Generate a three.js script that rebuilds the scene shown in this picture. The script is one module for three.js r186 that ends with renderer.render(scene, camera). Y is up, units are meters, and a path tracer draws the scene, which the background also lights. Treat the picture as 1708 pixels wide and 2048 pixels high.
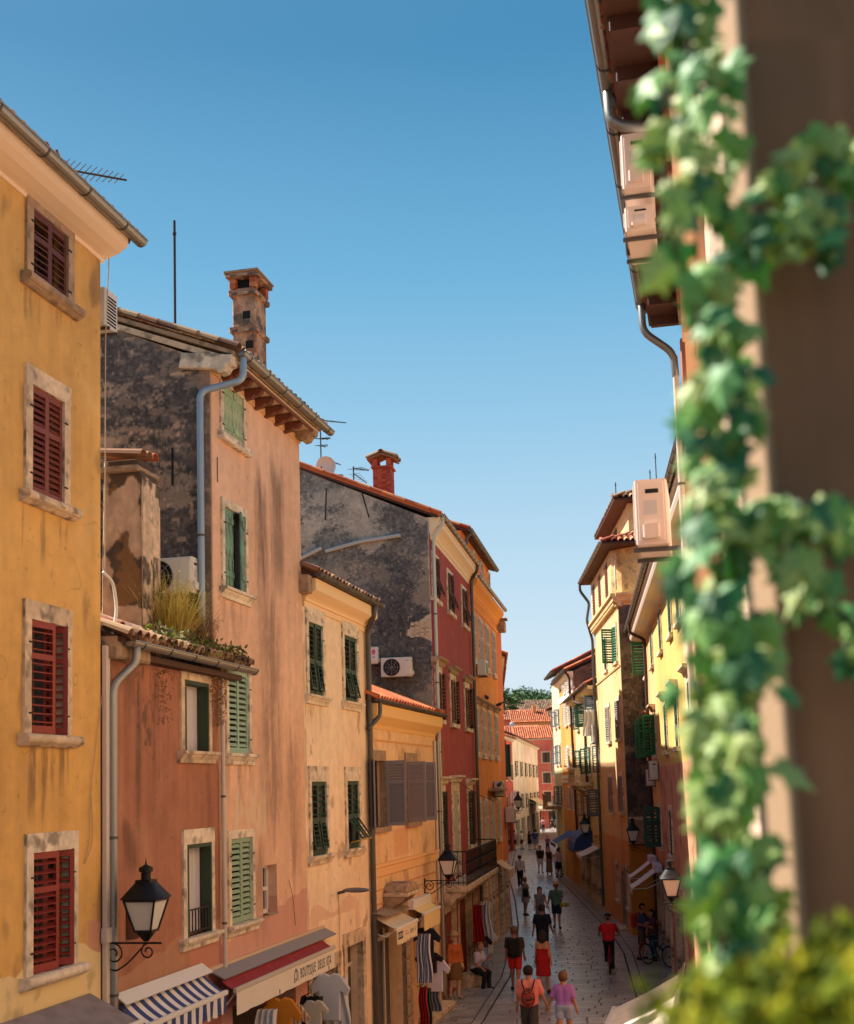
import * as THREE from 'three';
import { mergeGeometries } from 'three/addons/utils/BufferGeometryUtils.js';

// ------------------------------------------------------------------ camera, sky, sun, exposure
const scene = new THREE.Scene();
const camera = new THREE.PerspectiveCamera(2 * Math.atan(1024 / 2490) * 180 / Math.PI, 854 / 1024, 0.05, 900);
camera.position.set(0, 5.75, 0);
camera.rotation.order = 'YXZ';
camera.rotation.set(6.0 * Math.PI / 180, 0, -0.028);
camera.setViewOffset(854, 1024, 0, -144.5, 854, 1024);   // lens shifted as in the photograph
camera.focus = 24; camera.userData.fStop = 2.2;
scene.add(camera);

const renderer = new THREE.WebGLRenderer();
renderer.toneMapping = THREE.LinearToneMapping;
renderer.toneMappingExposure = 2.05;
renderer.shadowMap.enabled = true;

const sunDir = new THREE.Vector3(-0.935, 0, -0.355).normalize().multiplyScalar(Math.cos(0.83)); sunDir.y = Math.sin(0.83);
const sun = new THREE.DirectionalLight(new THREE.Color(1.0, 0.945, 0.86), 5);
sun.position.set(2 + sunDir.x * 120, sunDir.y * 120, -45 + sunDir.z * 120);
sun.target.position.set(2, 0, -45); scene.add(sun, sun.target);
sun.castShadow = true; sun.shadow.mapSize.set(4096, 4096);
Object.assign(sun.shadow.camera, { left: -110, right: 110, top: 110, bottom: -110, near: 1, far: 400 });

{ // clear summer sky: deep blue overhead, pale towards the horizon, brighter round the sun
  const w = 512, h = 256, data = new Float32Array(w * h * 4), E = 1 / renderer.toneMappingExposure;
  const stops = [[-90, .30, .27, .23], [-2, .40, .40, .38], [0, .72, .80, .86], [5, .66, .80, .90], [10, .50, .71, .87], [16, .31, .58, .80], [23, .145, .43, .69], [32, .045, .25, .48], [50, .035, .19, .41], [90, .03, .16, .36]];
  for (let j = 0; j < h; j++) for (let i = 0; i < w; i++) {
    const el = ((j + .5) / h - .5) * Math.PI, az = ((i + .5) / w - .5) * 2 * Math.PI;   // row 0 is the nadir
    const x = Math.cos(el) * Math.cos(az), z = Math.cos(el) * Math.sin(az), y = Math.sin(el), e = el * 180 / Math.PI;
    let k = 1; while (k < stops.length - 1 && stops[k][0] < e) k++;
    const a = stops[k - 1], b = stops[k], t = Math.min(1, Math.max(0, (e - a[0]) / (b[0] - a[0])));
    const g = Math.acos(Math.min(1, x * sunDir.x + y * sunDir.y + z * sunDir.z)) * 180 / Math.PI;
    const glow = e > -2 ? .30 * Math.exp(-g / 26) + .9 * Math.exp(-g / 8) : 0;
    for (let c = 0; c < 3; c++) data[(j * w + i) * 4 + c] = E * ((a[c + 1] + (b[c + 1] - a[c + 1]) * t) + glow * [.9, .95, 1][c]);
    data[(j * w + i) * 4 + 3] = 1;
  }
  const t = new THREE.DataTexture(data, w, h, THREE.RGBAFormat, THREE.FloatType);
  t.mapping = THREE.EquirectangularReflectionMapping; t.magFilter = THREE.LinearFilter; t.needsUpdate = true;
  scene.background = t; scene.environment = t;
}
// measured plan of the street, in metres: house corners, turns, openings
const D = {"yellow": {"p": [-5.551, -8.837], "r": 1.347, "w": 6.72, "win": {"w1": [5.046, 5.865, 11.698, 12.552], "w2": [5.048, 5.782, 9.176, 10.452], "w3": [5.049, 5.832, 6.462, 7.755], "w4": [5.112, 5.983, 3.832, 5.165]}, "pt": {"gut0": [3.76, 12.728], "gut1": [6.687, 12.87], "aw0": [5.763, 3.244], "aw1": [6.486, 3.432], "patch1": [4.531, 3.969], "patch2": [4.917, 3.897], "patch3": [6.101, 4.065], "patch4": [6.71, 3.84], "mark": [5.634, 5.982], "cordtop": [6.784, 12.743]}}, "brown": {"p": [-4.054, -15.429], "r": 1.347, "w": 3.74, "win": {"b1": [2.416, 3.303, 6.365, 7.539], "b2": [2.457, 3.353, 3.736, 5.047], "b3": [0.625, 1.006, 3.913, 4.31]}, "pt": {"gut0": [0.124, 7.634], "gut1": [4.462, 7.756], "pipe": [0.084, 6.321], "lamparm": [-0.052, 3.989], "lamp": [-0.282, 4.28], "aw0": [0.47, 3.219], "aw1": [3.231, 3.149]}, "side": {"a": [0.044, 7.88], "b": [0.415, 7.608]}}, "pink": {"p": [-3.26, -18.92], "r": 1.347, "w": 4.26, "win": {"p1": [0.42, 1.338, 11.437, 12.29], "p2": [0.421, 1.351, 8.962, 10.278], "p3": [0.513, 1.416, 6.362, 7.698], "p4": [0.539, 1.476, 3.723, 5.051], "p5": [1.995, 2.671, 3.716, 4.525]}, "pt": {"gut0": [0.027, 12.536], "gut1": [4.651, 12.66], "eaveL": [-0.033, 12.294], "eaveR": [4.234, 12.32], "bouT0": [-0.351, 3.099], "bouT1": [5.148, 3.107], "st1": [2.182, 12.525], "st2": [3.045, 11.862], "st3": [2.545, 9.238], "shopL": [0.505, 2.612], "shopR": [4.963, 2.595]}, "side": {"roofA": [-1.675, 13.447], "roofB": [0.407, 12.625], "stubTL": [-1.791, 10.978], "stubTR": [-1.036, 11.114], "stubB": [-0.965, 8.449], "chimBL": [0.425, 12.704], "chimTL": [0.354, 13.767], "white0": [-0.475, 12.517], "white1": [0.322, 12.513], "ac": [-0.669, 9.058], "pole": [-0.674, 13.151]}}, "cream": {"p": [-2.316, -23.074], "r": 1.347, "w": 4.35, "win": {"c1": [0.281, 1.179, 7.547, 8.954], "c2": [2.628, 3.559, 7.563, 8.968], "c3": [0.291, 1.241, 4.538, 5.929], "c4": [2.626, 3.507, 4.548, 5.937], "shop": [2.386, 3.649, 1.011, 2.792]}, "pt": {"gut0": [-0.031, 9.773], "gut1": [4.213, 9.737], "cor0": [0.099, 9.176], "cor1": [3.752, 9.288], "lamp": [1.895, 3.727]}}, "small": {"p": [-1.353, -27.316], "r": 1.347, "w": 6.8, "win": {"s1": [0.016, 1.284, 4.897, 6.392], "s2": [3.575, 5.891, 4.835, 6.454]}, "pt": {"gut0": [-0.136, 7.7], "gut1": [7.03, 7.723], "cor0": [0.02, 7.126], "cor1": [6.514, 7.207], "band0": [0.162, 4.047], "band1": [6.289, 4.051], "hood0": [0.275, 3.712], "hood1": [2.998, 3.732], "aw0": [0.191, 2.971], "aw1": [1.711, 3.034], "awf0": [-2.399, 3.039], "awf1": [-0.626, 3.001], "yaw0": [3.173, 2.974], "yaw1": [5.159, 2.946], "lamp": [5.311, 3.563], "lamparm": [5.035, 3.376], "step": [4.001, 0.163]}}, "red": {"p": [0.169, -33.944], "r": 1.409, "w": 8.4, "win": {"r1": [0.012, 1.299, 11.013, 12.201], "r2": [2.994, 4.516, 10.987, 12.182], "r3": [6.238, 8.241, 10.998, 12.214], "r4": [0.149, 1.01, 7.927, 8.902], "r5": [2.946, 4.901, 7.602, 8.961], "r6": [6.155, 8.199, 7.649, 8.921], "r7": [0.259, 0.923, 4.107, 5.64], "r8": [2.67, 4.243, 3.151, 5.663], "r9": [6.163, 7.586, 4.073, 5.626]}, "pt": {"gut0": [0.025, 13.22], "gut1": [7.98, 13.099], "balc0": [0.418, 3.035], "balc1": [8.373, 3.042], "balL": [0.304, 3.053], "rail": [0.416, 3.908], "lamp2": [-0.462, 5.012]}, "side": {"roofA": [-3.665, 14.91], "roofB": [-0.112, 13.411], "chimB": [-1.302, 13.986], "chimT": [-1.276, 15.057], "ac1": [-1.838, 9.409], "ac2": [-1.074, 8.987], "pipe0": [-2.914, 12.406], "pipe1": [-0.795, 12.704], "ant1": [-3.142, 14.83], "ant2": [-2.151, 14.473]}}, "orange": {"p": [1.52, -42.235], "r": 1.409, "w": 10.15, "win": {"o1": [-0.247, 1.002, 10.094, 11.739], "o2": [1.952, 3.492, 10.085, 11.742], "o3": [3.903, 5.237, 9.99, 11.733], "o4": [6.205, 8.249, 9.979, 11.735], "o5": [-0.243, 1.28, 6.852, 8.498], "o6": [2.124, 3.665, 6.796, 8.495], "o7": [3.967, 5.638, 6.815, 8.49], "o8": [6.299, 8.144, 6.744, 8.462], "o9": [0.033, 0.995, 3.715, 5.272], "o10": [2.025, 3.235, 3.749, 5.277], "o11": [4.199, 5.445, 3.756, 5.228], "o12": [6.395, 7.669, 3.638, 5.177]}, "pt": {"gut0": [-0.027, 13.027], "gut1": [8.757, 12.887], "att0": [2.887, 14.358], "attg0": [-1.418, 14.461], "attg1": [8.008, 14.339], "ac1": [1.561, 9.875], "ac2": [5.881, 5.617], "ac3": [10.495, 4.506]}}, "orangeatt": {"p": [1.283, -41.716], "r": 1.409, "w": 9.7, "win": {"at1": [3.351, 4.438, 13.71, 14.518], "at2": [5.643, 6.493, 13.786, 14.487], "at3": [7.967, 8.901, 13.719, 14.453]}, "pt": {}}, "tower": {"p": [7.764, -57.116], "r": -1.606, "w": 9.454, "win": {"t1": [6.702, 9.25, 10.449, 11.846], "t2": [3.713, 5.081, 10.462, 11.877], "t3": [7.142, 9.154, 7.438, 8.923], "t4": [3.909, 5.447, 7.464, 8.888], "t5": [6.889, 9.23, 4.615, 5.98], "t6": [3.304, 5.43, 4.5, 5.968], "door": [6.316, 8.364, 0.037, 2.244], "g1": [4.587, 5.887, 0.995, 2.415], "g2": [8.529, 9.643, 0.996, 2.464]}, "pt": {"corn0": [3.838, 12.4], "corn1": [12.617, 12.371], "eave0": [7.888, 14.229], "eave1": [16.673, 13.613], "roof1": [8.047, 16.029], "band0": [4.136, 10.267], "band1": [10.57, 10.189], "lamp": [11.126, 3.447]}}, "r4": {"p": [8.126, -69.429], "r": -1.6, "w": 12.318, "win": {"a1": [1.825, 3.01, 8.576, 9.759], "a2": [5.35, 8.446, 8.55, 9.703], "a3": [10.065, 12.733, 8.528, 10.076], "m1": [1.854, 3.179, 6.317, 7.507], "m2": [5.212, 6.279, 6.535, 7.492], "m3": [7.338, 8.581, 6.551, 7.499], "m4": [11.333, 12.635, 6.213, 7.463], "l1": [1.553, 3.317, 4.023, 5.198], "l2": [5.548, 6.858, 4.135, 5.269], "l3": [9.812, 12.904, 4.184, 5.455]}, "pt": {"gut0": [3.474, 10.23], "gut1": [14.912, 10.021], "bal0": [13.593, 6.373], "bal1": [19.417, 6.293], "balb": [13.258, 5.618]}}, "r5": {"p": [8.356, -79.229], "r": -1.594, "w": 9.803, "win": {"a1": [4.082, 5.787, 9.23, 10.423], "a2": [6.519, 8.117, 9.23, 10.469], "a3": [9.243, 10.287, 9.217, 10.415], "m1": [4.648, 5.993, 6.719, 7.858], "m2": [7.31, 9.771, 6.669, 7.842], "l1": [4.241, 5.928, 4.329, 5.509], "l2": [6.916, 9.989, 4.3, 5.652]}, "pt": {"gut0": [4.167, 12.171], "gut1": [12.928, 11.832], "b0": [3.248, 11.196], "b1": [9.948, 11.092], "ledge": [5.446, 6.067]}}, "r6": {"p": [8.502, -85.47], "r": -1.594, "w": 6.242, "win": {"a1": [2.499, 4.975, 9.431, 10.55], "a2": [6.234, 7.755, 9.435, 10.51], "m1": [3.031, 5.074, 8.105, 8.905]}, "pt": {"gut": [6.714, 12.942], "eave2": [3.723, 11.47]}}, "r2": {"p": [8.3, -47.5], "r": -1.692, "w": 22.0, "win": {"u1": [-0.466, 6.485, 10.036, 11.716], "u2": [9.283, 11.708, 9.584, 11.17], "u3": [13.643, 15.895, 9.659, 11.066], "u4": [16.531, 18.153, 9.61, 10.9], "l1": [-3.206, 5.021, 6.764, 8.126], "l2": [10.028, 11.945, 6.611, 7.977]}, "pt": {"gut0": [3.527, 11.523], "gut1": [16.236, 11.353], "u": [4.429, 10.289], "low": [12.894, 6.593]}}, "r1": {"p": [4.172, -17.819], "r": -1.794, "w": 16.0, "win": {}, "pt": {"gut0": [0.069, 12.738], "gut1": [7.281, 12.998], "ac1t": [6.914, 11.962], "ac1b": [8.182, 10.463], "ac2t": [11.356, 7.394], "ac2b": [11.853, 6.922], "sur0": [12.198, 9.555], "sur1": [9.391, 10.243], "end": [9.625, 8.403]}}};
// ------------------------------------------------------------------ helpers
const rng = (seed) => () => { seed = (seed + 0x6D2B79F5) | 0; let t = Math.imul(seed ^ (seed >>> 15), 1 | seed); t = (t + Math.imul(t ^ (t >>> 7), 61 | t)) ^ t; return ((t ^ (t >>> 14)) >>> 0) / 4294967296; };
const V = (x, y, z) => new THREE.Vector3(x, y, z), PI = Math.PI, lerp = (a, b, t) => a + (b - a) * t, clamp = (x, a = 0, b = 1) => Math.min(b, Math.max(a, x));
const smooth = (a, b, x) => { const t = clamp((x - a) / (b - a)); return t * t * (3 - 2 * t); };
const taken = {};
function numbered(n) { const k = taken[n] = (taken[n] ?? -1) + 1; return k ? n + '_' + String(k).padStart(3, '0') : n; }
function tag(o, label, category, group) { o.userData.label = label; o.userData.category = category; if (group) o.userData.group = group; return o; }
function thing(name, label, category, x = 0, y = 0, z = 0, turn = 0, group) {
  const g = new THREE.Group(); g.name = numbered(name); g.position.set(x, y, z); g.rotation.y = turn; scene.add(g); return tag(g, label, category, group);
}
function part(name, geo, mat, parent, x = 0, y = 0, z = 0, label) {
  const m = new THREE.Mesh(geo, mat); m.name = name; m.castShadow = m.receiveShadow = true; m.position.set(x, y, z); (parent ?? scene).add(m);
  if (parent === undefined || parent === scene) m.name = numbered(name);
  if (label) m.userData.label = label; return m;
}
function structure(name, geo, mat) { const m = part(name, geo, mat); m.userData.kind = 'structure'; return m; }
// noise
const NT = (() => { const r = rng(77), a = new Float32Array(65536); for (let i = 0; i < 65536; i++) a[i] = r(); return a; })();
function vn(x, y) { const xi = Math.floor(x), yi = Math.floor(y), fx = x - xi, fy = y - yi, u = fx * fx * (3 - 2 * fx), v = fy * fy * (3 - 2 * fy), h = (i, j) => NT[((i * 73 + j * 19349) ^ (i * 9277 + j * 89)) & 65535];
  const a = h(xi, yi), b = h(xi + 1, yi), c = h(xi, yi + 1), d = h(xi + 1, yi + 1); return a + (b - a) * u + (c - a) * v + (a - b - c + d) * u * v; }
const fbm = (x, y, o = 4) => { let s = 0, a = .5; for (let i = 0; i < o; i++) { s += a * vn(x, y); const q = x * 1.62 - y * 1.22 + 17.1; y = x * 1.22 + y * 1.62 + 9.7; x = q; a *= .5; } return s / (1 - Math.pow(.5, o)); };
// geometry
const strip = (g) => { const q = g.index ? g.toNonIndexed() : g; for (const k of Object.keys(q.attributes)) if (!['position', 'normal', 'uv'].includes(k)) q.deleteAttribute(k); return q; };
const merge = (list) => mergeGeometries(list.map(strip));
function bx(x0, x1, y0, y1, z0, z1) { const g = new THREE.BoxGeometry(x1 - x0, y1 - y0, z1 - z0); g.translate((x0 + x1) / 2, (y0 + y1) / 2, (z0 + z1) / 2); return metre(g); }
function metre(g) { // uv in metres, by the way each face points
  const q = g.index ? g.toNonIndexed() : g, p = q.attributes.position; q.computeVertexNormals; const n = q.attributes.normal, uv = new Float32Array(p.count * 2);
  for (let i = 0; i < p.count; i++) { const ax = Math.abs(n.getX(i)), ay = Math.abs(n.getY(i)), az = Math.abs(n.getZ(i));
    if (az >= ax && az >= ay) { uv[2 * i] = p.getX(i); uv[2 * i + 1] = p.getY(i); } else if (ax >= ay) { uv[2 * i] = p.getZ(i); uv[2 * i + 1] = p.getY(i); } else { uv[2 * i] = p.getX(i); uv[2 * i + 1] = p.getZ(i); } }
  q.setAttribute('uv', new THREE.BufferAttribute(uv, 2)); return q;
}
function cbox(w, h, d, c = .012) { // chamfered box centred at 0 (a bevelled extrusion)
  const s = new THREE.Shape([[-w / 2 + c, -h / 2 + c], [w / 2 - c, -h / 2 + c], [w / 2 - c, h / 2 - c], [-w / 2 + c, h / 2 - c]].map((p) => new THREE.Vector2(...p)));
  const g = new THREE.ExtrudeGeometry(s, { depth: d - 2 * c, bevelEnabled: true, bevelThickness: c, bevelSize: c, bevelSegments: 1, steps: 1 }); g.translate(0, 0, -d / 2 + c); return metre(g);
}
const cb = (x0, x1, y0, y1, z0, z1, c) => cbox(x1 - x0, y1 - y0, z1 - z0, c).translate((x0 + x1) / 2, (y0 + y1) / 2, (z0 + z1) / 2);
function prism(points, z0, z1, holes = [], bevel = 0) { // outline in x,y pulled along z
  const s = new THREE.Shape(points.map((p) => new THREE.Vector2(p[0], p[1]))); for (const h of holes) s.holes.push(new THREE.Path(h.map((p) => new THREE.Vector2(p[0], p[1]))));
  const g = new THREE.ExtrudeGeometry(s, { depth: z1 - z0 - 2 * bevel, bevelEnabled: bevel > 0, bevelSize: bevel, bevelThickness: bevel, bevelSegments: 1, bevelOffset: -bevel, curveSegments: 12 }); g.translate(0, 0, z0 + bevel); return metre(g);
}
// profile in z (out), y pulled along x from x0 to x1
function moulding(profile, x0, x1) { const g = prism(profile.map(([z, y]) => [-z, y]), x0, x1); g.rotateY(PI / 2); return metre(g); }
function polyCurve(pts, r) { const c = new THREE.CurvePath(); let a = pts[0];
  for (let i = 1; i < pts.length; i++) { const b = pts[i]; if (i < pts.length - 1) { const d1 = b.clone().sub(a), d2 = pts[i + 1].clone().sub(b), k = Math.min(r, d1.length() * .45, d2.length() * .45), p = b.clone().addScaledVector(d1.normalize(), -k), q = b.clone().addScaledVector(d2.normalize(), k);
      c.add(new THREE.LineCurve3(a, p)); c.add(new THREE.QuadraticBezierCurve3(p, b.clone(), q)); a = q; } else c.add(new THREE.LineCurve3(a, b)); } return c; }
function tube(pts, r, seg = 8, bend = .12, n) { const P = pts.map((p) => p.isVector3 ? p : V(...p));
  // short straight runs and bends swept as one ring strip
  const out = []; const add = (p) => { if (!out.length || out[out.length - 1].distanceTo(p) > 1e-4) out.push(p); };
  for (let i = 0; i < P.length; i++) { if (i === 0 || i === P.length - 1 || bend <= 0) { add(P[i].clone()); continue; }
    const d1 = P[i].clone().sub(P[i - 1]), d2 = P[i + 1].clone().sub(P[i]), k = Math.min(bend, d1.length() * .45, d2.length() * .45), p = P[i].clone().addScaledVector(d1.normalize(), -k), q = P[i].clone().addScaledVector(d2.normalize(), k), m = n ?? 4;
    for (let t = 0; t <= m; t++) { const s = t / m; add(p.clone().multiplyScalar((1 - s) * (1 - s)).addScaledVector(P[i], 2 * s * (1 - s)).addScaledVector(q, s * s)); } }
  return sweep(out, (t) => r, seg); }
function sweep(out, rad, seg = 8) {
  const pos = [], idx = []; let N = null; const L = out.length;
  for (let i = 0; i < L; i++) { const T = out[Math.min(L - 1, i + 1)].clone().sub(out[Math.max(0, i - 1)]).normalize();
    if (!N) { N = Math.abs(T.y) < .9 ? V(0, 1, 0) : V(1, 0, 0); } N = N.clone().addScaledVector(T, -N.dot(T)).normalize(); const B = T.clone().cross(N), r = rad(i / (L - 1));
    for (let k = 0; k < seg; k++) { const a = k / seg * 2 * PI; const p = out[i].clone().addScaledVector(N, Math.cos(a) * r).addScaledVector(B, Math.sin(a) * r); pos.push(p.x, p.y, p.z); } }
  for (let i = 0; i < L - 1; i++) for (let k = 0; k < seg; k++) { const a = i * seg + k, b = i * seg + (k + 1) % seg; idx.push(a, b, a + seg, b, b + seg, a + seg); }
  const s = pos.length / 3; pos.push(out[0].x, out[0].y, out[0].z, out[L - 1].x, out[L - 1].y, out[L - 1].z);
  for (let k = 0; k < seg; k++) { idx.push(s, (k + 1) % seg, k); idx.push(s + 1, (L - 1) * seg + k, (L - 1) * seg + (k + 1) % seg); }
  const g = new THREE.BufferGeometry(); g.setAttribute('position', new THREE.Float32BufferAttribute(pos, 3)); g.setIndex(idx); g.computeVertexNormals();
  g.setAttribute('uv', new THREE.Float32BufferAttribute(new Float32Array(pos.length / 3 * 2), 2)); return g;
}
function quadSheet(a, b, c, d, nu = 1, nv = 1, f) { // a-b along u, a-d along v; f(u,v) adds an offset
  const pos = [], uv = [], idx = [], lu = b.distanceTo(a), lv = d.distanceTo(a);
  for (let j = 0; j <= nv; j++) for (let i = 0; i <= nu; i++) { const u = i / nu, v = j / nv, p = a.clone().lerp(b, u).lerp(d.clone().lerp(c, u), v); if (f) p.add(f(u, v)); pos.push(p.x, p.y, p.z); uv.push(u * lu, v * lv); }
  for (let j = 0; j < nv; j++) for (let i = 0; i < nu; i++) { const k = j * (nu + 1) + i; idx.push(k, k + 1, k + nu + 2, k, k + nu + 2, k + nu + 1); }
  const g = new THREE.BufferGeometry(); g.setAttribute('position', new THREE.Float32BufferAttribute(pos, 3)); g.setAttribute('uv', new THREE.Float32BufferAttribute(uv, 2)); g.setIndex(idx); g.computeVertexNormals(); return g;
}
function thick(a, b, c, d, t) { // a slab: quad a b c d and the same quad moved t along its normal
  const n = b.clone().sub(a).cross(d.clone().sub(a)).normalize().multiplyScalar(t), q = [a, b, c, d].map((p) => p.clone().add(n));
  return merge([quadSheet(a, b, c, d), quadSheet(q[1], q[0], q[3], q[2]), quadSheet(b, a, q[0], q[1]), quadSheet(c, b, q[1], q[2]), quadSheet(d, c, q[2], q[3]), quadSheet(a, d, q[3], q[0])]);
}
// ------------------------------------------------------------------ textures and materials
function dataTex(w, h, fn, srgb = true) { const d = new Uint8Array(w * h * 4); for (let j = 0; j < h; j++) for (let i = 0; i < w; i++) { const c = fn(i, j), o = (j * w + i) * 4; d[o] = clamp(c[0], 0, 255); d[o + 1] = clamp(c[1], 0, 255); d[o + 2] = clamp(c[2], 0, 255); d[o + 3] = 255; }
  const t = new THREE.DataTexture(d, w, h); t.wrapS = t.wrapT = THREE.RepeatWrapping; t.magFilter = t.minFilter = THREE.LinearFilter; if (srgb) t.colorSpace = THREE.SRGBColorSpace; t.needsUpdate = true; return t; }
// colour of a wall of W x H metres, fn(x, y) in metres gives sRGB
function wallTex(W, H, ppm, fn, x0 = 0, y0 = 0) { const w = Math.round(W * ppm), h = Math.round(H * ppm), t = dataTex(w, h, (i, j) => fn(x0 + (i + .5) / ppm, y0 + (j + .5) / ppm)); t.repeat.set(1 / W, 1 / H); t.offset.set(-x0 / W, -y0 / H); return t; }
const plasterBump = (() => { const t = dataTex(512, 512, (i, j) => { const x = i / 512, y = j / 512, f = (s, o) => { const a = fbm(x * s + o, y * s, 4), b = fbm((x - 1) * s + o, y * s, 4), c = fbm(x * s + o, (y - 1) * s, 4), d = fbm((x - 1) * s + o, (y - 1) * s, 4); return lerp(lerp(a, b, x), lerp(c, d, x), y); }; const v = 255 * (f(10, 3) * .6 + f(50, 40) * .4); return [v, v, v]; }, false); t.repeat.set(1 / 2.6, 1 / 2.6); return t; })();
const mcache = new Map();
function col(r, g, b) { return new THREE.Color().setRGB(r / 255, g / 255, b / 255, THREE.SRGBColorSpace); }
function mat(c, rough = .8, o = {}) { const k = c.join() + rough + JSON.stringify(o); if (!mcache.has(k)) mcache.set(k, new THREE.MeshPhysicalMaterial({ color: col(...c), roughness: rough, ...o })); return mcache.get(k); }
function wallMat(tex, o = {}) { return new THREE.MeshStandardMaterial({ map: tex, roughness: .9, bumpMap: plasterBump, bumpScale: .012, ...o }); }
// plaster colour: patches, fine grain, brush streaks; stains given by the house
function plaster(c, { mott = .10, grain = .05, streak = .06, dirt = [70, 52, 40], stain, seed = 0 } = {}) {
  return (x, y) => {
    const a = fbm(x * .55 + seed, y * .5, 4) - .5, b = fbm(x * 7 + seed, y * 7, 3) - .5, s = fbm(x * 6 + seed, y * .35 + seed, 3) - .5, p = fbm(x * 1.7 + seed + 40, y * 1.5, 4);
    let k = 1 + mott * 2 * a + grain * 2 * b + streak * 2 * s; const sp = vn(x * 13 + seed, y * 13), ck = Math.abs(fbm(x * .9 + seed * 3, y * .7 + 5, 3) - .5); if (sp > .93) k -= .22 * (sp - .93) / .07; if (ck < .0022 && vn(x * .6 + seed, y * .6) > .72) k -= .12; let r = c[0] * k, g = c[1] * (k + a * .05), bl = c[2] * (k + a * .1);
    if (p > .62) { const t = (p - .62) * 1.6; r = lerp(r, 245, t * .35); g = lerp(g, 215, t * .35); bl = lerp(bl, 175, t * .35); }
    const w = stain ? stain(x, y) : 0; let q = [r, g, bl];
    if (Array.isArray(w)) { const t = clamp(w[0]); q = [lerp(r, w[1], t), lerp(g, w[2], t), lerp(bl, w[3], t)]; if (w[4]) { const d = clamp(w[4]); q = [lerp(q[0], dirt[0], d), lerp(q[1], dirt[1], d), lerp(q[2], dirt[2], d)]; } }
    else if (w) { const t = clamp(w); q = [lerp(r, dirt[0], t), lerp(g, dirt[1], t), lerp(bl, dirt[2], t)]; }
    return q;
  };
}
// runs of dirt below a sill: x range, from y down len; broken up by streak noise
const drip = (x, y, x0, x1, y0, len, k = .5) => (x < x0 - .1 || x > x1 + .1 || y > y0 || y < y0 - len) ? 0 : k * smooth(.42, .75, vn(x * 16, y * .7 + x0) * .6 + fbm(x * 30, y * 5, 3) * .4) * smooth(-.12, .3, vn(x * 6, 7.7 + x0) - (y0 - y) / len);
// old lime render gone dark, with pale patches showing
function darkRender(c, pale, { ex = 1.2, ey = 3.2, cut = .56, dots = .35, seed = 0 } = {}) {
  return (x, y) => { const a = fbm(x * 1.0 + seed, y * 1.0, 4), b = fbm(x * ex + seed + 9, y * ey + seed, 4), f = fbm(x * 14 + seed, y * 14, 3), d = vn(x * 9 + seed, y * 9 + 5), d2 = vn(x * 23, y * 23 + seed);
    const b2 = fbm(x * ex * 2.6 + seed, y * ey * 2.2 + 31, 4), m = fbm(x * .5 + seed * 2, y * .5, 3); const hf = fbm(x * 24 + seed, y * 24, 3) - .5; let t = smooth(cut - .03, cut + .12, b + .22 * hf) * .6 + smooth(.52, .68, b2 + .25 * hf) * .42 * smooth(.35, .65, m) + (d > .88 ? dots * smooth(.88, .93, d) : 0) + (d2 > .9 ? .45 : 0); const k = .62 + .5 * a + .5 * (f - .5) + .45 * hf + .3 * (m - .5); t = clamp(t);
    return [lerp(c[0] * k, pale[0], t), lerp(c[1] * k, pale[1], t), lerp(c[2] * k, pale[2], t)]; };
}
const stoneTexOf = (c, seed) => { const t = dataTex(256, 256, (i, j) => { const x = i / 64, y = j / 64, w = x / 4, q = y / 4, f = (s) => lerp(fbm(x * s + seed, y * s), fbm((x - 4) * s + seed, y * s), w); const a = f(1.2), b = f(6), m = smooth(.55, .8, f(2.5)); const k = .72 + .38 * a + .3 * (b - .3); return [lerp(c[0] * k, 88, m * .55), lerp(c[1] * k, 76, m * .55), lerp(c[2] * k, 64, m * .55)]; }); t.repeat.set(.55, .55); return t; };
const stoneT = stoneTexOf([214, 186, 152], 3), stoneT2 = stoneTexOf([226, 206, 178], 11), stoneDarkT = stoneTexOf([168, 138, 108], 21);
const MS = { stone: wallMat(stoneT), stoneW: wallMat(stoneT2), stoneD: wallMat(stoneDarkT) };
const M = {
  zinc: mat([150, 146, 138], .42, { metalness: .75 }), zincD: mat([92, 88, 84], .5, { metalness: .6 }), zincB: mat([150, 168, 182], .45, { metalness: .4 }), pipeW: mat([205, 188, 170], .6), iron: mat([26, 25, 26], .55, { metalness: .4 }), brown: mat([74, 42, 30], .75), wood: mat([112, 62, 42], .8), white: mat([226, 220, 210], .7), cable: mat([190, 165, 130], .7), cableD: mat([52, 42, 36], .7),
  glass: new THREE.MeshPhysicalMaterial({ color: col(38, 42, 46), roughness: .08, metalness: 0, specularIntensity: 1 }), dark: mat([24, 20, 18], .9), cord: mat([230, 222, 210], .8), frost: mat([214, 208, 196], .55), curtain: mat([206, 196, 192], .95),
  tile: [[182, 96, 58], [196, 120, 78], [168, 84, 54], [206, 146, 102], [150, 82, 58]].map((c) => mat(c, .85)), tileOld: [[150, 104, 74], [172, 134, 98], [120, 84, 62], [190, 156, 118], [104, 78, 62]].map((c) => mat(c, .9)), tileOr: [[214, 112, 62], [226, 128, 74], [198, 98, 54], [220, 140, 90], [186, 92, 56]].map((c) => mat(c, .85)),
};
// ------------------------------------------------------------------ building kit
function house(key, name, label, cat = 'house') { const d = D[key], g = thing(name, label, cat, d.p[0], 0, d.p[1], d.r); g.userData.group = undefined; delete g.userData.group; return g; }
const rectHole = ([a, b, c, d]) => [[a, c], [a, d], [b, d], [b, c]];
function facade(g, x0, x1, H, holes, m, t = .35, y0 = 0, z = 0, name = 'wall') { return part(name, prism([[x0, y0], [x1, y0], [x1, H], [x0, H]], z - t, z, holes.map(rectHole)), m, g); }
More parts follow.
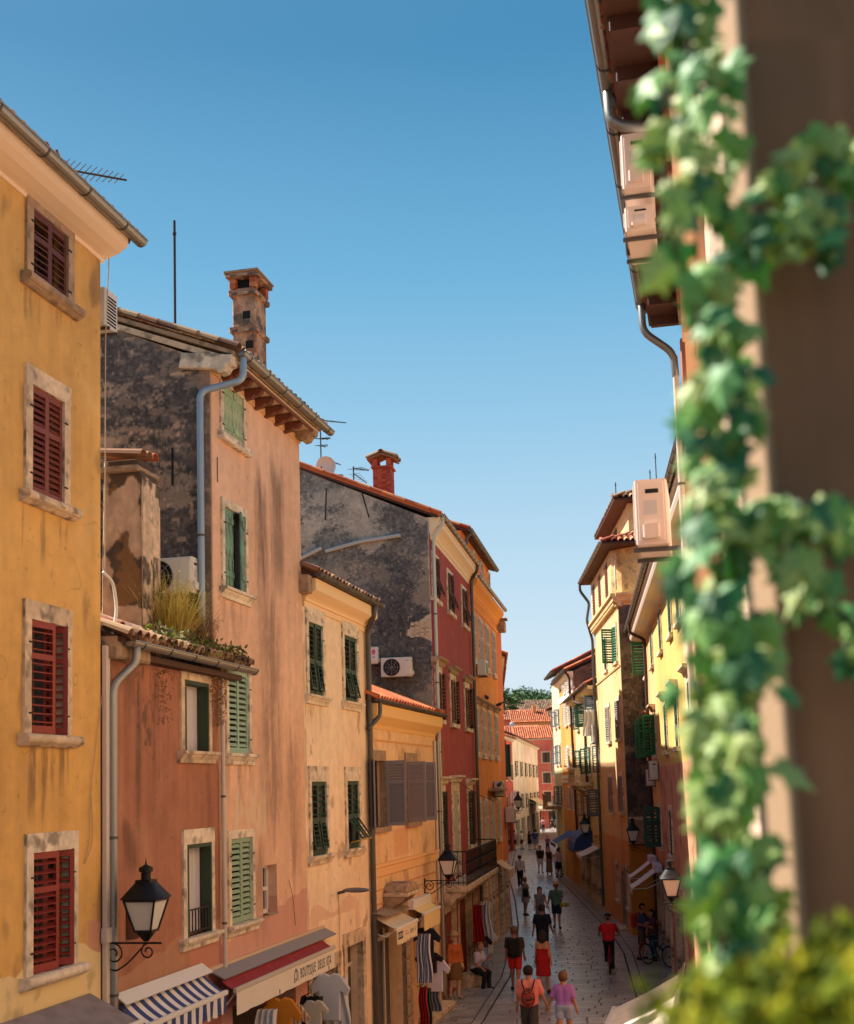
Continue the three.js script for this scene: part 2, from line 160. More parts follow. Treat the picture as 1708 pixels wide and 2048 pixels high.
// wall standing across the street front at x, outline in (z, y)
function sideWall(g, x, outline, m, t = .3, name = 'gable_wall') { const q = prism(outline, -(x + t), -x); q.rotateY(-PI / 2); return part(name, metre(q), m, g); }
function shell(g, x0, x1, H, depth, m, yR = H) { // back wall and a ceiling, so that rooms stay dark
  part('back_wall', bx(x0 + .02, x1 - .02, 0, H, -depth, -depth + .25), m, g); part('ceiling', bx(x0 + .05, x1 - .05, H - .34, H - .2, -depth + .02, -.36), m, g); }
const tileGeo = (() => { const pos = [], idx = [], n = 6, L = .44; for (const [s, k] of [[0, 1], [L, .82]]) for (const dr of [0, -.014]) for (let i = 0; i <= n; i++) { const a = PI * i / n, r = .092 * k + dr; pos.push(-Math.cos(a) * r, Math.sin(a) * r, s); }
  const w = n + 1; for (let i = 0; i < n; i++) { idx.push(i, i + 1, 2 * w + i, i + 1, 2 * w + i + 1, 2 * w + i); idx.push(w + i + 1, w + i, 3 * w + i, w + i + 1, 3 * w + i, 3 * w + i + 1); idx.push(i + 1, i, w + i, i + 1, w + i, w + i + 1); idx.push(2 * w + i, 2 * w + i + 1, 3 * w + i, 2 * w + i + 1, 3 * w + i + 1, 3 * w + i); }
  const g = new THREE.BufferGeometry(); g.setAttribute('position', new THREE.Float32BufferAttribute(pos, 3)); g.setIndex(idx); const q = g.toNonIndexed(); q.computeVertexNormals(); q.setAttribute('uv', new THREE.Float32BufferAttribute(new Float32Array(q.attributes.position.count * 2), 2)); return q; })();
const panGeo = tileGeo.clone().rotateZ(PI).translate(0, .03, 0);
// a tiled slope: eave line x0..x1 at (yE, zE), rising to (yR, zR). The tiles of the first rows, and of the first columns, are meshes of their own
function tiles(g, x0, x1, yE, zE, yR, zR, mats, { rows = 1, cols = 0, all = false, seed = 1, from = 0, sp = .225, keep = 280, endCols = 0, slab = M.brown } = {}) {
  const r = rng(seed), len = Math.hypot(yR - yE, zR - zE), a = Math.atan2(yR - yE, Math.abs(zR - zE)), dir = Math.sign(zR - zE) || -1, nC = Math.max(1, Math.round((x1 - x0) / sp)), nR = Math.ceil(len / .36), rest = []; let made = 0;
  const roof = part('roof', thick(V(x0 - .02, yE - .03, zE), V(x1 + .02, yE - .03, zE), V(x1 + .02, yR - .03, zR), V(x0 - .02, yR - .03, zR), dir < 0 ? -.06 : .06), slab, g);
  const one = new THREE.Object3D();
  for (let j = 0; j < nR; j++) for (let i = 0; i <= nC; i++) { const own = (all || j < rows || i < cols || i > nC - endCols) && made < keep, jit = () => (r() - .5) * .03, s = j * .36 - .07 + (r() - .5) * .03;
    if (s + .3 > len) continue;
    const put = (geo, dx, up, mt) => { one.position.set(x0 + dx + jit() * .4, yE + Math.sin(a) * s + up * Math.cos(a), zE + dir * (Math.cos(a) * s - up * Math.sin(a))); one.rotation.set(0, 0, 0); one.rotation.order = 'YXZ'; one.rotation.y = (dir < 0 ? PI : 0) + jit() * 1.6; one.rotation.x = -a + (j ? -.03 : -.03); one.rotation.z = jit(); one.updateMatrix();
      if (own) { const t = part('roof_tile', geo, mt, roof); t.position.copy(one.position); t.rotation.copy(one.rotation); made++; } else rest.push([geo, one.matrix.clone(), mt]); };
    put(tileGeo, i * (x1 - x0) / nC, .035, mats[Math.floor(r() * mats.length)]); if (j === 0 && i < nC) put(panGeo, (i + .5) * (x1 - x0) / nC, .02, mats[Math.floor(r() * mats.length)]); }
  const by = new Map(); for (const [geo, mx, mt] of rest) { if (!by.has(mt)) by.set(mt, []); by.get(mt).push(geo.clone().applyMatrix4(mx)); }
  for (const [mt, list] of by) { const m = part('roof_tiles', mergeGeometries(list), mt, g); m.userData.kind = 'stuff'; }
  return roof;
}
const ringProfile = (r, t) => { const p = []; for (let i = 0; i <= 8; i++) { const a = PI + PI * i / 8; p.push([Math.cos(a) * r, Math.sin(a) * r]); } for (let i = 8; i >= 0; i--) { const a = PI + PI * i / 8; p.push([Math.cos(a) * (r - t), Math.sin(a) * (r - t)]); } return p; };
function gutter(g, x0, x1, y, z, r, m, step = .85) {
  const b = part('gutter', merge([moulding(ringProfile(r, .01).map(([a, c]) => [a + z, c + y]), x0, x1), tube([[x0, y, z + r], [x1, y, z + r]], .013, 6, 0), ...[x0, x1 - .012].map((x) => moulding(ringProfile(r, r - .002).map(([a, c]) => [a + z, c + y]), x, x + .012))]), m, g);
  const bg = moulding(ringProfile(r + .008, .007), -.014, .014); for (let x = x0 + .3; x < x1; x += step) part('gutter_bracket', bg, M.zincD, b, x, y, z); return b; }
function pipe(g, pts, r, m, name = 'downpipe', clips = true) { const b = part(name, tube(pts, r, 10, r * 2.4), m, g);
  if (clips) for (let i = 1; i < pts.length; i++) { const [a, c] = [pts[i - 1], pts[i]]; const dy = Math.abs(a[1] - c[1]); if (dy > 1.5) for (let k = 1; k < dy / 1.9; k++) { const t = k / (dy / 1.9); part('pipe_clip', clipGeo(r), M.zincD, b, lerp(a[0], c[0], t), lerp(a[1], c[1], t), lerp(a[2], c[2], t)); } } return b; }
const clipCache = {}; function clipGeo(r) { return clipCache[r] ??= new THREE.CylinderGeometry(r * 1.13, r * 1.13, .035, 12); }
const slatGeo = bx(-.5, .5, -.006, .006, -.03, .03), slatGeoT = bx(-.5, .5, -.005, .005, -.02, .02);
// one shutter leaf: hinged at x = 0, reaching to s * w; y from 0 to h
function leaf(g, w, h, m, { s = 1, x = 0, y = 0, z = 0, turn = 0, own = true, sp = .085, flap = 0, tilt = .75, mid = [.62], board = false, st = .055, label, split = .48 } = {}) {
  const fr = [], T = .019, cut = flap ? h * split : 0, put = (a, b, c, d) => fr.push(bx(Math.min(a, b), Math.max(a, b), c, d, -T, T));
  const X = (v) => s * v; put(X(0), X(st), 0, h); put(X(w - st), X(w), 0, h); put(X(st), X(w - st), h - st * 1.5, h); put(X(st), X(w - st), 0, st * 1.6); const mids = flap ? [cut / h] : mid; for (const q of mids) put(X(st), X(w - st), h * q - st * .6, h * q + st * .6);
  if (board) { fr.length = 0; const n = 3; for (let i = 0; i < n; i++) fr.push(cb(Math.min(X(w * i / n), X(w * (i + 1) / n)) + .003, Math.max(X(w * i / n), X(w * (i + 1) / n)) - .003, 0, h, -.015, .015, .004)); for (const q of [.15, .82]) fr.push(bx(Math.min(X(.03), X(w - .03)), Math.max(X(.03), X(w - .03)), h * q, h * q + .09, .015, .034)); }
  const L = part('shutter', merge(fr), m, g, x, y, z, label); L.rotation.y = turn; if (board) return L;
  const slats = (host, x0, x1, y0, y1, hang) => { const n = Math.max(1, Math.floor((y1 - y0) / sp)), list = []; for (let i = 0; i < n; i++) { const yy = y0 + (i + .5) * (y1 - y0) / n;
      if (own) { const q = part('slat', slatGeo, m, host, (x0 + x1) / 2, yy, 0); q.scale.x = Math.abs(x1 - x0); q.rotation.x = tilt; } else list.push(slatGeo.clone().scale(Math.abs(x1 - x0), 1, 1).rotateX(tilt).translate((x0 + x1) / 2, yy, 0)); }
    if (list.length) { const q = part('slats', merge(list), m, host); } };
  const ys = [st * 1.6, ...mids.map((q) => h * q), h - st * 1.5];
  if (!flap) for (let i = 0; i < ys.length - 1; i++) slats(L, X(st), X(w - st), ys[i] + (i ? st * .6 : 0), ys[i + 1] - (i < ys.length - 2 ? st * .6 : 0));
  else { slats(L, X(st), X(w - st), cut + st * .6, h - st * 1.5);
    const f = [], fw0 = st + .006, fw1 = w - st - .006, fh = cut - st * .7 - st * 1.7, q = st * .8; const pf = (a, b, c, d) => f.push(bx(Math.min(X(a), X(b)), Math.max(X(a), X(b)), c, d, -.014, .014)); pf(fw0, fw0 + q, -fh, 0); pf(fw1 - q, fw1, -fh, 0); pf(fw0 + q, fw1 - q, -q, 0); pf(fw0 + q, fw1 - q, -fh, -fh + q);
    const list = [], n = Math.floor(fh / sp); for (let i = 0; i < n; i++) list.push(slatGeo.clone().scale(fw1 - fw0 - 2 * q, 1, 1).rotateX(tilt).translate(X((fw0 + fw1) / 2), -fh + q + (i + .5) * (fh - 2 * q) / n, 0));
    const F = part('shutter_flap', merge(f), m, L, 0, cut - st * .65, .02); F.rotation.x = -flap;   // swings out at the bottom
    const sl = part('flap_slats', merge([...list]), m, L, 0, cut - st * .65, .02); sl.rotation.x = -flap; }
  return L;
}
// a window in the street front: stone surround, sill, panes, shutters
function win(g, r, o = {}) {
  const { sur = MS.stone, sw = .13, lint = .2, proud = .035, sill = 'round', sillM = sur, pane = true, leaves = [], m, hood, frame, back = .2, ext = .09, z = 0 } = o, [a, b, c, d] = r, f = [];
  f.push(bx(a - sw, a + .012, c - .02, d, z - .1, z + proud), bx(b - .012, b + sw, c - .02, d, z - .1, z + proud), bx(a - sw - .002, b + sw + .002, d - .012, d + lint, z - .1, z + proud + .004));
  const W = part('window', merge(f), sur, g); const sx0 = a - sw - ext, sx1 = b + sw + ext;
  if (sill === 'round') { const p = [[-.1, c], [-.1, c - .14], [.05, c - .14], [.09, c - .12]]; for (let i = 0; i <= 6; i++) { const t = -PI / 2 + PI * i / 6; p.push([.10 + .05 * Math.cos(t), c - .055 + .055 * Math.sin(t)]); } part('sill', moulding(p.map(([q, y]) => [q + z, y]), sx0, sx1), sillM, W); }
  else if (sill === 'ogee') part('sill', moulding([[-.1, c], [-.1, c - .17], [.05, c - .17], [.06, c - .12], [.10, c - .07], [.10, c - .05], [.14, c - .045], [.14, c]].map(([q, y]) => [q + z, y]), sx0, sx1), sillM, W);
  else if (sill === 'block') part('sill', cb(sx0, sx1, c - .12, c, z - .1, z + .11, .01), sillM, W);
  if (hood) part('hood', moulding([[-.05, d + lint], [-.05, d + lint + .2], [.22, d + lint + .2], [.22, d + lint + .15], [.12, d + lint + .1], [.08, d + lint]].map(([q, y]) => [q + z, y]), a - sw - .16, b + sw + .16), hood, W);
  if (pane) { const fm = frame ?? M.brown, q = .05; part('window_frame', merge([bx(a, a + q, c, d, z - back - .03, z - back + .03), bx(b - q, b, c, d, z - back - .03, z - back + .03), bx(a + q, b - q, d - q, d, z - back - .03, z - back + .03), bx(a + q, b - q, c, c + q, z - back - .03, z - back + .03), bx((a + b) / 2 - .025, (a + b) / 2 + .025, c + q, d - q, z - back - .03, z - back + .03), bx(a + q, b - q, c + (d - c) * .62, c + (d - c) * .62 + .03, z - back - .02, z - back + .02)]), fm, W);
    for (const [x0, x1] of [[a + q, (a + b) / 2 - .025], [(a + b) / 2 + .025, b - q]]) part('pane', bx(x0, x1, c + q, d - q, z - back - .006, z - back + .006), M.glass, W); }
  const w = (b - a) / 2 - .004, h = d - c - .016;
  for (const L of leaves) { const s = L.side === 'L' ? 1 : -1, out = Math.abs(L.ang ?? 0) > .3; leaf(g, L.w ?? w, h, m, { ...L, s, x: s > 0 ? a + .004 : b - .004, y: c + .01, z: z + (L.z ?? (out ? .05 : -.02)), turn: -s * (L.ang ?? 0), own: o.own ?? true, sp: o.sp ?? .085, tilt: o.tilt ?? .75, flap: L.flap ?? 0, mid: o.mid ?? [.62], board: L.board ?? false }); 
    if (o.hinges) for (const yy of [.18, .8]) part('hinge', bx(s > 0 ? a - .05 : b - .02, s > 0 ? a + .02 : b + .05, c + h * yy - .01, c + h * yy + .01, z + proud + .002, z + proud + .012), M.iron, W); }
  return W;
}
const shut = (a1 = 0, a2 = 0, x = {}) => [{ side: 'L', ang: a1, ...x }, { side: 'R', ang: a2, ...x }];
const ctr = (r, w) => { const m = (r[0] + r[1]) / 2; return [m - w / 2, m + w / 2, r[2], r[3]]; }, lft = (r, w, dx = .1) => [r[0] + dx, r[0] + dx + w, r[2], r[3]];
// air conditioner outdoor unit: fan side faces +z, centred on x, bottom at y = 0, back at z = 0
function acUnit(label, [x, y, z], turn, { w = .8, h = .56, d = .3, m = mat([214, 206, 192], .5), fan = true, name = 'air_conditioner', slots = false, badge } = {}) {
  const g = thing(name, label, 'air conditioner', x, y, z, turn); part('casing', cb(-w / 2, w / 2, .05, h, .04, d, .015), m, g);
  if (fan) { const R = h * .4, gx = -w * .14; part('fan_opening', new THREE.CylinderGeometry(R, R, .02, 28).rotateX(PI / 2), M.dark, g, gx, h * .53, d); const gl = part('fan_grille', merge([...[1, .72, .44, .18].map((k) => new THREE.TorusGeometry(R * k, .006, 5, 28)), ...[0, 1, 2, 3].map((k) => bx(-R, R, -.005, .005, -.004, .004).rotateZ(k * PI / 4))]), mat([120, 118, 114], .5), g, gx, h * .53, d + .02);
    part('service_panel', cb(w * .27, w / 2 - .02, .1, h - .05, d - .005, d + .012, .006), m, g); }
  if (slots) for (let i = 0; i < 9; i++) part('vent_slot', bx(-w * .36, w * .36, h * .16 + i * h * .078, h * .16 + i * h * .078 + h * .045, d - .01, d + .003), M.dark, g);
  part('side_panel', cb(w / 2 - .004, w / 2 + .008, .08, h - .03, .07, d - .03, .004), m, g); part('valve_cover', cb(w / 2, w / 2 + .05, .1, h * .36, d * .35, d * .8, .012), m, g); part('handle_recess', bx(w / 2, w / 2 + .011, h * .8, h * .86, d * .35, d * .7), M.dark, g); part('rating_label', bx(w / 2, w / 2 + .0105, h * .5, h * .7, d * .4, d * .75), mat([196, 186, 180], .6), g);
  for (const s of [-1, 1]) { part('bracket', merge([bx(s * w * .33 - .015, s * w * .33 + .015, .012, .047, -.05, d + .03), bx(s * w * .33 - .012, s * w * .33 + .012, -.3, .03, -.05, -.02)]), M.zincD, g); }
  if (badge) badge(g, w, h, d); return g;
}
// lettering as thin raised shapes: stroke text drawn on a canvas is flat print
function printTex(w, h, draw) { const c = document.createElement('canvas'); c.width = w; c.height = h; const x = c.getContext('2d'); draw(x, w, h); const t = new THREE.CanvasTexture(c); t.colorSpace = THREE.SRGBColorSpace; return t; }
// ------------------------------------------------------------------ left row
const mReddish = mat([126, 58, 40], .6), mMaroon = mat([92, 44, 36], .65), mRedS = mat([140, 44, 30], .6), mGreenPale = mat([150, 172, 140], .75), mGreenMid = mat([128, 158, 128], .75), mGreenD = mat([34, 66, 52], .6), mGrey = mat([134, 126, 128], .65), mBrownS = mat([78, 44, 34], .6), mGreyP = mat([186, 174, 160], .7);
const peel = (c, c2, seed) => { const t = dataTex(192, 256, (i, j) => { const x = i / 64, y = j / 64, f = fbm(x * 9 + seed, y * 1.6, 4), k = .86 + .28 * fbm(x * 3, y * 3 + seed, 3), m = smooth(.56, .66, f); return c.map((v, q) => lerp(v * k, c2[q] * k, m)); }); t.repeat.set(1 / 1.1, 1 / 1.4); return new THREE.MeshStandardMaterial({ map: t, roughness: .85 }); };
const mPeel1 = peel([146, 170, 132], [196, 186, 150], 4), mPeel2 = peel([112, 152, 128], [84, 76, 62], 9);
function fill(g, x0, x1, H, depth, m) { shell(g, x0, x1, H, depth, m); }
{ // ochre yellow house
  const g = house('yellow', 'yellow_house', 'tall ochre yellow plaster house with maroon louvred shutters at the left edge'), w = D.yellow.win, X1 = D.yellow.w, H = 12.62;
  const yb = (x) => 3.93 + .22 * Math.exp(-Math.pow((x - 6.02) / .28, 2)) - .1 * smooth(6.3, 6.7, x) + .06 * Math.sin(x * 5) + .05 * (vn(x * 6, 3) - .5);
  const tex = wallTex(3.9, 12.8, 64, plaster([212, 162, 88], { seed: 5, mott: .12, stain: (x, y) => { let d = drip(x, y, 4.95, 5.95, w.w3[2] - .15, 1.3, .42) + drip(x, y, 5, 5.9, w.w2[2] - .15, .9, .3) + drip(x, y, 5, 5.9, w.w1[2] - .15, .6, .22) + .32 * smooth(.66, .8, fbm(x * 1.8 + 3, y * .9 + 8)); const near = Math.abs(y - yb(x)); d += near < .5 && y > yb(x) ? .3 * smooth(.5, .7, fbm(x * 3, y * 2)) : 0;
    if (y < yb(x)) return [.95, 236, 208, 150, .25 * smooth(.55, .75, fbm(x * 2.5, y * 2.5 + 30))]; if (x > 6.4 && y < 4.2 + .1 * vn(x * 9, y * 9)) return [.8, 214, 150, 128]; return d; } }), 2.85, 0);
  const wm = wallMat(tex); facade(g, -10, X1, H, Object.values(w), wm); const plain = wallMat(stoneT2);
  sideWall(g, X1 - .3, [[-8, 0], [-.35, 0], [-.35, H], [-4, 14.3], [-8, H]], plain); sideWall(g, -10, [[-8, 0], [-.35, 0], [-.35, H], [-4, 14.3], [-8, H]], plain); fill(g, -10, X1, H, 8, plain);
  part('cornice', moulding([[-.3, 12.60], [.02, 12.60], [.035, 12.64], [.05, 12.645], [.12, 12.66], [.24, 12.70], [.33, 12.76], [.36, 12.79], [.36, 12.90], [-.3, 12.90]], -10, X1 + .06), mat([236, 206, 172], .85), g);
  gutter(g, -10, X1 + .28, 12.93, .44, .085, M.zinc, .95);
  tiles(g, -2, X1 + .12, 12.93, .36, 14.5, -4, M.tile, { seed: 3, rows: 1, endCols: 1 });
  win(g, w.w1, { sp: .068, sur: MS.stoneD, m: mMaroon, leaves: shut(.06, .02), hinges: true, lint: .16 }); win(g, w.w2, { sp: .068, sur: MS.stone, m: mReddish, leaves: shut(.05, .0), hinges: true, tilt: .95 });
  win(g, w.w3, { sur: MS.stone, m: mRedS, leaves: [{ side: 'L', ang: .1, w: .5 }, { side: 'R', ang: -1.15, w: .3 }], hinges: true, tilt: .25, mid: [.68] }); win(g, w.w4, { sur: MS.stoneW, m: mRedS, leaves: [{ side: 'L', ang: .08, w: .54 }, { side: 'R', ang: -.8, w: .36 }], hinges: true, tilt: .3, mid: [.68] });
}
{ // terracotta house with a mossy roof
  const g = house('brown', 'terracotta_house', 'low terracotta brown house with weedy old tile roof, behind the first wall lantern'), w = D.brown.win, X1 = D.brown.w, H = 7.5; w.b1[3] = 7.4;
  const b2 = w.b2; const tex = wallTex(X1 + .2, H, 64, plaster([166, 108, 80], { seed: 21, mott: .13, streak: .12, stain: (x, y) => { let d = drip(x, y, .7, 2.4, 7.4, 3.2, .35) + (y > 6.4 ? .5 * smooth(.5, .7, vn(x * 14, y * 5) * .7 + .3 * vn(x * 40, y * 20)) * smooth(.35, .55, vn(x * 1.7 + 2, 1)) : 0) + .4 * smooth(.64, .8, fbm(x * 1.3, y * .8 + 4)); const lo = 3.42 + .12 * x + .1 * vn(x * 4, 9);
    if (x > 2.62 && y < 3.72 + .04 * vn(x * 10, 1)) return [.85, 200, 132, 108]; if (y < lo) return [.6, 186, 140, 108]; return d; } }));
  facade(g, 0, X1, H, [w.b1, w.b2, w.b3], wallMat(tex)); const p = MS.stoneD; sideWall(g, 0, [[-6, 0], [-.35, 0], [-.35, 7.5], [-6, 9.2]], wallMat(tex), .25); fill(g, 0, X1, 7.4, 6, p);
  part('eave_stone', cb(.02, .95, 7.46, 7.74, -.3, .22, .03), MS.stoneD, g); part('eave_board', bx(.9, X1 + .5, 7.5, 7.58, -.3, .2), M.brown, g);
  gutter(g, .12, 4.46, 7.68, .32, .08, M.zinc, .8);
  pipe(g, [[.3, 7.62, .32], [.3, 7.42, .32], [.1, 7.14, .1], [.1, 3.3, .1], [.1, 2.9, .1]], .058, M.zinc);
  const tl = tiles(g, .05, 4.25, 7.74, .28, 9.5, -4.6, M.tileOld, { seed: 8, rows: 4, keep: 130 });
  const v = part('verge_tiles', merge([0, 1, 2, 3].map((k) => tileGeo.clone().scale(1.15, 1.1, 1.1).rotateX(-.34).rotateY(PI).translate(.28, 7.86 + k * .13, .12 - k * .37))), M.tile[4], g);
  for (const r of [w.b1, w.b2]) { win(g, r, { sur: r === w.b1 ? MS.stone : MS.stoneW, sw: .11, sill: 'ogee', pane: false }); const [a, b, c, d] = r;
    part('window_frame', merge([bx(a + .012, a + .06, c, d - .01, -.12, .04), bx(b - .06, b - .012, c, d - .01, -.12, .04), bx(a + .06, b - .06, d - .07, d - .012, -.12, .04)]), mat([56, 70, 52], .8), g);
    part('casement', bx(a + .14, a + .2, c + .02, d - .14, -.3, -.1), mat([196, 112, 34], .6), g); part('curtain', quadSheet(V(a + .24, c + .02, -.15), V(b - .03, c + .02, -.15), V(b - .03, d - .02, -.15), V(a + .24, d - .02, -.15), 24, 1, (u) => V(0, 0, .015 * Math.sin(u * 60))), M.curtain, g);
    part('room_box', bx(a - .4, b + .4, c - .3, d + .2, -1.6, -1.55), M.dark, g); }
  { const [a, b, c, d] = b2; const rl = part('window_railing', merge([bx(a + .06, b - .06, c + .36, c + .38, .0, .02), bx(a + .06, b - .06, c + .05, c + .07, .0, .02)]), M.iron, g); for (let i = 0; i < 7; i++) part('railing_bar', bx(-.007, .007, 0, .32, -.007, .007), M.iron, rl, a + .12 + i * (b - a - .24) / 6, c + .05, .01); }
  { const [a, b, c, d] = w.b3; part('niche_window', merge([bx(a, a + .1, c, d, -.22, -.18), bx(a + .1, b, c, d, -.32, -.3)]), M.dark, g); }
}
{ // old rendered chimney stack between the yellow house and the tall one
  const P = D.brown, g = thing('chimney_stack', 'crumbling plaster chimney stack with tile lid beside yellow house', 'chimney', P.p[0], 0, P.p[1], P.r);
  const tx = wallTex(3, 4, 90, (x, y) => { const a = fbm(x * 2.4, y * 1.6 + 3, 5), b = fbm(x * 8, y * 6, 3), k = .8 + .4 * b; let c = [198 * k, 162 * k, 134 * k]; const m = smooth(.5, .58, a); c = c.map((v, i) => lerp(v, [78, 62, 50][i] * (k + .1), m)); const o = smooth(.56, .62, fbm(x * 3 + 50, y * 3)) * m; return c.map((v, i) => lerp(v, [150, 104, 58][i], o * .7)); }, -1.5, 7.5);
  const m = wallMat(tx, { bumpScale: .05 }); const body = prism([[-1.15, 7.4], [-.5, 7.4], [-.48, 10.3], [-.56, 10.62], [-1.1, 10.62]], -2.68, -2.16, [], .02).rotateY(-PI / 2);
  part('stack', metre(body), m, g); part('rendered_edge', cb(2.14, 2.70, 7.5, 10.32, -.5, -.455, .015), wallMat(wallTex(3, 4, 90, (x, y) => { const a = fbm(x * 3.2 + 7, y * 2.2 + 13, 5), k = .78 + .45 * fbm(x * 11, y * 11, 3), p = smooth(.46, .56, a + (y < 9.2 && y > 8.3 ? -.16 : .02)); return [204, 176, 146].map((v, i) => lerp(v * k, [84, 72, 60][i] * (k + .15), p)); }, 0, 7.5), { bumpScale: .04 }), g); part('lintel', cb(2.05, 2.8, 10.42, 10.5, -1.25, -.5, .02), MS.stoneD, g);
  for (let k = 0; k < 3; k++) { const t = part('lid_tile', tileGeo, k === 2 ? M.tile[0] : M.tileOld[k], g, 2.2 + k * .2, 10.66 + k * .02, -.48); t.scale.set(1.25, 1.1, 1.9); t.rotation.y = PI; t.rotation.x = .12; }
}
{ // tall pink-orange house
  const g = house('pink', 'tall_salmon_house', 'tall salmon orange house with dark weathered gable wall and pale green shutters'), w = D.pink.win, X1 = D.pink.w, H = 12.36;
  const tex = wallTex(X1, H, 64, plaster([228, 182, 148], { seed: 33, mott: .07, streak: .05, dirt: [120, 92, 76], stain: (x, y) => { let d = 0; for (const [cx, wd, y0, y1, k] of [[2.15, .42, 8.4, 11.5, .8], [3.0, .5, 8.8, 11.9, .8], [2.5, .75, 4.6, 9.4, .6], [3.6, .5, 3.7, 7.0, .5], [1.9, .5, 2.9, 5.2, .45]]) { const t = (x - cx - .18 * (fbm(y * .8 + cx, 5) - .5)) / wd; if (y > y0 && y < y1 + .3) d += k * Math.max(0, 1 - t * t * 1.2) * smooth(.22, .75, fbm(x * 9, y * 1.4 + cx, 4) * .5 + fbm(x * 2.2, y * .7 + cx) * .3 + fbm(x * 24, y * 9, 3) * .25) * smooth(y0, y0 + 1.2, y + .8 * (vn(x * 7, 3) - .5)) * (1 - smooth(y1 - .4, y1 + .2, y + .6 * vn(x * 8, 1))); }
    d += drip(x, y, w.p2[0], w.p2[1], w.p2[2] - .16, 1.2, .25) + drip(x, y, w.p3[0], w.p3[1], w.p3[2] - .16, 1.1, .3); const pl = smooth(.6, .68, fbm(x * 2.2 + 8, y * 1.1)) * (y > 4.9 && y < 6.3 && x < 2.2 ? 1 : 0); if (y < 3.66 + .1 * vn(x * 4, 2) + .12 * (x - 2)) return [.75, 206, 148, 130, d]; if (pl) return [pl * .8, 226, 196, 160, d]; return d; } }));
  facade(g, 0, X1, H, [w.p1, w.p2, w.p3, w.p4, w.p5, [.6, 3.55, .015, 2.5]], wallMat(tex));
  const sd = wallTex(8, 15, 56, (() => { const f = darkRender([100, 91, 86], [196, 164, 136], { ex: 1.3, ey: 3.6, cut: .54, dots: .6, seed: 6 }); return (x, y) => { const c = f(x, y), top = 12.6 - .395 * (x - .4), s = smooth(.3, .05, top - y - .1 * vn(x * 5, 1)), e = x > -.22 + .05 * vn(y * 9, 2) ? .5 : 0; return c.map((v, i) => lerp(lerp(v, [214, 172, 138][i], s * .8), [170, 130, 104][i], e)); }; })(), -8, 0);
  const R = (z) => 12.62 - .395 * (z - .4); sideWall(g, -.02, [[-8.4, 0], [-.02, 0], [-.02, R(0) - .3], [-4.2, R(-4.2) - .12], [-8.4, R(0) - .5]], wallMat(sd, { bumpScale: .03 }), .34); sideWall(g, X1 - .3, [[-8.4, 0], [-.35, 0], [-.35, R(-.35) - .3], [-4.2, R(-4.2) - .12], [-8.4, R(0) - .5]], MS.stoneD); fill(g, 0, X1, 12.2, 8.4, MS.stoneD);
  tiles(g, -.08, X1 + .1, R(.42), .42, R(-4.2), -4.2, M.tileOld, { seed: 14, rows: 1, cols: 1, keep: 120, slab: MS.stoneD }); part('roof', thick(V(-.05, R(-4.2), -4.2), V(X1, R(-4.2), -4.2), V(X1, R(0), -8.5), V(-.05, R(0), -8.5), -.06), M.brown, g);
  part('verge_band', moulding([[0, 0], [.05, 0], [.05, .09], [0, .09]].map(([a, b]) => [a, b]), 0, 4.6).rotateY(PI / 2).rotateX(0).applyMatrix4(new THREE.Matrix4().makeRotationX(Math.atan(.395))).translate(-.06, R(.3) - .24, .3), MS.stone, g);
  part('wall_plate', bx(.02, X1, 12.3, 12.42, -.3, .03), mat([226, 178, 128], .85), g); part('soffit', bx(.03, X1 - .02, 12.47, 12.5, 0, .4), mat([214, 186, 150], .9), g); part('fascia_board', bx(.02, X1, 12.42, 12.52, .355, .38), M.wood, g);
  const corb = prism([[0, 12.46], [.33, 12.46], [.33, 12.38], [.27, 12.335], [.2, 12.35], [.15, 12.30], [.08, 12.29], [0, 12.27]], -.065, .065, [], .01).rotateY(-PI / 2); for (let k = 0; k < 7; k++) part('corbel', corb, M.wood, g, .42 + k * .5, 0, 0);
  const kn = prism([[-.5, 12.38], [.12, 12.3], [.16, 12.24], [.26, 12.26], [.31, 12.34], [.38, 12.36], [.4, 12.5], [-.45, 12.62]], -.14, .14, [], .015).rotateY(-PI / 2); part('kneeler_stone', kn, MS.stoneW, g, .02, .02, 0); part('kneeler_stone', kn, MS.stoneD, g, X1 - .16, .02, 0);
  gutter(g, .0, X1 + .42, 12.6, .5, .082, M.zinc, .82); pipe(g, [[.1, 12.52, .5], [.1, 12.16, .5], [-.11, 11.98, -.14], [-.11, 11.6, -.14], [-.11, 8.0, -.14]], .056, M.zincB);
  const A = { sw: .09, lint: .12 };
  win(g, w.p1, { ...A, sur: MS.stoneW, sill: 'block', m: mPeel1, leaves: shut(0, .02, { board: true }), lint: .02, hinges: true }); win(g, w.p2, { ...A, sur: MS.stoneW, sill: 'ogee', m: mPeel2, leaves: [{ side: 'L', ang: 0, board: true }, { side: 'R', ang: .28, board: true }], hinges: true });
  win(g, w.p3, { ...A, sur: MS.stoneW, sill: 'ogee', m: mat([152, 178, 152], .75), leaves: shut(.04, .0), tilt: 1.0, mid: [] , hinges: true }); win(g, w.p4, { ...A, sur: MS.stoneW, sill: 'ogee', m: mat([146, 168, 136], .75), leaves: shut(.05, .03), tilt: 1.0, mid: [], hinges: true });
  { const [a, b, c, d] = w.p5; part('small_window', merge([bx(a, a + .06, c, d, -.24, -.16), bx(a + .06, b - .02, d - .06, d, -.24, -.16), bx(a + .06, b - .02, c, c + .06, -.24, -.16), bx(b - .08, b, c + .06, d - .06, -.24, -.16), bx(a + .06, b - .08, (c + d) / 2 - .03, (c + d) / 2 + .03, -.24, -.16)]), M.white, g); part('pane', bx(a + .06, b - .08, c + .06, d - .06, -.21, -.2), M.glass, g); part('sill', bx(a, b, c - .03, c, -.2, .02), MS.stoneD, g); }
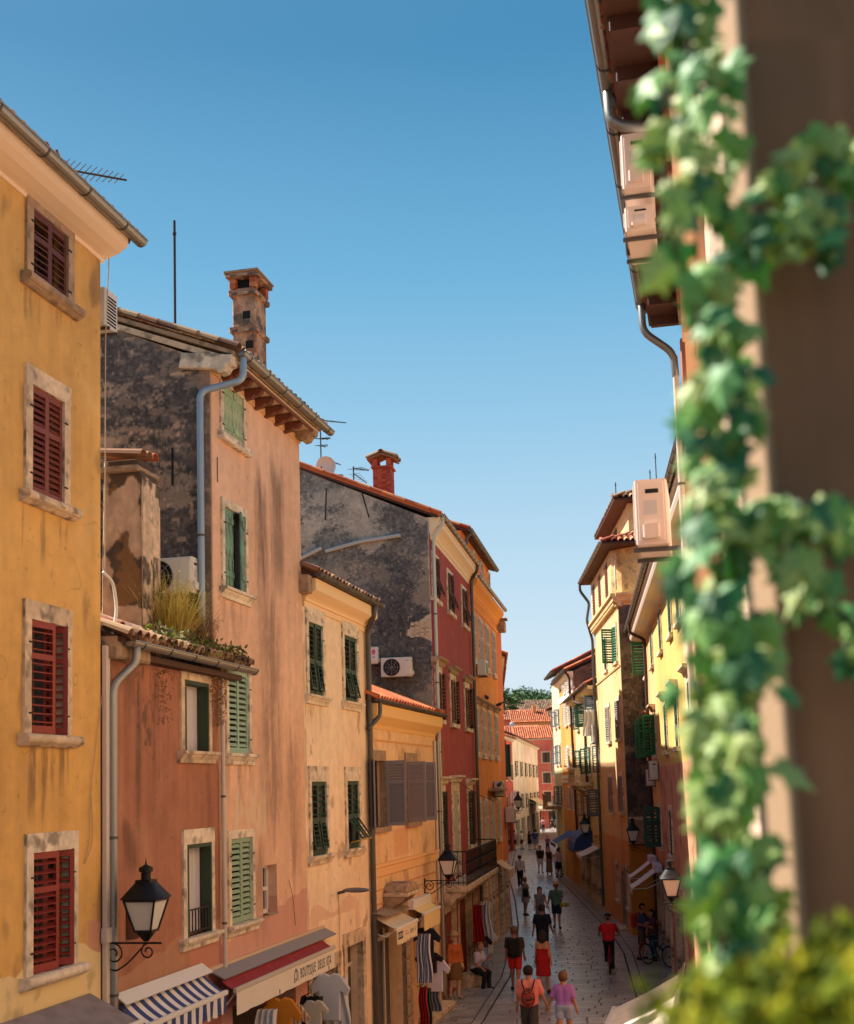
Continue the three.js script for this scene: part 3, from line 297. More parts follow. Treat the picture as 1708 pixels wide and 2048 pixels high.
  pipe(g, [[.18, 7.6, .06], [.18, 3.05, .06], [.2, 2.98, .14]], .034, M.pipeW, 'white_pipe');
  // iron wall tie
  part('wall_tie', bx(-.035, -.02, 10.55, 11.15, -.66, -.63), M.iron, g); part('wall_tie', bx(.2, .22, 10.6, 11.0, .002, .012), M.zincD, g);
}
{ // tall chimney of the salmon house
  const P = D.pink, g = thing('brick_chimney', 'tall eroded brick and plaster chimney on the salmon house roof', 'chimney', P.p[0], 0, P.p[1], P.r);
  const tx = wallTex(3, 4, 80, (x, y) => { const a = fbm(x * 3, y * 3, 4), b = fbm(x * 12, y * 12, 3), k = .75 + .5 * b; let c = [176 * k, 138 * k, 108 * k]; const m = smooth(.5, .6, a), o = smooth(.56, .66, fbm(x * 4 + 20, y * 4)); c = c.map((v, i) => lerp(v, [104, 92, 80][i] * k, m)); return c.map((v, i) => lerp(v, [158, 98, 72][i] * k, o * .6)); }, -1.5, 12);
  const m = wallMat(tx, { bumpScale: .05 }), x0 = 2.5, x1 = 3.1, z0 = -.62, z1 = -.2; g.position.y = .4; part('stack', cb(x0, x1, 11.9, 14.32, z0, z1, .02), m, g);
  for (const [y, e] of [[13.5, .05], [14.18, .06]]) part('band', cb(x0 - e, x1 + e, y, y + .1, z0 - e, z1 + e, .02), m, g);
  for (const sx of [0, 1]) for (const sz of [0, 1]) for (let k = 0; k < 2; k++) part('brick', cb(0, .14, 0, .085, 0, .12, .01), M.tile[(sx + sz + k) % 3], g, sx ? x1 - .1 : x0 - .04, 14.32 + k * .09, sz ? z1 - .08 : z0 - .04);
  part('hood_core', cb(x0 + .08, x1 - .08, 14.3, 14.52, z0 + .08, z1 - .08, .01), M.dark, g); part('cap', cb(x0 - .1, x1 + .1, 14.51, 14.58, z0 - .1, z1 + .1, .015), m, g); part('cap', cb(x0 - .12, x1 + .12, 14.583, 14.62, z0 - .12, z1 + .12, .01), MS.stoneD, g);
  for (const [y, z] of [[13.75, z0 + .2], [13.2, z0 + .25]]) part('hole', bx(x0 - .004, x0 + .02, y, y + .14, z, z + .14), M.dark, g);
}
{ // cream house
  const g = house('cream', 'peach_house', 'pale peach house with dark green louvred shutters and moulded cornice'), w = D.cream.win, X1 = D.cream.w, H = 9.2;
  const tex = wallTex(X1, H, 52, plaster([240, 208, 170], { seed: 51, mott: .05, streak: .03, dirt: [150, 116, 90], stain: (x, y) => { let d = .5 * smooth(.7, .8, fbm(x * 2.2 + 4, y * 2)) + drip(x, y, .2, 1.2, w.c1[2] - .15, .8, .25) + (x < .14 ? .35 * smooth(.45, .6, vn(y * 3, x * 20)) : 0); if (y < 3.5 + .12 * Math.sin(x * 3) && y > 2.85 && x > .2 && x < 3.4 && !(y < 3.3 && x > .7 && x < 3.1 && y < 3.28 + .05 * vn(x * 5, 1))) return [.6, 226, 178, 148, d]; return d; } }));
  const shop2 = [.15, 1.75, .015, 2.35], sh = [w.shop[0], w.shop[1] - .1, .015, 2.62]; facade(g, 0, X1, H, [w.c1, w.c2, w.c3, w.c4, sh, shop2], wallMat(tex)); sideWall(g, X1 - .3, [[-7, 0], [-.35, 0], [-.35, H], [-3.5, 11.0], [-7, H]], MS.stone); sideWall(g, 0, [[-7, 0], [-.35, 0], [-.35, H], [-3.5, 11.0], [-7, H]], MS.stone); fill(g, 0, X1, H, 7, MS.stone);
  const cm = mat([246, 206, 156], .85); part('cornice', moulding([[-.3, 9.19], [.03, 9.19], [.03, 9.3], [.06, 9.31], [.06, 9.36], [.1, 9.4], [.2, 9.46], [.26, 9.5], [.26, 9.72], [-.3, 9.72]], .06, X1 + .1), cm, g); part('cornice_end', cb(-.16, .06, 9.42, 9.76, -.3, .2, .02), MS.stoneD, g);
  gutter(g, -.05, X1 + .12, 9.79, .33, .07, M.zincD, .8); tiles(g, 0, X1, 9.82, .26, 11.3, -3.5, M.tileOld, { seed: 16, rows: 1 });
  const A = { sur: MS.stoneW, sw: .12, lint: .28, sill: 'ogee', m: mGreenD, tilt: .45, sp: .1, own: true, hinges: true };
  win(g, w.c1, { ...A, leaves: shut(0, .03, { flap: .12 }) }); win(g, w.c2, { ...A, leaves: shut(.02, 0, { flap: .2 }) }); win(g, w.c3, { ...A, leaves: shut(0, .0, { flap: .14 }) }); win(g, w.c4, { ...A, leaves: shut(0, .0, { flap: .62 }) });
  part('shutter_prop', tube([[w.c4[0] + .2, w.c4[2] + .12, .02], [w.c4[0] + .6, w.c4[2] + .2, .36]], .012, 6), mat([216, 168, 60], .6), g);
  for (const s of [sh, shop2]) { part('doorway', merge([bx(s[0] - .2, s[0] + .01, 0, s[3], -.1, .03), bx(s[1] - .01, s[1] + .2, 0, s[3], -.1, .03), bx(s[0] - .22, s[1] + .22, s[3] - .01, s[3] + .26, -.1, .035)]), MS.stone, g); part('shop_window', merge([bx(s[0], s[0] + .07, 0, s[3], -.3, -.22), bx(s[1] - .5, s[1] - .43, 0, s[3], -.3, -.22), bx(s[0] + .07, s[1], 2.1, 2.18, -.3, -.22), bx(s[0] + .07, s[1], 0, .12, -.3, -.22)]), mGreyP, g); part('pane', bx(s[0] + .07, s[1], .12, s[3] - .02, -.27, -.26), M.glass, g); }
  pipe(g, [[X1 - .35, 9.72, .33], [X1 - .35, 9.5, .3], [X1 - .08, 9.25, .08], [X1 - .08, 7.2, .08], [X1 - .08, .15, .08]], .06, M.zincD);
}
{ // small house with the orange tile roof
  const g = house('small', 'orange_roofed_house', 'low apricot house with bright orange tile roof and grey open shutters'), w = D.small.win, X1 = D.small.w, H = 7.1;
  const s1 = [.25, 1.35, w.s1[2], w.s1[3]], s2 = [3.35, 4.45, w.s1[2] + .02, w.s1[3]], sL = [.1, 2.55, .015, 2.7], sR = [4.35, 5.9, .015, 2.55];
  const tex = wallTex(X1, H, 44, plaster([232, 188, 138], { seed: 71, mott: .05, streak: .05, dirt: [140, 100, 74], stain: (x, y) => (x > 2.1 && x < 3.5 && y > 4.15 && y < 4.8) ? [.5, 222, 154, 104] : .35 * smooth(.68, .8, fbm(x * 1.6 + 4, y * 1.4)) }));
  facade(g, 0, X1, H, [s1, s2, sL, sR], wallMat(tex)); sideWall(g, X1 - .3, [[-6, 0], [-.35, 0], [-.35, H], [-6, 9.2]], MS.stone); sideWall(g, 0, [[-6, 0], [-.35, 0], [-.35, H], [-6, 9.2]], MS.stone); fill(g, 0, X1, H, 6, MS.stone);
  part('cornice', moulding([[-.3, 7.09], [.02, 7.09], [.05, 7.16], [.06, 7.18], [.12, 7.24], [.2, 7.32], [.24, 7.36], [.24, 7.62], [-.3, 7.62]], -.02, X1 - .1), mat([240, 190, 120], .85), g); part('frieze_line', bx(.1, X1 - .3, 6.82, 6.86, -.02, .02), mat([220, 160, 100], .85), g);
  part('string_course', moulding([[-.05, 3.82], [.05, 3.82], [.05, 4.0], [.08, 4.02], [.08, 4.09], [-.05, 4.09]], 0, X1), mat([238, 184, 124], .85), g); for (const y of [3.5, 3.2]) part('joint_line', bx(.05, X1, y, y + .03, -.01, .014), mat([206, 146, 94], .85), g);
  gutter(g, -.15, X1 + .2, 7.7, .27, .07, M.zincD, .8); tiles(g, -.1, X1 + .1, 7.72, .2, 9.15, -3.3, M.tileOr, { seed: 23, rows: 8, keep: 300, sp: .27 });
  pipe(g, [[.1, 7.64, .27], [.1, 7.35, .27], [-.12, 7.1, .1], [-.2, 7.05, .08]], .05, M.zincD, 'gutter_outlet', false); pipe(g, [[X1 - .12, 7.0, .1], [X1 - .12, 3, .1], [X1 - .12, .2, .1], [X1 + .05, .08, .2]], .055, M.zinc); pipe(g, [[X1 - .3, 7.0, .05], [X1 - .3, 2.7, .05]], .04, M.pipeW, 'cream_pipe');
  const A = { sur: MS.stoneD, sw: .06, lint: .22, sill: 'block', m: mGrey, tilt: 1.15, sp: .055, mid: [.67], own: true, hinges: true };
  win(g, s1, { ...A, leaves: [{ side: 'L', ang: 2.85, z: .05 }, { side: 'R', ang: 1.7, z: .05, w: .44 }] }); win(g, s2, { ...A, leaves: [{ side: 'L', ang: 1.62, z: .05, w: .46 }, { side: 'R', ang: 1.85, z: .05, w: .46 }] });
  // old stone doorway with a shell hood
  part('shop_doorway', merge([bx(sL[0] - .09, sL[0] + .01, 0, 2.7, -.1, .06), bx(sL[0], sL[1], 2.69, 2.9, -.1, .06)]), MS.stoneD, g); const pil = part('rusticated_pillar', bx(2.56, 2.92, .0, 3.4, -.1, .08), MS.stoneD, g); for (let k = 0; k < 8; k++) part('pillar_block', cb(2.54, 2.94, .12 + k * .33, .41 + k * .33, .05, .16, .045), MS.stoneD, pil); part('pillar_block', cb(2.5, 2.98, .0, .1, -.1, .22, .02), MS.stoneD, pil);
  const hood = []; for (let i = 0; i <= 10; i++) { const t = PI * i / 10; hood.push([-Math.cos(t) * .62, Math.sin(t) * .22]); } part('shell_hood', prism(hood, 0, .55, [], .03).translate(1.6, 3.42, 0), MS.stoneD, g); part('hood_slab', cb(.93, 2.27, 3.34, 3.42, -.05, .6, .02), MS.stone, g); for (const x of [1.05, 2.05]) part('hood_bracket', prism([[0, 3.34], [.5, 3.34], [.42, 3.22], [.2, 3.1], [.12, 2.9], [0, 2.84]], -.09, .09, [], .015).rotateY(-PI / 2), MS.stoneD, g, x, 0, 0);
  part('shop_frame', merge([bx(sL[0] + .05, sL[0] + .13, 0, 2.6, -.34, -.26), bx(1.1, 1.2, 0, 2.6, -.34, -.26), bx(1.9, 2.0, 0, 2.6, -.34, -.26), bx(sL[0] + .13, 2.5, 2.3, 2.4, -.34, -.26), bx(sL[0] + .13, 2.5, 0, .3, -.34, -.26)]), mGreyP, g); part('pane', bx(sL[0] + .13, 2.5, .3, 2.6, -.31, -.3), M.glass, g);
  part('door_surround', merge([bx(sR[0] - .18, sR[0] + .01, 0, 2.55, -.1, .04), bx(sR[1] - .01, sR[1] + .18, 0, 2.55, -.1, .04), bx(sR[0] - .2, sR[1] + .2, 2.54, 2.75, -.1, .045)]), MS.stone, g); part('door', bx(sR[0] + .02, sR[1] - .02, .02, 2.52, -.3, -.24), mGreyP, g); part('door_step', cb(4.0, 6.5, 0, .16, -.1, .42, .02), MS.stone, g);
}
{ // red house
  const g = house('red', 'red_house', 'crimson red house with grey weathered gable, cream cornice and iron balcony'), w = D.red.win, X1 = D.red.w, H = 12.75;
  const W = (k, wd, dx = .1) => lft(w[k], wd, dx), r1 = [.2, 1.2, 11.0, 12.15], r2 = [3.05, 4.05, 11.0, 12.15], r3 = [6.2, 7.2, 11.0, 12.15], r4 = [.2, 1.2, 7.62, 8.92], r5 = [3.0, 4.0, 7.62, 8.92], r6 = [6.2, 7.2, 7.62, 8.92], r7 = [.2, 1.2, 3.6, 5.63], r8 = [2.85, 3.95, 3.12, 5.63], r9 = [6.15, 7.15, 3.9, 5.6], sh = [.5, 2.6, .015, 2.3], sh2 = [3.4, 5.6, .015, 2.4], sh3 = [6.2, 7.6, .015, 2.4];
  const tex = wallTex(X1, H, 40, plaster([162, 66, 60], { seed: 91, mott: .06, streak: .08, dirt: [96, 40, 36], stain: (x, y) => .3 * smooth(.66, .8, fbm(x * 1.3 + 14, y * .9)) }));
  facade(g, 0, X1, H, [r1, r2, r3, r4, r5, r6, r7, r8, r9, sh, sh2, sh3], wallMat(tex));
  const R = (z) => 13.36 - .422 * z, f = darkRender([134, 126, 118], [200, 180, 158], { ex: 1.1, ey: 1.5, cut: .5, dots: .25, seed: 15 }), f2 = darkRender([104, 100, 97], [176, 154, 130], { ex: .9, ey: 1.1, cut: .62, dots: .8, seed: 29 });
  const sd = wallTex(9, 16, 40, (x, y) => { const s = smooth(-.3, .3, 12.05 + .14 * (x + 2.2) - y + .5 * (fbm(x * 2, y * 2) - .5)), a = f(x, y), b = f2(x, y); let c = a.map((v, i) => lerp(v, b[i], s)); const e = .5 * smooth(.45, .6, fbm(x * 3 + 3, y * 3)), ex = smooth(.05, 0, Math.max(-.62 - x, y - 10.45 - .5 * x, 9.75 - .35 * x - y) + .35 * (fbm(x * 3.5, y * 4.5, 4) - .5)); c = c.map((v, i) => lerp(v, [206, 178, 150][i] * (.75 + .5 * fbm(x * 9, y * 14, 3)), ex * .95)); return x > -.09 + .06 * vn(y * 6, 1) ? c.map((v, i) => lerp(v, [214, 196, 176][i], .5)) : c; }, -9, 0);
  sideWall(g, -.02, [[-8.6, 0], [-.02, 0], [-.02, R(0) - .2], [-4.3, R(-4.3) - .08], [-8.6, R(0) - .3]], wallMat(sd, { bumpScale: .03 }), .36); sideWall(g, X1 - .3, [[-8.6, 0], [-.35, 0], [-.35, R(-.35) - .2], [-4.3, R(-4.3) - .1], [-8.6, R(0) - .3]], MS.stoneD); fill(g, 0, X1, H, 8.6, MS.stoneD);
  tiles(g, -.06, X1 - .2, R(.25), .25, R(-4.3), -4.3, M.tileOr, { seed: 31, rows: 1, cols: 1 }); part('roof', thick(V(-.05, R(-4.3), -4.3), V(X1, R(-4.3), -4.3), V(X1, R(0), -8.7), V(-.05, R(0), -8.7), -.06), M.brown, g); part('verge', bx(-.1, -.02, -.06, .05, 0, 4.75).applyMatrix4(new THREE.Matrix4().makeRotationX(Math.atan(.422))).translate(0, R(-4.3) + .03, -4.3), M.tileOr[2], g);
  part('cornice', moulding([[-.3, 12.6], [.02, 12.6], [.02, 12.7], [.05, 12.72], [.07, 12.8], [.16, 12.9], [.24, 12.96], [.27, 12.98], [.27, 13.12], [.3, 13.14], [.3, 13.2], [-.3, 13.2]], .02, X1 - .3), mat([242, 214, 172], .85), g);
  gutter(g, -.02, X1 - .25, 13.27, .36, .07, M.zinc, .6); pipe(g, [[.12, 13.2, .36], [.12, 13, .36], [.05, 12.7, .12], [.1, 12.4, .08], [.1, 2.9, .08]], .05, mat([196, 198, 180], .6)); pipe(g, [[X1 - .5, 13.2, .36], [X1 - .5, 13.0, .34], [X1 - .25, 12.75, .1], [X1 - .25, 12.4, .1], [X1 - .25, .2, .1]], .055, M.zincD);
  const A = { sur: MS.stoneW, sw: .12, lint: .14, sill: 'block', m: mBrownS, tilt: .5, sp: .1, own: true };
  for (const r of [r1, r2, r3]) win(g, r, { ...A, leaves: shut(.05, .12, { flap: .3, z: .06 }) }); for (const r of [r4, r5, r6]) win(g, r, { ...A, hood: MS.stoneD, m: mat([104, 58, 38], .6), lint: .2, leaves: shut(.05, .3, { z: .06 }), mid: [] });
  for (const r of [r7, r9]) win(g, r, { ...A, hood: MS.stoneW, lint: .2, leaves: shut(.1, .2, { z: .06 }), m: mat([58, 52, 40], .6), mid: [], own: false }); win(g, r8, { ...A, hood: MS.stoneW, lint: .25, sw: .22, sill: null, leaves: shut(.0, .02, { board: true }), m: mat([188, 178, 162], .7) });
  for (const s of [sh, sh2, sh3]) { part('shopfront', merge([bx(s[0] - .12, s[0] + .01, 0, s[3], -.1, .04), bx(s[1] - .01, s[1] + .12, 0, s[3], -.1, .04), bx(s[0] - .14, s[1] + .14, s[3] - .01, s[3] + .2, -.1, .045)]), MS.stone, g); part('shop_frame', merge([bx(s[0], s[0] + .08, 0, s[3], -.3, -.24), bx(s[1] - .08, s[1], 0, s[3], -.3, -.24), bx(s[0] + .08, s[1] - .08, 0, .5, -.3, -.24), bx((s[0] + s[1]) / 2 - .04, (s[0] + s[1]) / 2 + .04, .5, s[3], -.3, -.24)]), mat([120, 96, 70], .7), g); part('pane', bx(s[0] + .08, s[1] - .08, .5, s[3], -.28, -.27), M.glass, g); }
  // pipes along the gable
  for (const pts of [[[-.1, 12.4, -2.95], [-.1, 12.62, -1.9], [-.1, 12.72, -.8]], [[-.1, 12.1, -4], [-.1, 12.5, -3.05]]]) pipe(g, pts, .055, mat([176, 172, 168], .55), 'gable_pipe', false);
  for (const [y, z, t] of [[13.3, -2.95, .05], [13.3, -1.7, -.25]]) { const q = part('wall_tie', bx(-.035, -.02, 0, .9, -.015, .015), M.iron, g, 0, y, z); q.rotation.x = t; }
  { const r = rng(12); for (let i = 0; i < 16; i++) { const z = -.08 - (i % 4) * .14 - r() * .03, y = 9.92 + Math.floor(i / 4) * .11 + (i % 4) * -.02; part('bared_stone', cb(-.05, .03, y, y + .075 + .02 * r(), z - .1, z + .02, .014), r() > .5 ? MS.stoneW : MS.stone, g); } }
  // balcony
  const b = part('balcony_slab', cb(.45, 8.0, 2.9, 3.06, 0, .72, .02), MS.stone, g); for (const x of [.6, 2.4, 4.2, 6, 7.8]) part('balcony_bracket', prism([[0, 2.9], [.66, 2.9], [.6, 2.78], [.36, 2.7], [.25, 2.52], [0, 2.46]], -.1, .1, [], .015).rotateY(-PI / 2), MS.stone, g, x, 0, 0);
  const rl = part('balcony_railing', merge([tube([[.5, 3.98, .02], [.5, 3.98, .67], [7.95, 3.98, .67], [7.95, 3.98, .02]], .018, 6, 0), tube([[.5, 3.14, .02], [.5, 3.14, .67], [7.95, 3.14, .67], [7.95, 3.14, .02]], .014, 6, 0), tube([[.5, 3.62, .67], [7.95, 3.62, .67]], .008, 6, 0)]), M.iron, g);
  const bar = merge([bx(-.008, .008, 0, .92, -.008, .008), new THREE.TorusGeometry(.045, .007, 4, 10).translate(.055, .62, 0), new THREE.TorusGeometry(.045, .007, 4, 10).translate(.055, .3, 0)]); for (let k = 0; k <= 44; k++) part('railing_bar', bar, M.iron, rl, .5 + k * 7.45 / 44, 3.06, .67); for (let k = 1; k < 5; k++) part('railing_bar', bar, M.iron, rl, .5, 3.06, .05 + k * .13).rotation.y = PI / 2;
}
{ // brick chimney on the red house
  const P = D.red, g = thing('brick_chimney', 'red brick chimney with little tiled hood on the crimson house roof', 'chimney', P.p[0], 0, P.p[1], P.r), x0 = .9, z0 = -1.75, s = .52;
  part('mortar_core', bx(x0 + .012, x0 + s - .012, 13.4, 14.92, z0 + .012, z0 + s - .012), mat([190, 150, 120], .95), g); const ms = [[176, 74, 50], [192, 88, 60], [160, 66, 48]].map((c) => mat(c, .9)), r = rng(5), bk = bx(0, .125, 0, .075, 0, .06), bk2 = bx(0, .06, 0, .075, 0, .125);
  for (let k = 0; k < 13; k++) { const y = 13.9 + k * .079; for (let i = 0; i < 4; i++) { const o = k % 2 ? 0 : 0; part('brick', bk, ms[Math.floor(r() * 3)], g, x0 + .002 + i * .131 + o, y, z0 + s - .058 + r() * .004); part('brick', bk2, ms[Math.floor(r() * 3)], g, x0 - .002 - r() * .003, y, z0 + i * .131 + (k % 2 ? .001 : .002)); } }
  part('band', cb(x0 - .05, x0 + s + .05, 14.93, 14.99, z0 - .05, z0 + s + .05, .01), ms[0], g); for (const sx of [0, 1]) for (const sz of [0, 1]) part('post', cb(0, .13, 0, .22, 0, .13, .01), ms[1], g, sx ? x0 + s - .13 : x0, 14.99, sz ? z0 + s - .13 : z0);
  for (const q of [-1, 1]) { const t = part('hood_slope', thick(V(x0 - .1, 0, 0), V(x0 + s + .1, 0, 0), V(x0 + s + .1, .16, -.42), V(x0 - .1, .16, -.42), -.04), M.tileOld[0], g, 0, 15.2, 0); t.position.z = z0 + s / 2 + q * .42; if (q < 0) { t.rotation.y = PI; t.position.x = 2 * x0 + s; } for (let i = 0; i < 4; i++) { const tl = part('hood_tile', tileGeo, M.tileOld[(i + 1) % 5], g, x0 - .02 + i * .19, 15.23, z0 + s / 2 + q * .44); tl.rotation.order = 'YXZ'; tl.rotation.set(-.36, q > 0 ? PI : 0, 0); } } part('ridge_tile', tileGeo.clone().rotateY(PI / 2).scale(1.7, 1, 1), M.tile[1], g, x0 - .1, 15.38, z0 + s / 2);
}
{ // orange house
  const g = house('orange', 'orange_house', 'bright orange house with attic storey, many tall narrow pale shutters'), w = D.orange.win, X1 = D.orange.w, H = 12.3, at = D.orangeatt.win, dx = 7.6 - 8.15;
  const rows = [['o1', 'o2', 'o3', 'o4'], ['o5', 'o6', 'o7', 'o8'], ['o9', 'o10', 'o11', 'o12']], us = [.15, 2.1, 4.1, 6.3], all = []; rows.forEach((q, j) => q.forEach((k, i) => all.push([us[i] + .1, us[i] + .88, [10.05, 6.82, 3.72][j], [11.72, 8.48, 5.25][j], j]))); const sh = [[.6, 2.0, .015, 2.5], [3.2, 4.4, .015, 2.5], [5.4, 7.0, .015, 2.5], [7.6, 9.2, .015, 2.5]];
  const tex = wallTex(X1, H, 36, plaster([228, 140, 60], { seed: 111, mott: .05, streak: .06, stain: (x, y) => x > 8.2 ? [.8, 214, 108, 70] : 0 })), wm = wallMat(tex); facade(g, 0, X1, H, [...all.map((r) => r.slice(0, 4)), ...sh], wm); const om = mat([236, 140, 58], .9); sideWall(g, .0, [[-8, 0], [-.36, 0], [-.36, 12.4], [-.36, 14.3], [-4.2, 16.0], [-8, 14.3]], om); sideWall(g, X1 - .3, [[-8, 0], [-.35, 0], [-.35, H], [-8, H]], om); fill(g, 0, X1, H, 8, om);
  part('cornice', moulding([[-.3, 12.29], [.02, 12.29], [.03, 12.36], [.06, 12.38], [.08, 12.48], [.18, 12.6], [.25, 12.66], [.28, 12.7], [.28, 12.86], [-.3, 12.86]], -.02, 8.75), mat([240, 158, 70], .85), g); part('frieze_line', moulding([[-.03, 11.95], [.03, 11.95], [.05, 12.02], [-.03, 12.02]], 0, 8.6), mat([240, 156, 84], .85), g);
  gutter(g, 0, 8.95, 12.94, .34, .07, M.zinc, .7); const az = -.2; const aw = ['at1', 'at2', 'at3'].map((k) => { const r = at[k]; return [r[0] + dx - .1, r[0] + dx + .75, 13.45, 14.3]; }); facade(g, -.2, 8.0, 14.5, aw, om, .3, 12.3, az, 'attic_wall'); sideWall(g, 7.9, [[-6, 12], [-.45, 12], [-.45, 14.45], [-4.2, 15.9], [-6, 14.9]], om, .3, 'attic_side_wall'); gutter(g, -.35, 8.15, 14.5, .12, .09, M.zincD, .8); pipe(g, [[-.1, 14.4, .12], [-.1, 14.2, -.05], [-.1, 13.0, -.05]], .06, M.zincD, 'attic_pipe', false); tiles(g, -.3, 8.1, 14.52, .04, 16.05, -4.2, M.tile, { seed: 41, rows: 1, cols: 1 }); part('canopy_end', cb(8.7, 9.35, 12.05, 12.5, -.2, .3, .03), MS.stoneD, g); for (let k = 0; k < 3; k++) { const t = part('end_tile', tileGeo, M.tileOld[k], g, 8.8 + k * .2, 12.53, .38); t.rotation.y = PI; }
  for (const r of aw) win(g, r, { sur: MS.stoneW, sw: .08, lint: .1, sill: 'block', m: mGreyP, leaves: shut(.1, .2), own: false, z: az, pane: false });
  for (const r of all) win(g, r.slice(0, 4), { sur: MS.stoneW, sw: .06, ext: .04, lint: .1, sill: 'block', m: r[4] === 2 ? mat([206, 196, 180], .7) : mat([204, 194, 182], .7), leaves: shut(.02, .04, { z: .06 }), own: r[4] < 2, sp: .13, tilt: .2, mid: [.6], hood: r[4] === 1 ? MS.stoneD : null, pane: true });
  for (const s of sh) { part('shopfront', merge([bx(s[0] - .12, s[0] + .01, 0, s[3], -.1, .05), bx(s[1] - .01, s[1] + .12, 0, s[3], -.1, .05), bx(s[0] - .14, s[1] + .14, s[3] - .01, s[3] + .2, -.1, .055)]), MS.stoneW, g); part('pane', bx(s[0], s[1], 0, s[3], -.2, -.19), M.glass, g); }
  part('chimney', cb(5.6, 6.5, 13, 15.25, -1.5, -.9, .02), mat([116, 98, 80], .95), g); part('chimney_cap', cb(5.5, 6.6, 15.25, 15.34, -1.6, -.8, .02), mat([96, 84, 72], .95), g);
}
// ------------------------------------------------------------------ right row (local x runs towards the camera)
const mGreenB = mat([30, 110, 62], .55), mGreenDk = mat([22, 74, 52], .6), mBlueGrey = mat([84, 96, 104], .65);
function simpleWin(g, cx, y0, y1, m, o = {}) { const w = o.w ?? 1.0, r = [cx - w / 2, cx + w / 2, y0, y1]; win(g, r, { sur: MS.stoneW, sw: .1, lint: .14, sill: 'block', m, own: false, sp: .11, tilt: .5, leaves: shut(.03, .06), ...o }); return r; }
const wr = (cx, y0, y1, w = 1.0) => [cx - w / 2, cx + w / 2, y0, y1];
{ // nearest house on the right, under whose eaves the camera looks
  const g = house('r1', 'ochre_eaves_house', 'nearest right hand orange house with deep timber eaves and zinc gutter above'), H = 12.3, L = 14.5;
  const tex = wallTex(15, H, 30, plaster([230, 198, 170], { seed: 131 })), ws = [wr(4.2, 9.3, 10.9), wr(9.0, 9.3, 10.9), wr(4.2, 5.9, 7.5), wr(9.0, 5.9, 7.5)]; facade(g, 0, L, H, ws, wallMat(tex)); sideWall(g, 0, [[-7, 0], [-.35, 0], [-.35, H], [-7, 14]], MS.stone); sideWall(g, L - .3, [[-7, 0], [-.35, 0], [-.35, H], [-7, 14]], MS.stone); fill(g, 0, L, H, 7, MS.stone);
  for (const r of ws) win(g, r, { sur: mat([232, 186, 150], .85), sw: .2, lint: .3, proud: .2, sill: 'block', m: mGreenDk, leaves: shut(.05, .05), hood: mat([232, 186, 150], .85) });
  part('eave_soffit', bx(0, L, 12.5, 12.54, -.2, .74), M.brown, g); for (let k = 0; k < 18; k++) part('rafter', cb(-.05, .05, 12.36, 12.5, -.2, .7, .01), M.brown, g, .35 + k * .82, 0, 0); for (let k = 0; k < 17; k++) part('eave_brick', cb(-.3, .3, 12.3, 12.48, .02, .3, .01), k % 3 ? M.tile[2] : MS.stoneD, g, .76 + k * .82, 0, 0);
  part('pilaster', cb(-.02, .2, 0, 12.2, -.1, .3, .02), mat([196, 120, 92], .85), g); pipe(g, [[.3, 11.9, .38], [.3, 7.0, .38], [.3, .3, .38]], .045, M.pipeW, 'white_pipe');
  gutter(g, .05, L, 12.78, .82, .085, M.zinc, 1.25); tiles(g, 0, L, 12.72, .72, 14, -3, M.tile, { seed: 51, rows: 1 }); pipe(g, [[.35, 12.7, .82], [.35, 12.3, .82], [.32, 11.95, .4], [.3, 11.6, .38]], .055, M.zinc, 'gutter_outlet', false); pipe(g, [[6.2, 12.7, .82], [6.2, 12.35, .82], [6.2, 12.2, .1]], .06, M.zinc, 'gutter_outlet', false);
}
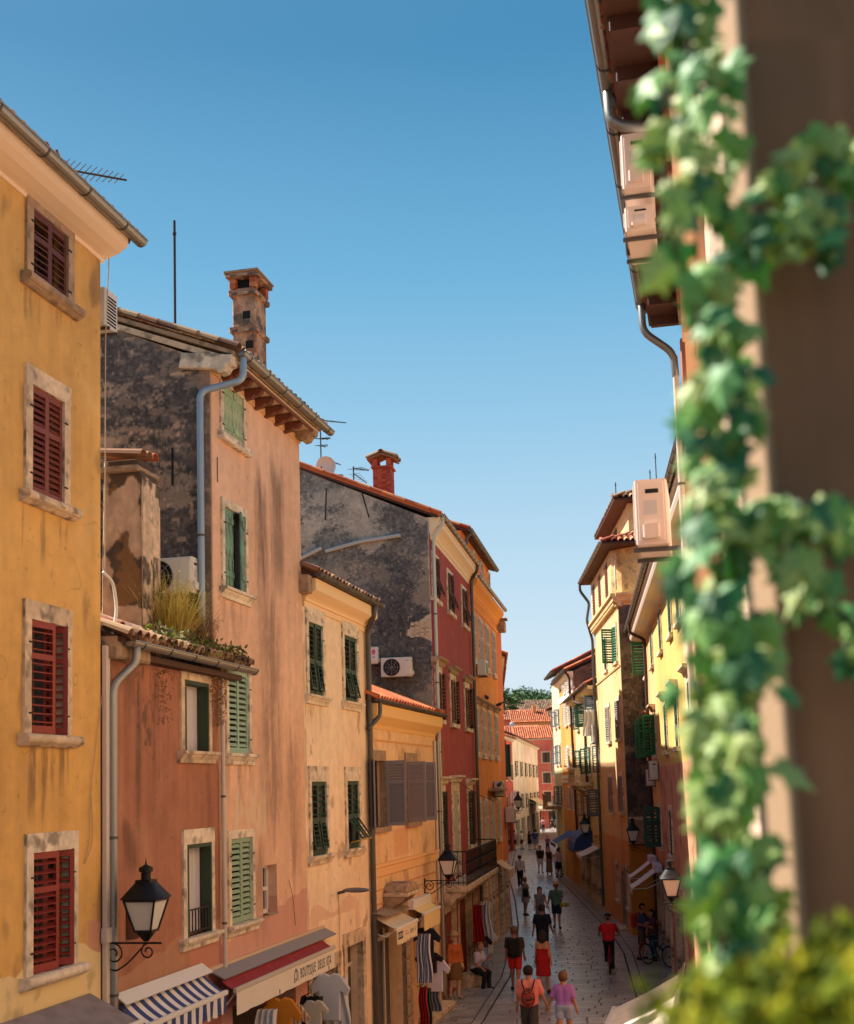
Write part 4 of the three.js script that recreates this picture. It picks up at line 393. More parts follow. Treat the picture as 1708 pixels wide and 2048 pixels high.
{ // yellow house with green shutters
  const g = house('r2', 'yellow_green_shutter_house', 'sunlit yellow house with bright green shutters, seen behind the ivy'), L = 29, H = 10.95;
  const up = [1.6, 5.6, 10.4, 14.6, 17.4, 21.5], ws = [...up.map((c) => wr(c, 9.62, 11.0 - .05)), ...[1.6, 5.2, 10.9, 15.2, 19.5].map((c) => wr(c, 6.62, 7.98)), ...[1.9, 6, 11].map((c) => wr(c, 3.6, 4.9))];
  for (const r of ws) if (r[3] > 10.5) r[3] = 10.85;
  const tex = wallTex(29, H, 28, plaster([208, 172, 92], { seed: 141, mott: .07, stain: (x, y) => { const n = x + 1.2 * (fbm(x, y * .3) - .5); return n < 7 && y > 3.5 ? [.55, 232, 182, 138] : y < 6.2 ? [.8, 208, 136, 112, .3 * smooth(.55, .7, fbm(x * 2, y * 2))] : x > 18 ? [.7, 226, 208, 168] : 0; } })), shops = [[3, 5.2, .015, 2.6], [7.4, 9.4, .015, 2.6], [12, 15, .015, 2.7]]; facade(g, 0, L, H, [...ws, ...shops], wallMat(tex)); fill(g, 0, L, H, 7, MS.stone); sideWall(g, 0, [[-7, 0], [-.35, 0], [-.35, H], [-7, H]], MS.stone);
  part('cornice', moulding([[-.3, 10.94], [.02, 10.94], [.05, 11.0], [.1, 11.04], [.3, 11.1], [.46, 11.12], [.5, 11.2], [.52, 11.3], [.56, 11.32], [.56, 11.4], [-.3, 11.4]], -.3, L), mat([226, 204, 184], .8), g); gutter(g, -.4, L, 11.5, .63, .08, M.zinc, .7); tiles(g, -.2, L, 11.5, .5, 13, -3.5, M.tile, { seed: 61, rows: 1 });
  pipe(g, [[2.9, 11.4, .63], [2.9, 11.1, .6], [2.9, 10.85, .1], [2.9, 6, .1], [2.9, .2, .1]], .06, M.brown);
  ws.forEach((r, i) => { const lv = i === 0 ? [{ side: 'L', ang: .1 }, { side: 'R', ang: 1.7 }] : i < 6 ? shut(.05, .05) : i === 6 ? [{ side: 'L', ang: 1.9 }, { side: 'R', ang: 1.5 }] : i === 7 ? [{ side: 'L', ang: 1.6 }, { side: 'R', ang: 2.2 }] : i === 12 ? [{ side: 'L', ang: 1.5 }, { side: 'R', ang: 1.7 }] : shut(.04, .1); win(g, r, { sur: MS.stoneW, sw: .1, lint: .14, sill: 'block', m: i < 2 || (i > 5 && i < 8) ? mGreenB : mGreenDk, own: i < 8, sp: .1, tilt: .55, leaves: lv, hood: i >= 6 && i < 11 ? MS.stone : null }); });
  for (const s of shops) { part('shopfront', merge([bx(s[0] - .18, s[0] + .01, 0, s[3], -.1, .08), bx(s[1] - .01, s[1] + .18, 0, s[3], -.1, .08), bx(s[0] - .2, s[1] + .2, s[3] - .01, s[3] + .25, -.1, .09)]), MS.stone, g); part('pane', bx(s[0], s[1], 0, s[3], -.2, -.19), M.glass, g); }
}
{ // corner house with the roof turret
  const g = house('tower', 'turret_house', 'ochre corner house with dark weathered side wall and tiled roof turret'), X1 = D.tower.w, H = 12.55, cols = [4.5, 7.9];
  const ws = [wr(4.4, 10.47, 11.87), wr(8.1, 10.46, 11.85), wr(4.6, 7.46, 8.9), wr(8.2, 7.44, 8.92), wr(4.5, 4.5, 5.97), wr(8.1, 4.6, 5.98)], door = [6.9, 7.9, .015, 2.25], gw = [[5.0, 5.8, .98, 2.4], [8.6, 9.2, .98, 2.46]];
  const st = (x, y) => { let d = .45 * smooth(.55, .75, fbm(x * .9, y * .5 + 3)) * smooth(.4, .6, vn(x * 5, y * .8)); if (y < 3.45 + .1 * vn(x * 4, 1)) return [.75, 202, 128, 66, d]; if (y < 6.6) return [.55, 204, 160, 116, d]; return d; };
  const tex = wallTex(X1, 15.2, 32, plaster([210, 184, 128], { seed: 151, mott: .08, streak: .08, dirt: [150, 110, 70], stain: st })); facade(g, 0, X1, H, [...ws, door, ...gw], wallMat(tex));
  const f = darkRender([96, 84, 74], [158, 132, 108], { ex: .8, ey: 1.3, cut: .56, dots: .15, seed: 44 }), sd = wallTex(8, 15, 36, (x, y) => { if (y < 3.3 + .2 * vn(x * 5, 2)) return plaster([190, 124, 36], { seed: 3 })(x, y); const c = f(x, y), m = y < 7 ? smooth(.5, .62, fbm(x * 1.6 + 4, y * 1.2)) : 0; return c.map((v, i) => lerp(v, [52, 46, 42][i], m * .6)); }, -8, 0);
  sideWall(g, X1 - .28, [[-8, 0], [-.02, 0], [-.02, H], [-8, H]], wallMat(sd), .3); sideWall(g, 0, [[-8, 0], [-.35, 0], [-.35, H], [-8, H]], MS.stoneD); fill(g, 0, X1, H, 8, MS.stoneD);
  const cm = wallMat(stoneTexOf([232, 196, 136], 30)); part('cornice', moulding([[-.2, 12.5], [.02, 12.5], [.04, 12.6], [.1, 12.66], [.2, 12.7], [.22, 12.85], [.3, 12.9], [.3, 13.0], [-.2, 13.0]], -.1, X1 + .12), cm, g); part('cornice_return', moulding([[-.2, 12.5], [.02, 12.5], [.04, 12.6], [.1, 12.66], [.2, 12.7], [.22, 12.85], [.3, 12.9], [.3, 13.0], [-.2, 13.0]], 0, 8).rotateY(PI / 2).translate(X1 - .04, .003, .1), cm, g); for (let k = 0; k < 24; k++) part('dentil', cb(0, .18, 12.56, 12.68, .03, .17, .02), cm, g, .2 + k * .385, 0, 0);
  // turret storey with a cut corner
  const c = .9, up = prism([[.4, .12], [X1 - c, .12], [X1 + .08, -c], [X1 + .08, -7.5], [.4, -7.5]].map(([x, z]) => [x, -z]), 13.0, 14.85).rotateX(-PI / 2).applyMatrix4(new THREE.Matrix4().makeScale(1, 1, 1)); part('turret_storey', metre(up), cm, g);
  for (const x of [1.6, 4.2, 7.0]) { part('turret_window', bx(x - .45, x + .45, 13.25, 14.6, .1, .14), mat([120, 66, 44], .7), g); for (let k = 0; k < 10; k++) part('turret_louvre', bx(x - .38, x + .38, 13.33 + k * .122, 13.37 + k * .122, .14, .17), mat([134, 76, 52], .7), g); } part('turret_window', bx(X1 + .07, X1 + .11, 13.3, 14.6, -3.4, -2.4), mBlueGrey, g); part('turret_panel', bx(X1 - .62, X1 - .3, 13.2, 14.65, -.02, .02).rotateY(0), MS.stone, g);
  const hip = (x0, x1, z0, z1, y, rise, mats, seed, nm) => { const cx0 = x0 + (x1 - x0) * .42, cx1 = x1 - (x1 - x0) * .42, cz = (z0 + z1) / 2, P = [V(x0, y, z1), V(x1, y, z1), V(x1, y, z0), V(x0, y, z0)], R0 = V(cx0, y + rise, cz), R1 = V(cx1, y + rise, cz); const tri = (a, b, cc) => quadSheet(a, b, cc, cc); const roof = part(nm, merge([quadSheet(P[0], P[1], R1, R0), tri(P[1], P[2], R1), quadSheet(P[2], P[3], R0, R1), tri(P[3], P[0], R0), bx(x0, x1, y - .08, y - .01, z0, z1)]), M.brown, g); const rr = rng(seed);
    const slope = (A, B, T0, T1) => { const along = B.clone().sub(A), n = Math.round(along.length() / .24), upv = T0.clone().add(T1).multiplyScalar(.5).sub(A.clone().add(B).multiplyScalar(.5)), rowsN = Math.floor(upv.length() / .38); for (let j = 0; j < rowsN; j++) for (let i = 0; i <= n; i++) { const s = j / rowsN, a = A.clone().lerp(T0, s), b = B.clone().lerp(T1, s), q = A.clone().addScaledVector(along, i / n).addScaledVector(upv, s), L0 = a.clone().sub(A).dot(along) / along.lengthSq(), L1 = b.clone().sub(A).dot(along) / along.lengthSq(); if (i / n < L0 || i / n > L1) continue; const t = part('roof_tile', tileGeo, mats[Math.floor(rr() * mats.length)], roof, q.x, q.y + .03, q.z); const d = upv.clone().normalize(); t.rotation.order = 'YXZ'; t.rotation.set(-Math.asin(d.y), Math.atan2(d.x, d.z), (rr() - .5) * .05); t.scale.setScalar(1.12); } };
    slope(P[0], P[1], R0, R1); slope(P[1], P[2], R1, R1); return roof; };
  hip(0, X1 + .5, -8, .55, 14.95, 1.6, M.tile, 71, 'turret_roof'); part('lantern_storey', bx(1.6, 8.3, 15.2, 16.8, -6, -.7), cm, g); part('lantern_window', bx(3.2, 4.4, 15.6, 16.6, -.7, -.66), M.brown, g); hip(.9, 8.9, -6.6, -.1, 16.9, 1.3, M.tileOld, 73, 'lantern_roof'); part('lantern_chimney', cb(2.2, 3.0, 17, 18.1, -2.2, -1.5, .02), M.tile[2], g);
  gutter(g, 0, X1 + .4, 14.98, .6, .08, M.zinc, .8); pipe(g, [[.1, 14.9, .6], [.1, 14.6, .6], [.2, 14.0, .2], [.2, 13.2, .35], [.12, 12.3, .12], [.12, .2, .12]], .065, M.zincD);
  part('string_course', moulding([[-.03, 10.18], [.04, 10.18], [.06, 10.25], [-.03, 10.25]], 0, X1 - .1), cm, g);
  win(g, ws[0], { sur: MS.stoneW, sw: .1, lint: .14, sill: 'block', m: mGreenDk, own: false, sp: .1, leaves: shut(.1, .1) }); win(g, ws[1], { sur: MS.stoneW, sw: .1, lint: .14, sill: 'block', m: mGreenB, own: true, sp: .1, tilt: .9, leaves: shut(1.2, .3) }); for (const r of ws.slice(2)) win(g, r, { sur: MS.stoneW, sw: .12, lint: .18, sill: 'block', m: mat([150, 134, 124], .7), own: true, sp: .085, tilt: .85, leaves: shut(.08, .2, { z: .06 }) });
  part('door_frame', merge([bx(door[0] - .14, door[0] + .01, 0, 2.25, -.1, .04), bx(door[1] - .01, door[1] + .14, 0, 2.25, -.1, .04), bx(door[0] - .16, door[1] + .16, 2.24, 2.45, -.1, .045)]), MS.stoneD, g); part('door', bx(door[0], door[1], .05, 2.25, -.25, -.2), mat([58, 44, 34], .6), g); part('door_step', cb(door[0] - .3, door[1] + .3, 0, .12, -.1, .35, .02), MS.stone, g); for (const r of gw) win(g, r, { sur: MS.stone, sw: .12, lint: .16, sill: 'block', leaves: [] });
  part('side_ledge', bx(X1 + .0, X1 + .06, 4.3, 4.42, -.9, -.05), MS.stone, g); part('side_block', cb(X1, X1 + .16, 3.4, 4.3, -1.4, -.1, .02), MS.stoneD, g);
}
{ // cream house with the stone balcony
  const g = house('r4', 'cream_balcony_house', 'cream house with carved stone balcony beyond the turret house'), X1 = D.r4.w, H = 9.9;
  const ws = [wr(2.3, 8.6, 9.75), wr(6.7, 8.57, 9.72), wr(11.2, 8.6, 9.8), wr(2.4, 6.3, 7.5), wr(5.7, 6.2, 7.5), wr(7.9, 6.2, 7.5), wr(11.8, 6.2, 7.46), wr(2.4, 4.0, 5.2), wr(6.1, 4.1, 5.26), wr(11.2, 4.2, 5.45)], sh = [[1, 3.4, .015, 2.6], [4.4, 6.6, .015, 2.6], [7.6, 9.4, .015, 2.6], [10.2, 11.8, .015, 2.5]];
  const tex = wallTex(X1, H, 22, plaster([212, 192, 140], { seed: 161, mott: .06, streak: .06, stain: (x, y) => y < 3.6 ? [.8, 214, 170, 112] : 0 })); facade(g, 0, X1, H, [...ws, ...sh], wallMat(tex)); fill(g, 0, X1, H, 7, MS.stone); sideWall(g, 0, [[-7, 0], [-.35, 0], [-.35, H], [-7, H]], MS.stone);
  part('cornice', moulding([[-.3, 9.89], [.03, 9.89], [.08, 9.98], [.3, 10.04], [.42, 10.06], [.46, 10.2], [-.3, 10.2]], 0, X1 + .1), mat([238, 214, 172], .8), g); gutter(g, -.2, X1 + .1, 10.28, .54, .09, M.zincD, .9); tiles(g, 0, X1, 10.3, .45, 12.2, -4, M.tile, { seed: 81, rows: 1 }); pipe(g, [[5.9, 10.2, .54], [5.9, 9.9, .5], [6.9, 9.6, .1], [6.9, 5.4, .1], [6.9, 2.7, .1]], .07, M.brown);
  ws.forEach((r, i) => win(g, r, { sur: MS.stoneW, sw: .1, lint: .14, sill: 'block', m: i === 2 || i === 9 || i === 6 ? mBlueGrey : i === 7 || i === 8 ? mat([140, 120, 104], .7) : mGreenDk, own: false, sp: .11, leaves: i === 1 ? shut(2.0, 1.6) : i === 2 || i === 9 ? shut(2.2, 1.7) : shut(.1, .5) }));
  for (const s of sh) { part('shopfront', merge([bx(s[0] - .14, s[0] + .01, 0, s[3], -.1, .06), bx(s[1] - .01, s[1] + .14, 0, s[3], -.1, .06), bx(s[0] - .16, s[1] + .16, s[3] - .01, s[3] + .22, -.1, .065)]), MS.stone, g); part('pane', bx(s[0], s[1], .6, s[3], -.2, -.19), M.glass, g); part('stall_riser', bx(s[0], s[1], 0, .6, -.24, -.16), MS.stone, g); }
  part('balcony_slab', cb(4.9, 8.9, 5.6, 5.78, 0, .85, .03), MS.stone, g); part('balcony_rail', cb(4.88, 8.92, 6.36, 6.5, .62, .86, .03), MS.stone, g); for (const x of [5.05, 8.75]) part('balcony_pier', cb(x - .15, x + .15, 5.78, 6.36, .6, .88, .02), MS.stone, g); const bl = new THREE.LatheGeometry([[.05, 0], [.09, .03], [.06, .08], [.1, .2], [.06, .34], [.045, .42], [.08, .52], [.08, .58]].map((p) => new THREE.Vector2(...p)), 10); for (let k = 0; k < 10; k++) part('baluster', bl, MS.stone, g, 5.38 + k * .34, 5.78, .74); for (const x of [5.2, 8.6]) part('balcony_bracket', prism([[0, 5.6], [.75, 5.6], [.7, 5.45], [.4, 5.35], [.2, 5.05], [0, 5.0]], -.13, .13, [], .02).rotateY(-PI / 2), MS.stone, g, x, 0, 0);
}
{ const g = house('r5', 'orange_sunlit_house', 'narrow sunlit orange house with white bands on the right, far side'), X1 = D.r5.w, H = 11.7;
  const ws = [...[4.9, 7.2, 9.2].map((c) => wr(c, 9.23, 10.42)), ...[4.9, 8.4].map((c) => wr(c, 6.7, 7.85)), ...[4.9, 8.2].map((c) => wr(c, 4.3, 5.5)), ...[4.9, 7.2, 9.2].map((c) => wr(c, 11.15, 11.6, .8))];
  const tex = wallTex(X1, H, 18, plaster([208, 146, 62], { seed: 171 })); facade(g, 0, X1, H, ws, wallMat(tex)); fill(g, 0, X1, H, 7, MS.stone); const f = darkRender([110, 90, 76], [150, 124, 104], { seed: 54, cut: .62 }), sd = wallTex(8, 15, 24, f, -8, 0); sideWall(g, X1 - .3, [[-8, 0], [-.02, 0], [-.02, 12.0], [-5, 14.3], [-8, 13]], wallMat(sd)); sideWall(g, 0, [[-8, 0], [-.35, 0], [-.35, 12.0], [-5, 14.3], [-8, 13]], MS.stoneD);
  part('cornice', moulding([[-.3, 11.69], [.03, 11.69], [.1, 11.8], [.3, 11.88], [.34, 12.0], [-.3, 12.0]], 0, X1), mat([246, 232, 206], .8), g); gutter(g, -.2, X1 + .3, 12.1, .44, .1, M.zincD, .9); tiles(g, -.1, X1 + .1, 12.1, .36, 14.4, -5, M.tileOr, { seed: 91, rows: 1, endCols: 2 }); part('white_band', bx(0, X1, 10.75, 11.1, -.02, .05), M.white, g); part('ledge', moulding([[-.03, 5.75], [.06, 5.75], [.1, 5.85], [.1, 5.95], [-.03, 5.95]], 0, X1), M.white, g); part('white_band', bx(0, X1, 6.05, 6.25, -.02, .05), M.white, g);
  for (const r of ws) win(g, r, { sur: M.white, sw: .12, lint: .16, sill: 'block', m: mGreyP, own: false, sp: .12, leaves: shut(.1, .5) }); pipe(g, [[X1 - .1, 12, .44], [X1 - .1, 11.7, .2], [X1 - .1, 2.7, .1]], .07, M.brown);
}
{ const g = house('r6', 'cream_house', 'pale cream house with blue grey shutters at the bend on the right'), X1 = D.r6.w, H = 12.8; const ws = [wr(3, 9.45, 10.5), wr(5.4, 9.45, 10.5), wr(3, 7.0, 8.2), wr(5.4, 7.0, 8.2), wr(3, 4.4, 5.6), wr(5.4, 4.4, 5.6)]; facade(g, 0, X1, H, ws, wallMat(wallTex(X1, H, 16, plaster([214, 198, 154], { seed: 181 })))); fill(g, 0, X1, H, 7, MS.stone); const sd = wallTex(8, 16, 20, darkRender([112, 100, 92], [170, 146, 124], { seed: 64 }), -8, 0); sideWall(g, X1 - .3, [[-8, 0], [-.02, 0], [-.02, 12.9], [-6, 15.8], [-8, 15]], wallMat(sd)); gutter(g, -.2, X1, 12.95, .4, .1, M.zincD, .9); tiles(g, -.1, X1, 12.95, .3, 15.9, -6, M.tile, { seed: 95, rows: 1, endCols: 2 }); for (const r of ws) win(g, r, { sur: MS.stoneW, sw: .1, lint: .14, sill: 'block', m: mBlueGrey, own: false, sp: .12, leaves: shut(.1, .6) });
  part('side_wall', bx(.02, .3, 0, H, -7, -.35), MS.stone, g); part('balcony', merge([cb(1.2, 4.6, 4.1, 4.3, 0, 1.0, .03), cb(1.2, 4.6, 5.0, 5.12, .85, 1.0, .02), ...[0, 1, 2, 3, 4, 5, 6, 7].map((k) => bx(1.25 + k * .46, 1.33 + k * .46, 4.3, 5.0, .88, .96))]), MS.stoneD, g); }
// ------------------------------------------------------------------ far end of the street
function farHouse(name, label, P, Q, H, c, cols, rowsY, { depth = 8, shm = mGreenDk, roofM = M.tile, rise = 1.8, seed = 1, sw = MS.stoneW, shops = 0, ww = 1 } = {}) { const dx = Q[0] - P[0], dz = Q[1] - P[1], L = Math.hypot(dx, dz), g = thing(name, label, 'house', P[0], 0, P[1], Math.atan2(-dz, dx)); const ws = []; for (const y of rowsY) for (let i = 0; i < cols; i++) ws.push(wr((i + .5) * L / cols, y, y + 1.35, ww)); const sh = []; for (let i = 0; i < shops; i++) sh.push([(i + .15) * L / shops, (i + .85) * L / shops, .015, 2.5]);
  facade(g, 0, L, H, [...ws, ...sh], wallMat(wallTex(L, H, 10, plaster(c, { seed })))); const pm = mat(c, .9); sideWall(g, 0, [[-depth, 0], [-.35, 0], [-.35, H], [-depth / 2, H + rise], [-depth, H]], pm); sideWall(g, L - .3, [[-depth, 0], [-.35, 0], [-.35, H], [-depth / 2, H + rise], [-depth, H]], pm); fill(g, 0, L, H, depth, pm); part('cornice', moulding([[-.2, H], [.05, H], [.3, H + .12], [.3, H + .25], [-.2, H + .25]], 0, L), MS.stoneW, g); tiles(g, -.1, L + .1, H + .28, .35, H + rise + .25, -depth / 2, roofM, { seed, rows: 0, keep: 0, sp: .3 });
  for (const r of ws) win(g, r, { sur: sw, sw: .12, lint: .14, sill: 'block', m: shm, own: false, sp: .15, leaves: shut(.1, .4) }); for (const s of sh) part('shop_pane', bx(s[0], s[1], 0, s[3], -.2, -.18), M.glass, g); return g; }
farHouse('ochre_house', 'ochre house directly beyond the orange house, almost hidden by it', [3.0, -52.8], [4.1, -75], 11.0, [226, 176, 120], 5, [3.5, 6.4], { seed: 211, shops: 3 });
farHouse('cream_house', 'cream house second beyond the orange house, almost hidden by it', [4.1, -75.2], [4.5, -95.8], 10.6, [230, 196, 150], 5, [3.5, 6.4], { seed: 213, shops: 3 });
farHouse('crimson_house', 'far crimson house half hidden behind the orange house', [4.6, -96], [7.4, -112], 9.6, [186, 72, 58], 4, [3.4, 6.2], { seed: 201, shm: mGreyP, shops: 2 });
farHouse('pale_pink_house', 'pale pink house with dark shutters beyond the orange house', [7.4, -112.4], [13.0, -151], 9.9, [236, 212, 186], 6, [3.5, 6.6], { seed: 203, shm: mat([110, 100, 88], .7), shops: 5 });
farHouse('coral_house', 'coral red house with pale framed windows closing the street', [11.5, -166], [22, -166], 11.6, [232, 116, 92], 4, [3.4, 5.9, 8.6], { seed: 205, shm: mat([104, 62, 40], .7), sw: mat([240, 190, 150], .8), roofM: M.tileOr, shops: 3 });
farHouse('sandy_house', 'sandy yellow house at the bend beyond the last shutters on the right', [13.2, -124], [9.2, -93], 11, [236, 220, 190], 6, [3.5, 6.4], { seed: 207, shops: 3 });
farHouse('apricot_house', 'peach house deep in the bend near the coral one', [19, -160], [13.4, -125], 10.5, [236, 210, 176], 6, [3.5, 6.4], { seed: 209, shops: 3 });
for (const [nm, lb, x, z, w, d, y, h, rise, c, rm] of [['hill_house', 'tiled roof house rising behind the pale pink house', 9.5, -188, 14, 10, 0, 12.3, 2.6, [232, 150, 120], M.tileOr], ['hill_house', 'orange walled house with grey gable on the slope', 20.5, -214, 12, 9, 4, 12.4, 2.4, [236, 160, 100], M.tileOr], ['hill_house', 'small salmon house high on the hill at the left', 14, -226, 8, 8, 6, 11.5, 2.0, [214, 116, 96], M.tile], ['hill_house', 'grey stone house on the hilltop below the trees', 20, -250, 12, 9, 8, 12.5, 2.4, [164, 146, 138], M.tileOld], ['hill_house', 'terracotta roofed house low behind the coral house', 27, -190, 12, 9, 0, 11, 2.4, [222, 150, 112], M.tileOr]]) {
  const g = thing(nm, lb, 'house', x - w / 2, y, z, 0, 'houses on the hill'); const m = mat(c, .9); part('wall', bx(0, w, 0, h, -d, 0), m, g); part('gable', prism([[0, h], [w, h], [w, h + .01], [0, h + .01]], -d + .3, -.3), m, g); tiles(g, -.3, w + .3, h + .05, .4, h + rise, -d / 2, rm, { seed: 300 + Math.round(x * 7), rows: 0, keep: 0, sp: .34 }); for (let i = 0; i < 3; i++) part('window', bx(w * (i + .7) / 4 + .3, w * (i + .7) / 4 + 1.2, h - 2.6, h - 1.2, -.05, .04), M.brown, g); part('chimney', cb(w * .3, w * .3 + .7, h + rise * .4, h + rise + .7, -d * .4, -d * .4 + .7, .03), m, g); }
{ // street banner, awnings of the far shops come later; hill and ground
  const pos = [], idx = [], n = 40, uv = []; for (let j = 0; j <= n; j++) for (let i = 0; i <= n; i++) { const x = -60 + 160 * i / n, z = -175 - 200 * j / n, e = 22 * smooth(-180, -300, z) * (1 - .35 * smooth(30, 80, Math.abs(x - 25))) - .3; pos.push(x, e + 1.2 * (fbm(x * .05, z * .05) - .5) * smooth(-180, -220, z), z); uv.push(x, z); } for (let j = 0; j < n; j++) for (let i = 0; i < n; i++) { const k = j * (n + 1) + i; idx.push(k, k + 1, k + n + 2, k, k + n + 2, k + n + 1); }
  const g = new THREE.BufferGeometry(); g.setAttribute('position', new THREE.Float32BufferAttribute(pos, 3)); g.setAttribute('uv', new THREE.Float32BufferAttribute(uv, 2)); g.setIndex(idx); g.computeVertexNormals(); structure('hill', g, mat([104, 104, 66], .95));
  const gr = new THREE.PlaneGeometry(900, 900); gr.rotateX(-PI / 2); gr.translate(0, -.06, -200); structure('ground', gr, mat([96, 88, 78], .95));
}
// ------------------------------------------------------------------ street paving
const poly = (pts) => (z) => { for (let i = 1; i < pts.length; i++) if (z >= pts[i][1] || i === pts.length - 1) { const [a, b] = [pts[i - 1], pts[i]]; return lerp(a[0], b[0], (z - a[1]) / (b[1] - a[1])); } };
const PL = poly([[-7.6, 0], [.15, -34.2], [3.1, -52.3], [4.2, -75], [6.8, -112], [12.6, -151], [17, -180]]), PR = poly([[.2, 0], [4.2, -17.9], [7.2, -40], [7.45, -47.6], [7.78, -57], [8.15, -69], [8.4, -79], [8.6, -86], [10.5, -100], [14, -128], [20, -180]]);
const CL = poly([[-1.2, -20], [1.11, -31.2], [2.22, -38.2], [2.85, -44.5], [3.46, -52.3], [4.08, -63.5], [4.7, -78], [7.4, -112], [13.2, -151], [17.5, -180]]), CR = poly([[2.6, -15], [5.28, -33.5], [5.68, -37.1], [6.38, -43], [6.63, -46.5], [6.92, -53], [7.3, -65], [7.8, -80], [9.6, -100], [13.2, -128], [19, -180]]);
{
  const dx = (f, z) => (f(z - .5) - f(z + .5)); structure('street_bed', (() => { const pos = [], idx = []; let k = 0; for (let z = -2; z > -180; z -= 2) { pos.push(PL(z) - .5, -.03, z, PR(z) + .8, -.03, z); if (k) idx.push(k - 2, k - 1, k + 1, k - 2, k + 1, k); k += 2; } const g = new THREE.BufferGeometry(); g.setAttribute('position', new THREE.Float32BufferAttribute(pos, 3)); g.setIndex(idx); g.computeVertexNormals(); return g; })(), mat([46, 40, 36], .9));
  const pv = thing('paving', 'worn pale limestone slabs paving the pedestrian street', 'paving'); pv.userData.kind = 'structure'; delete pv.userData.category;
  const tone = [[170, 164, 158], [160, 154, 149], [178, 171, 164], [150, 145, 140], [166, 160, 157]], tms = tone.map((c, i) => { const t = dataTex(128, 128, (a, b) => { const x = a / 32, y = b / 32, f = fbm(x * 1.2 + i * 9, y * 1.2, 4), q = fbm(x * 7 + i, y * 7, 3), k = .8 + .3 * f + .2 * (q - .5); return c.map((v) => v * k); }); t.repeat.set(.5, .5); return new THREE.MeshPhysicalMaterial({ map: t, roughness: .3, bumpMap: plasterBump, bumpScale: .004 }); });
  const r = rng(9), rest = tms.map(() => []); let made = 0; const zAt = (f, z, tx) => z;
  for (let z = -20; z > -165;) { const dp = z > -60 ? .40 : .55, bands = [[PL(z) - .1, CL(z) - .26], [CL(z) - .25, CL(z) - .014], [CL(z) + .014, CR(z) - .014], [CR(z) + .014, CR(z) + .29], [CR(z) + .3, PR(z) + .4]]; const sl = dx((q) => (PL(q) + PR(q)) / 2, z), mid = (PL(z) + PR(z)) / 2;
    for (let b = 0; b < 5; b++) { let [x0, x1] = bands[b]; while (x1 - x0 > .08) { let L = b === 2 ? .45 + r() * .6 : .5 + r() * .6; if (x1 - x0 - L < .3) L = x1 - x0; const gx = .011, gz = .007, tilt = () => (r() - .5) * .004, yA = tilt(), yB = tilt(), zz = (x) => z + (x - mid) * sl * .5, A = [x0 + gx, zz(x0)], B = [x0 + L - gx, zz(x0 + L)], sh = -dx(b < 2 ? CL : b > 2 ? CR : (q) => (CL(q) + CR(q)) / 2, z) * dp; const k = Math.floor(r() * 5), P = (x, y, zq) => V(x, y, zq);
        const g = slab(P(A[0], yA, A[1] - gz), P(B[0], yB, B[1] - gz), P(B[0] - sh, yB, B[1] - dp + gz), P(A[0] - sh, yA, A[1] - dp + gz)); if (made < 300 && z < -29.2) { part('paving_slab', g, tms[k], pv); made++; } else rest[k].push(g); x0 += L; } }
    z -= dp; }
  rest.forEach((l, k) => { const m = part('paving_slabs', mergeGeometries(l), tms[k], pv); m.userData.kind = 'stuff'; });
}
function slab(a, b, c, d) { const q = [a, b, c, d], pos = [], uv = [], t = .028; const tri = (p, o, s) => { for (const v of [p, o, s]) { pos.push(v.x, v.y, v.z); uv.push(v.x, v.z); } }; const i = .012, top = [V(a.x + i, a.y, a.z - i), V(b.x - i, b.y, b.z - i), V(c.x - i, c.y, c.z + i), V(d.x + i, d.y, d.z + i)], low = q.map((p) => V(p.x, p.y - t, p.z)); tri(top[0], top[1], top[2]); tri(top[0], top[2], top[3]); for (let k = 0; k < 4; k++) { const n = (k + 1) % 4; tri(low[k], low[n], top[n]); tri(low[k], top[n], top[k]); } const g = new THREE.BufferGeometry(); g.setAttribute('position', new THREE.Float32BufferAttribute(pos, 3)); g.setAttribute('uv', new THREE.Float32BufferAttribute(uv, 2)); g.computeVertexNormals(); return g; }
// ------------------------------------------------------------------ things on, in front of and above the houses
const loc = (key, x, y, z) => { const d = D[key], c = Math.cos(d.r), s = Math.sin(d.r); return [d.p[0] + c * x + s * z, y, d.p[1] - s * x + c * z]; };
const at = (key, name, label, cat, x, y, z, turn = 0, group) => thing(name, label, cat, ...loc(key, x, y, z), D[key].r + turn, group);
const spiral = (cx, cy, r0, r1, a0, turns, n = 26) => { const p = []; for (let i = 0; i <= n; i++) { const t = i / n, a = a0 + turns * 2 * PI * t, r = lerp(r0, r1, t); p.push(V(0, cy + r * Math.sin(a), cx + r * Math.cos(a))); } return p; };
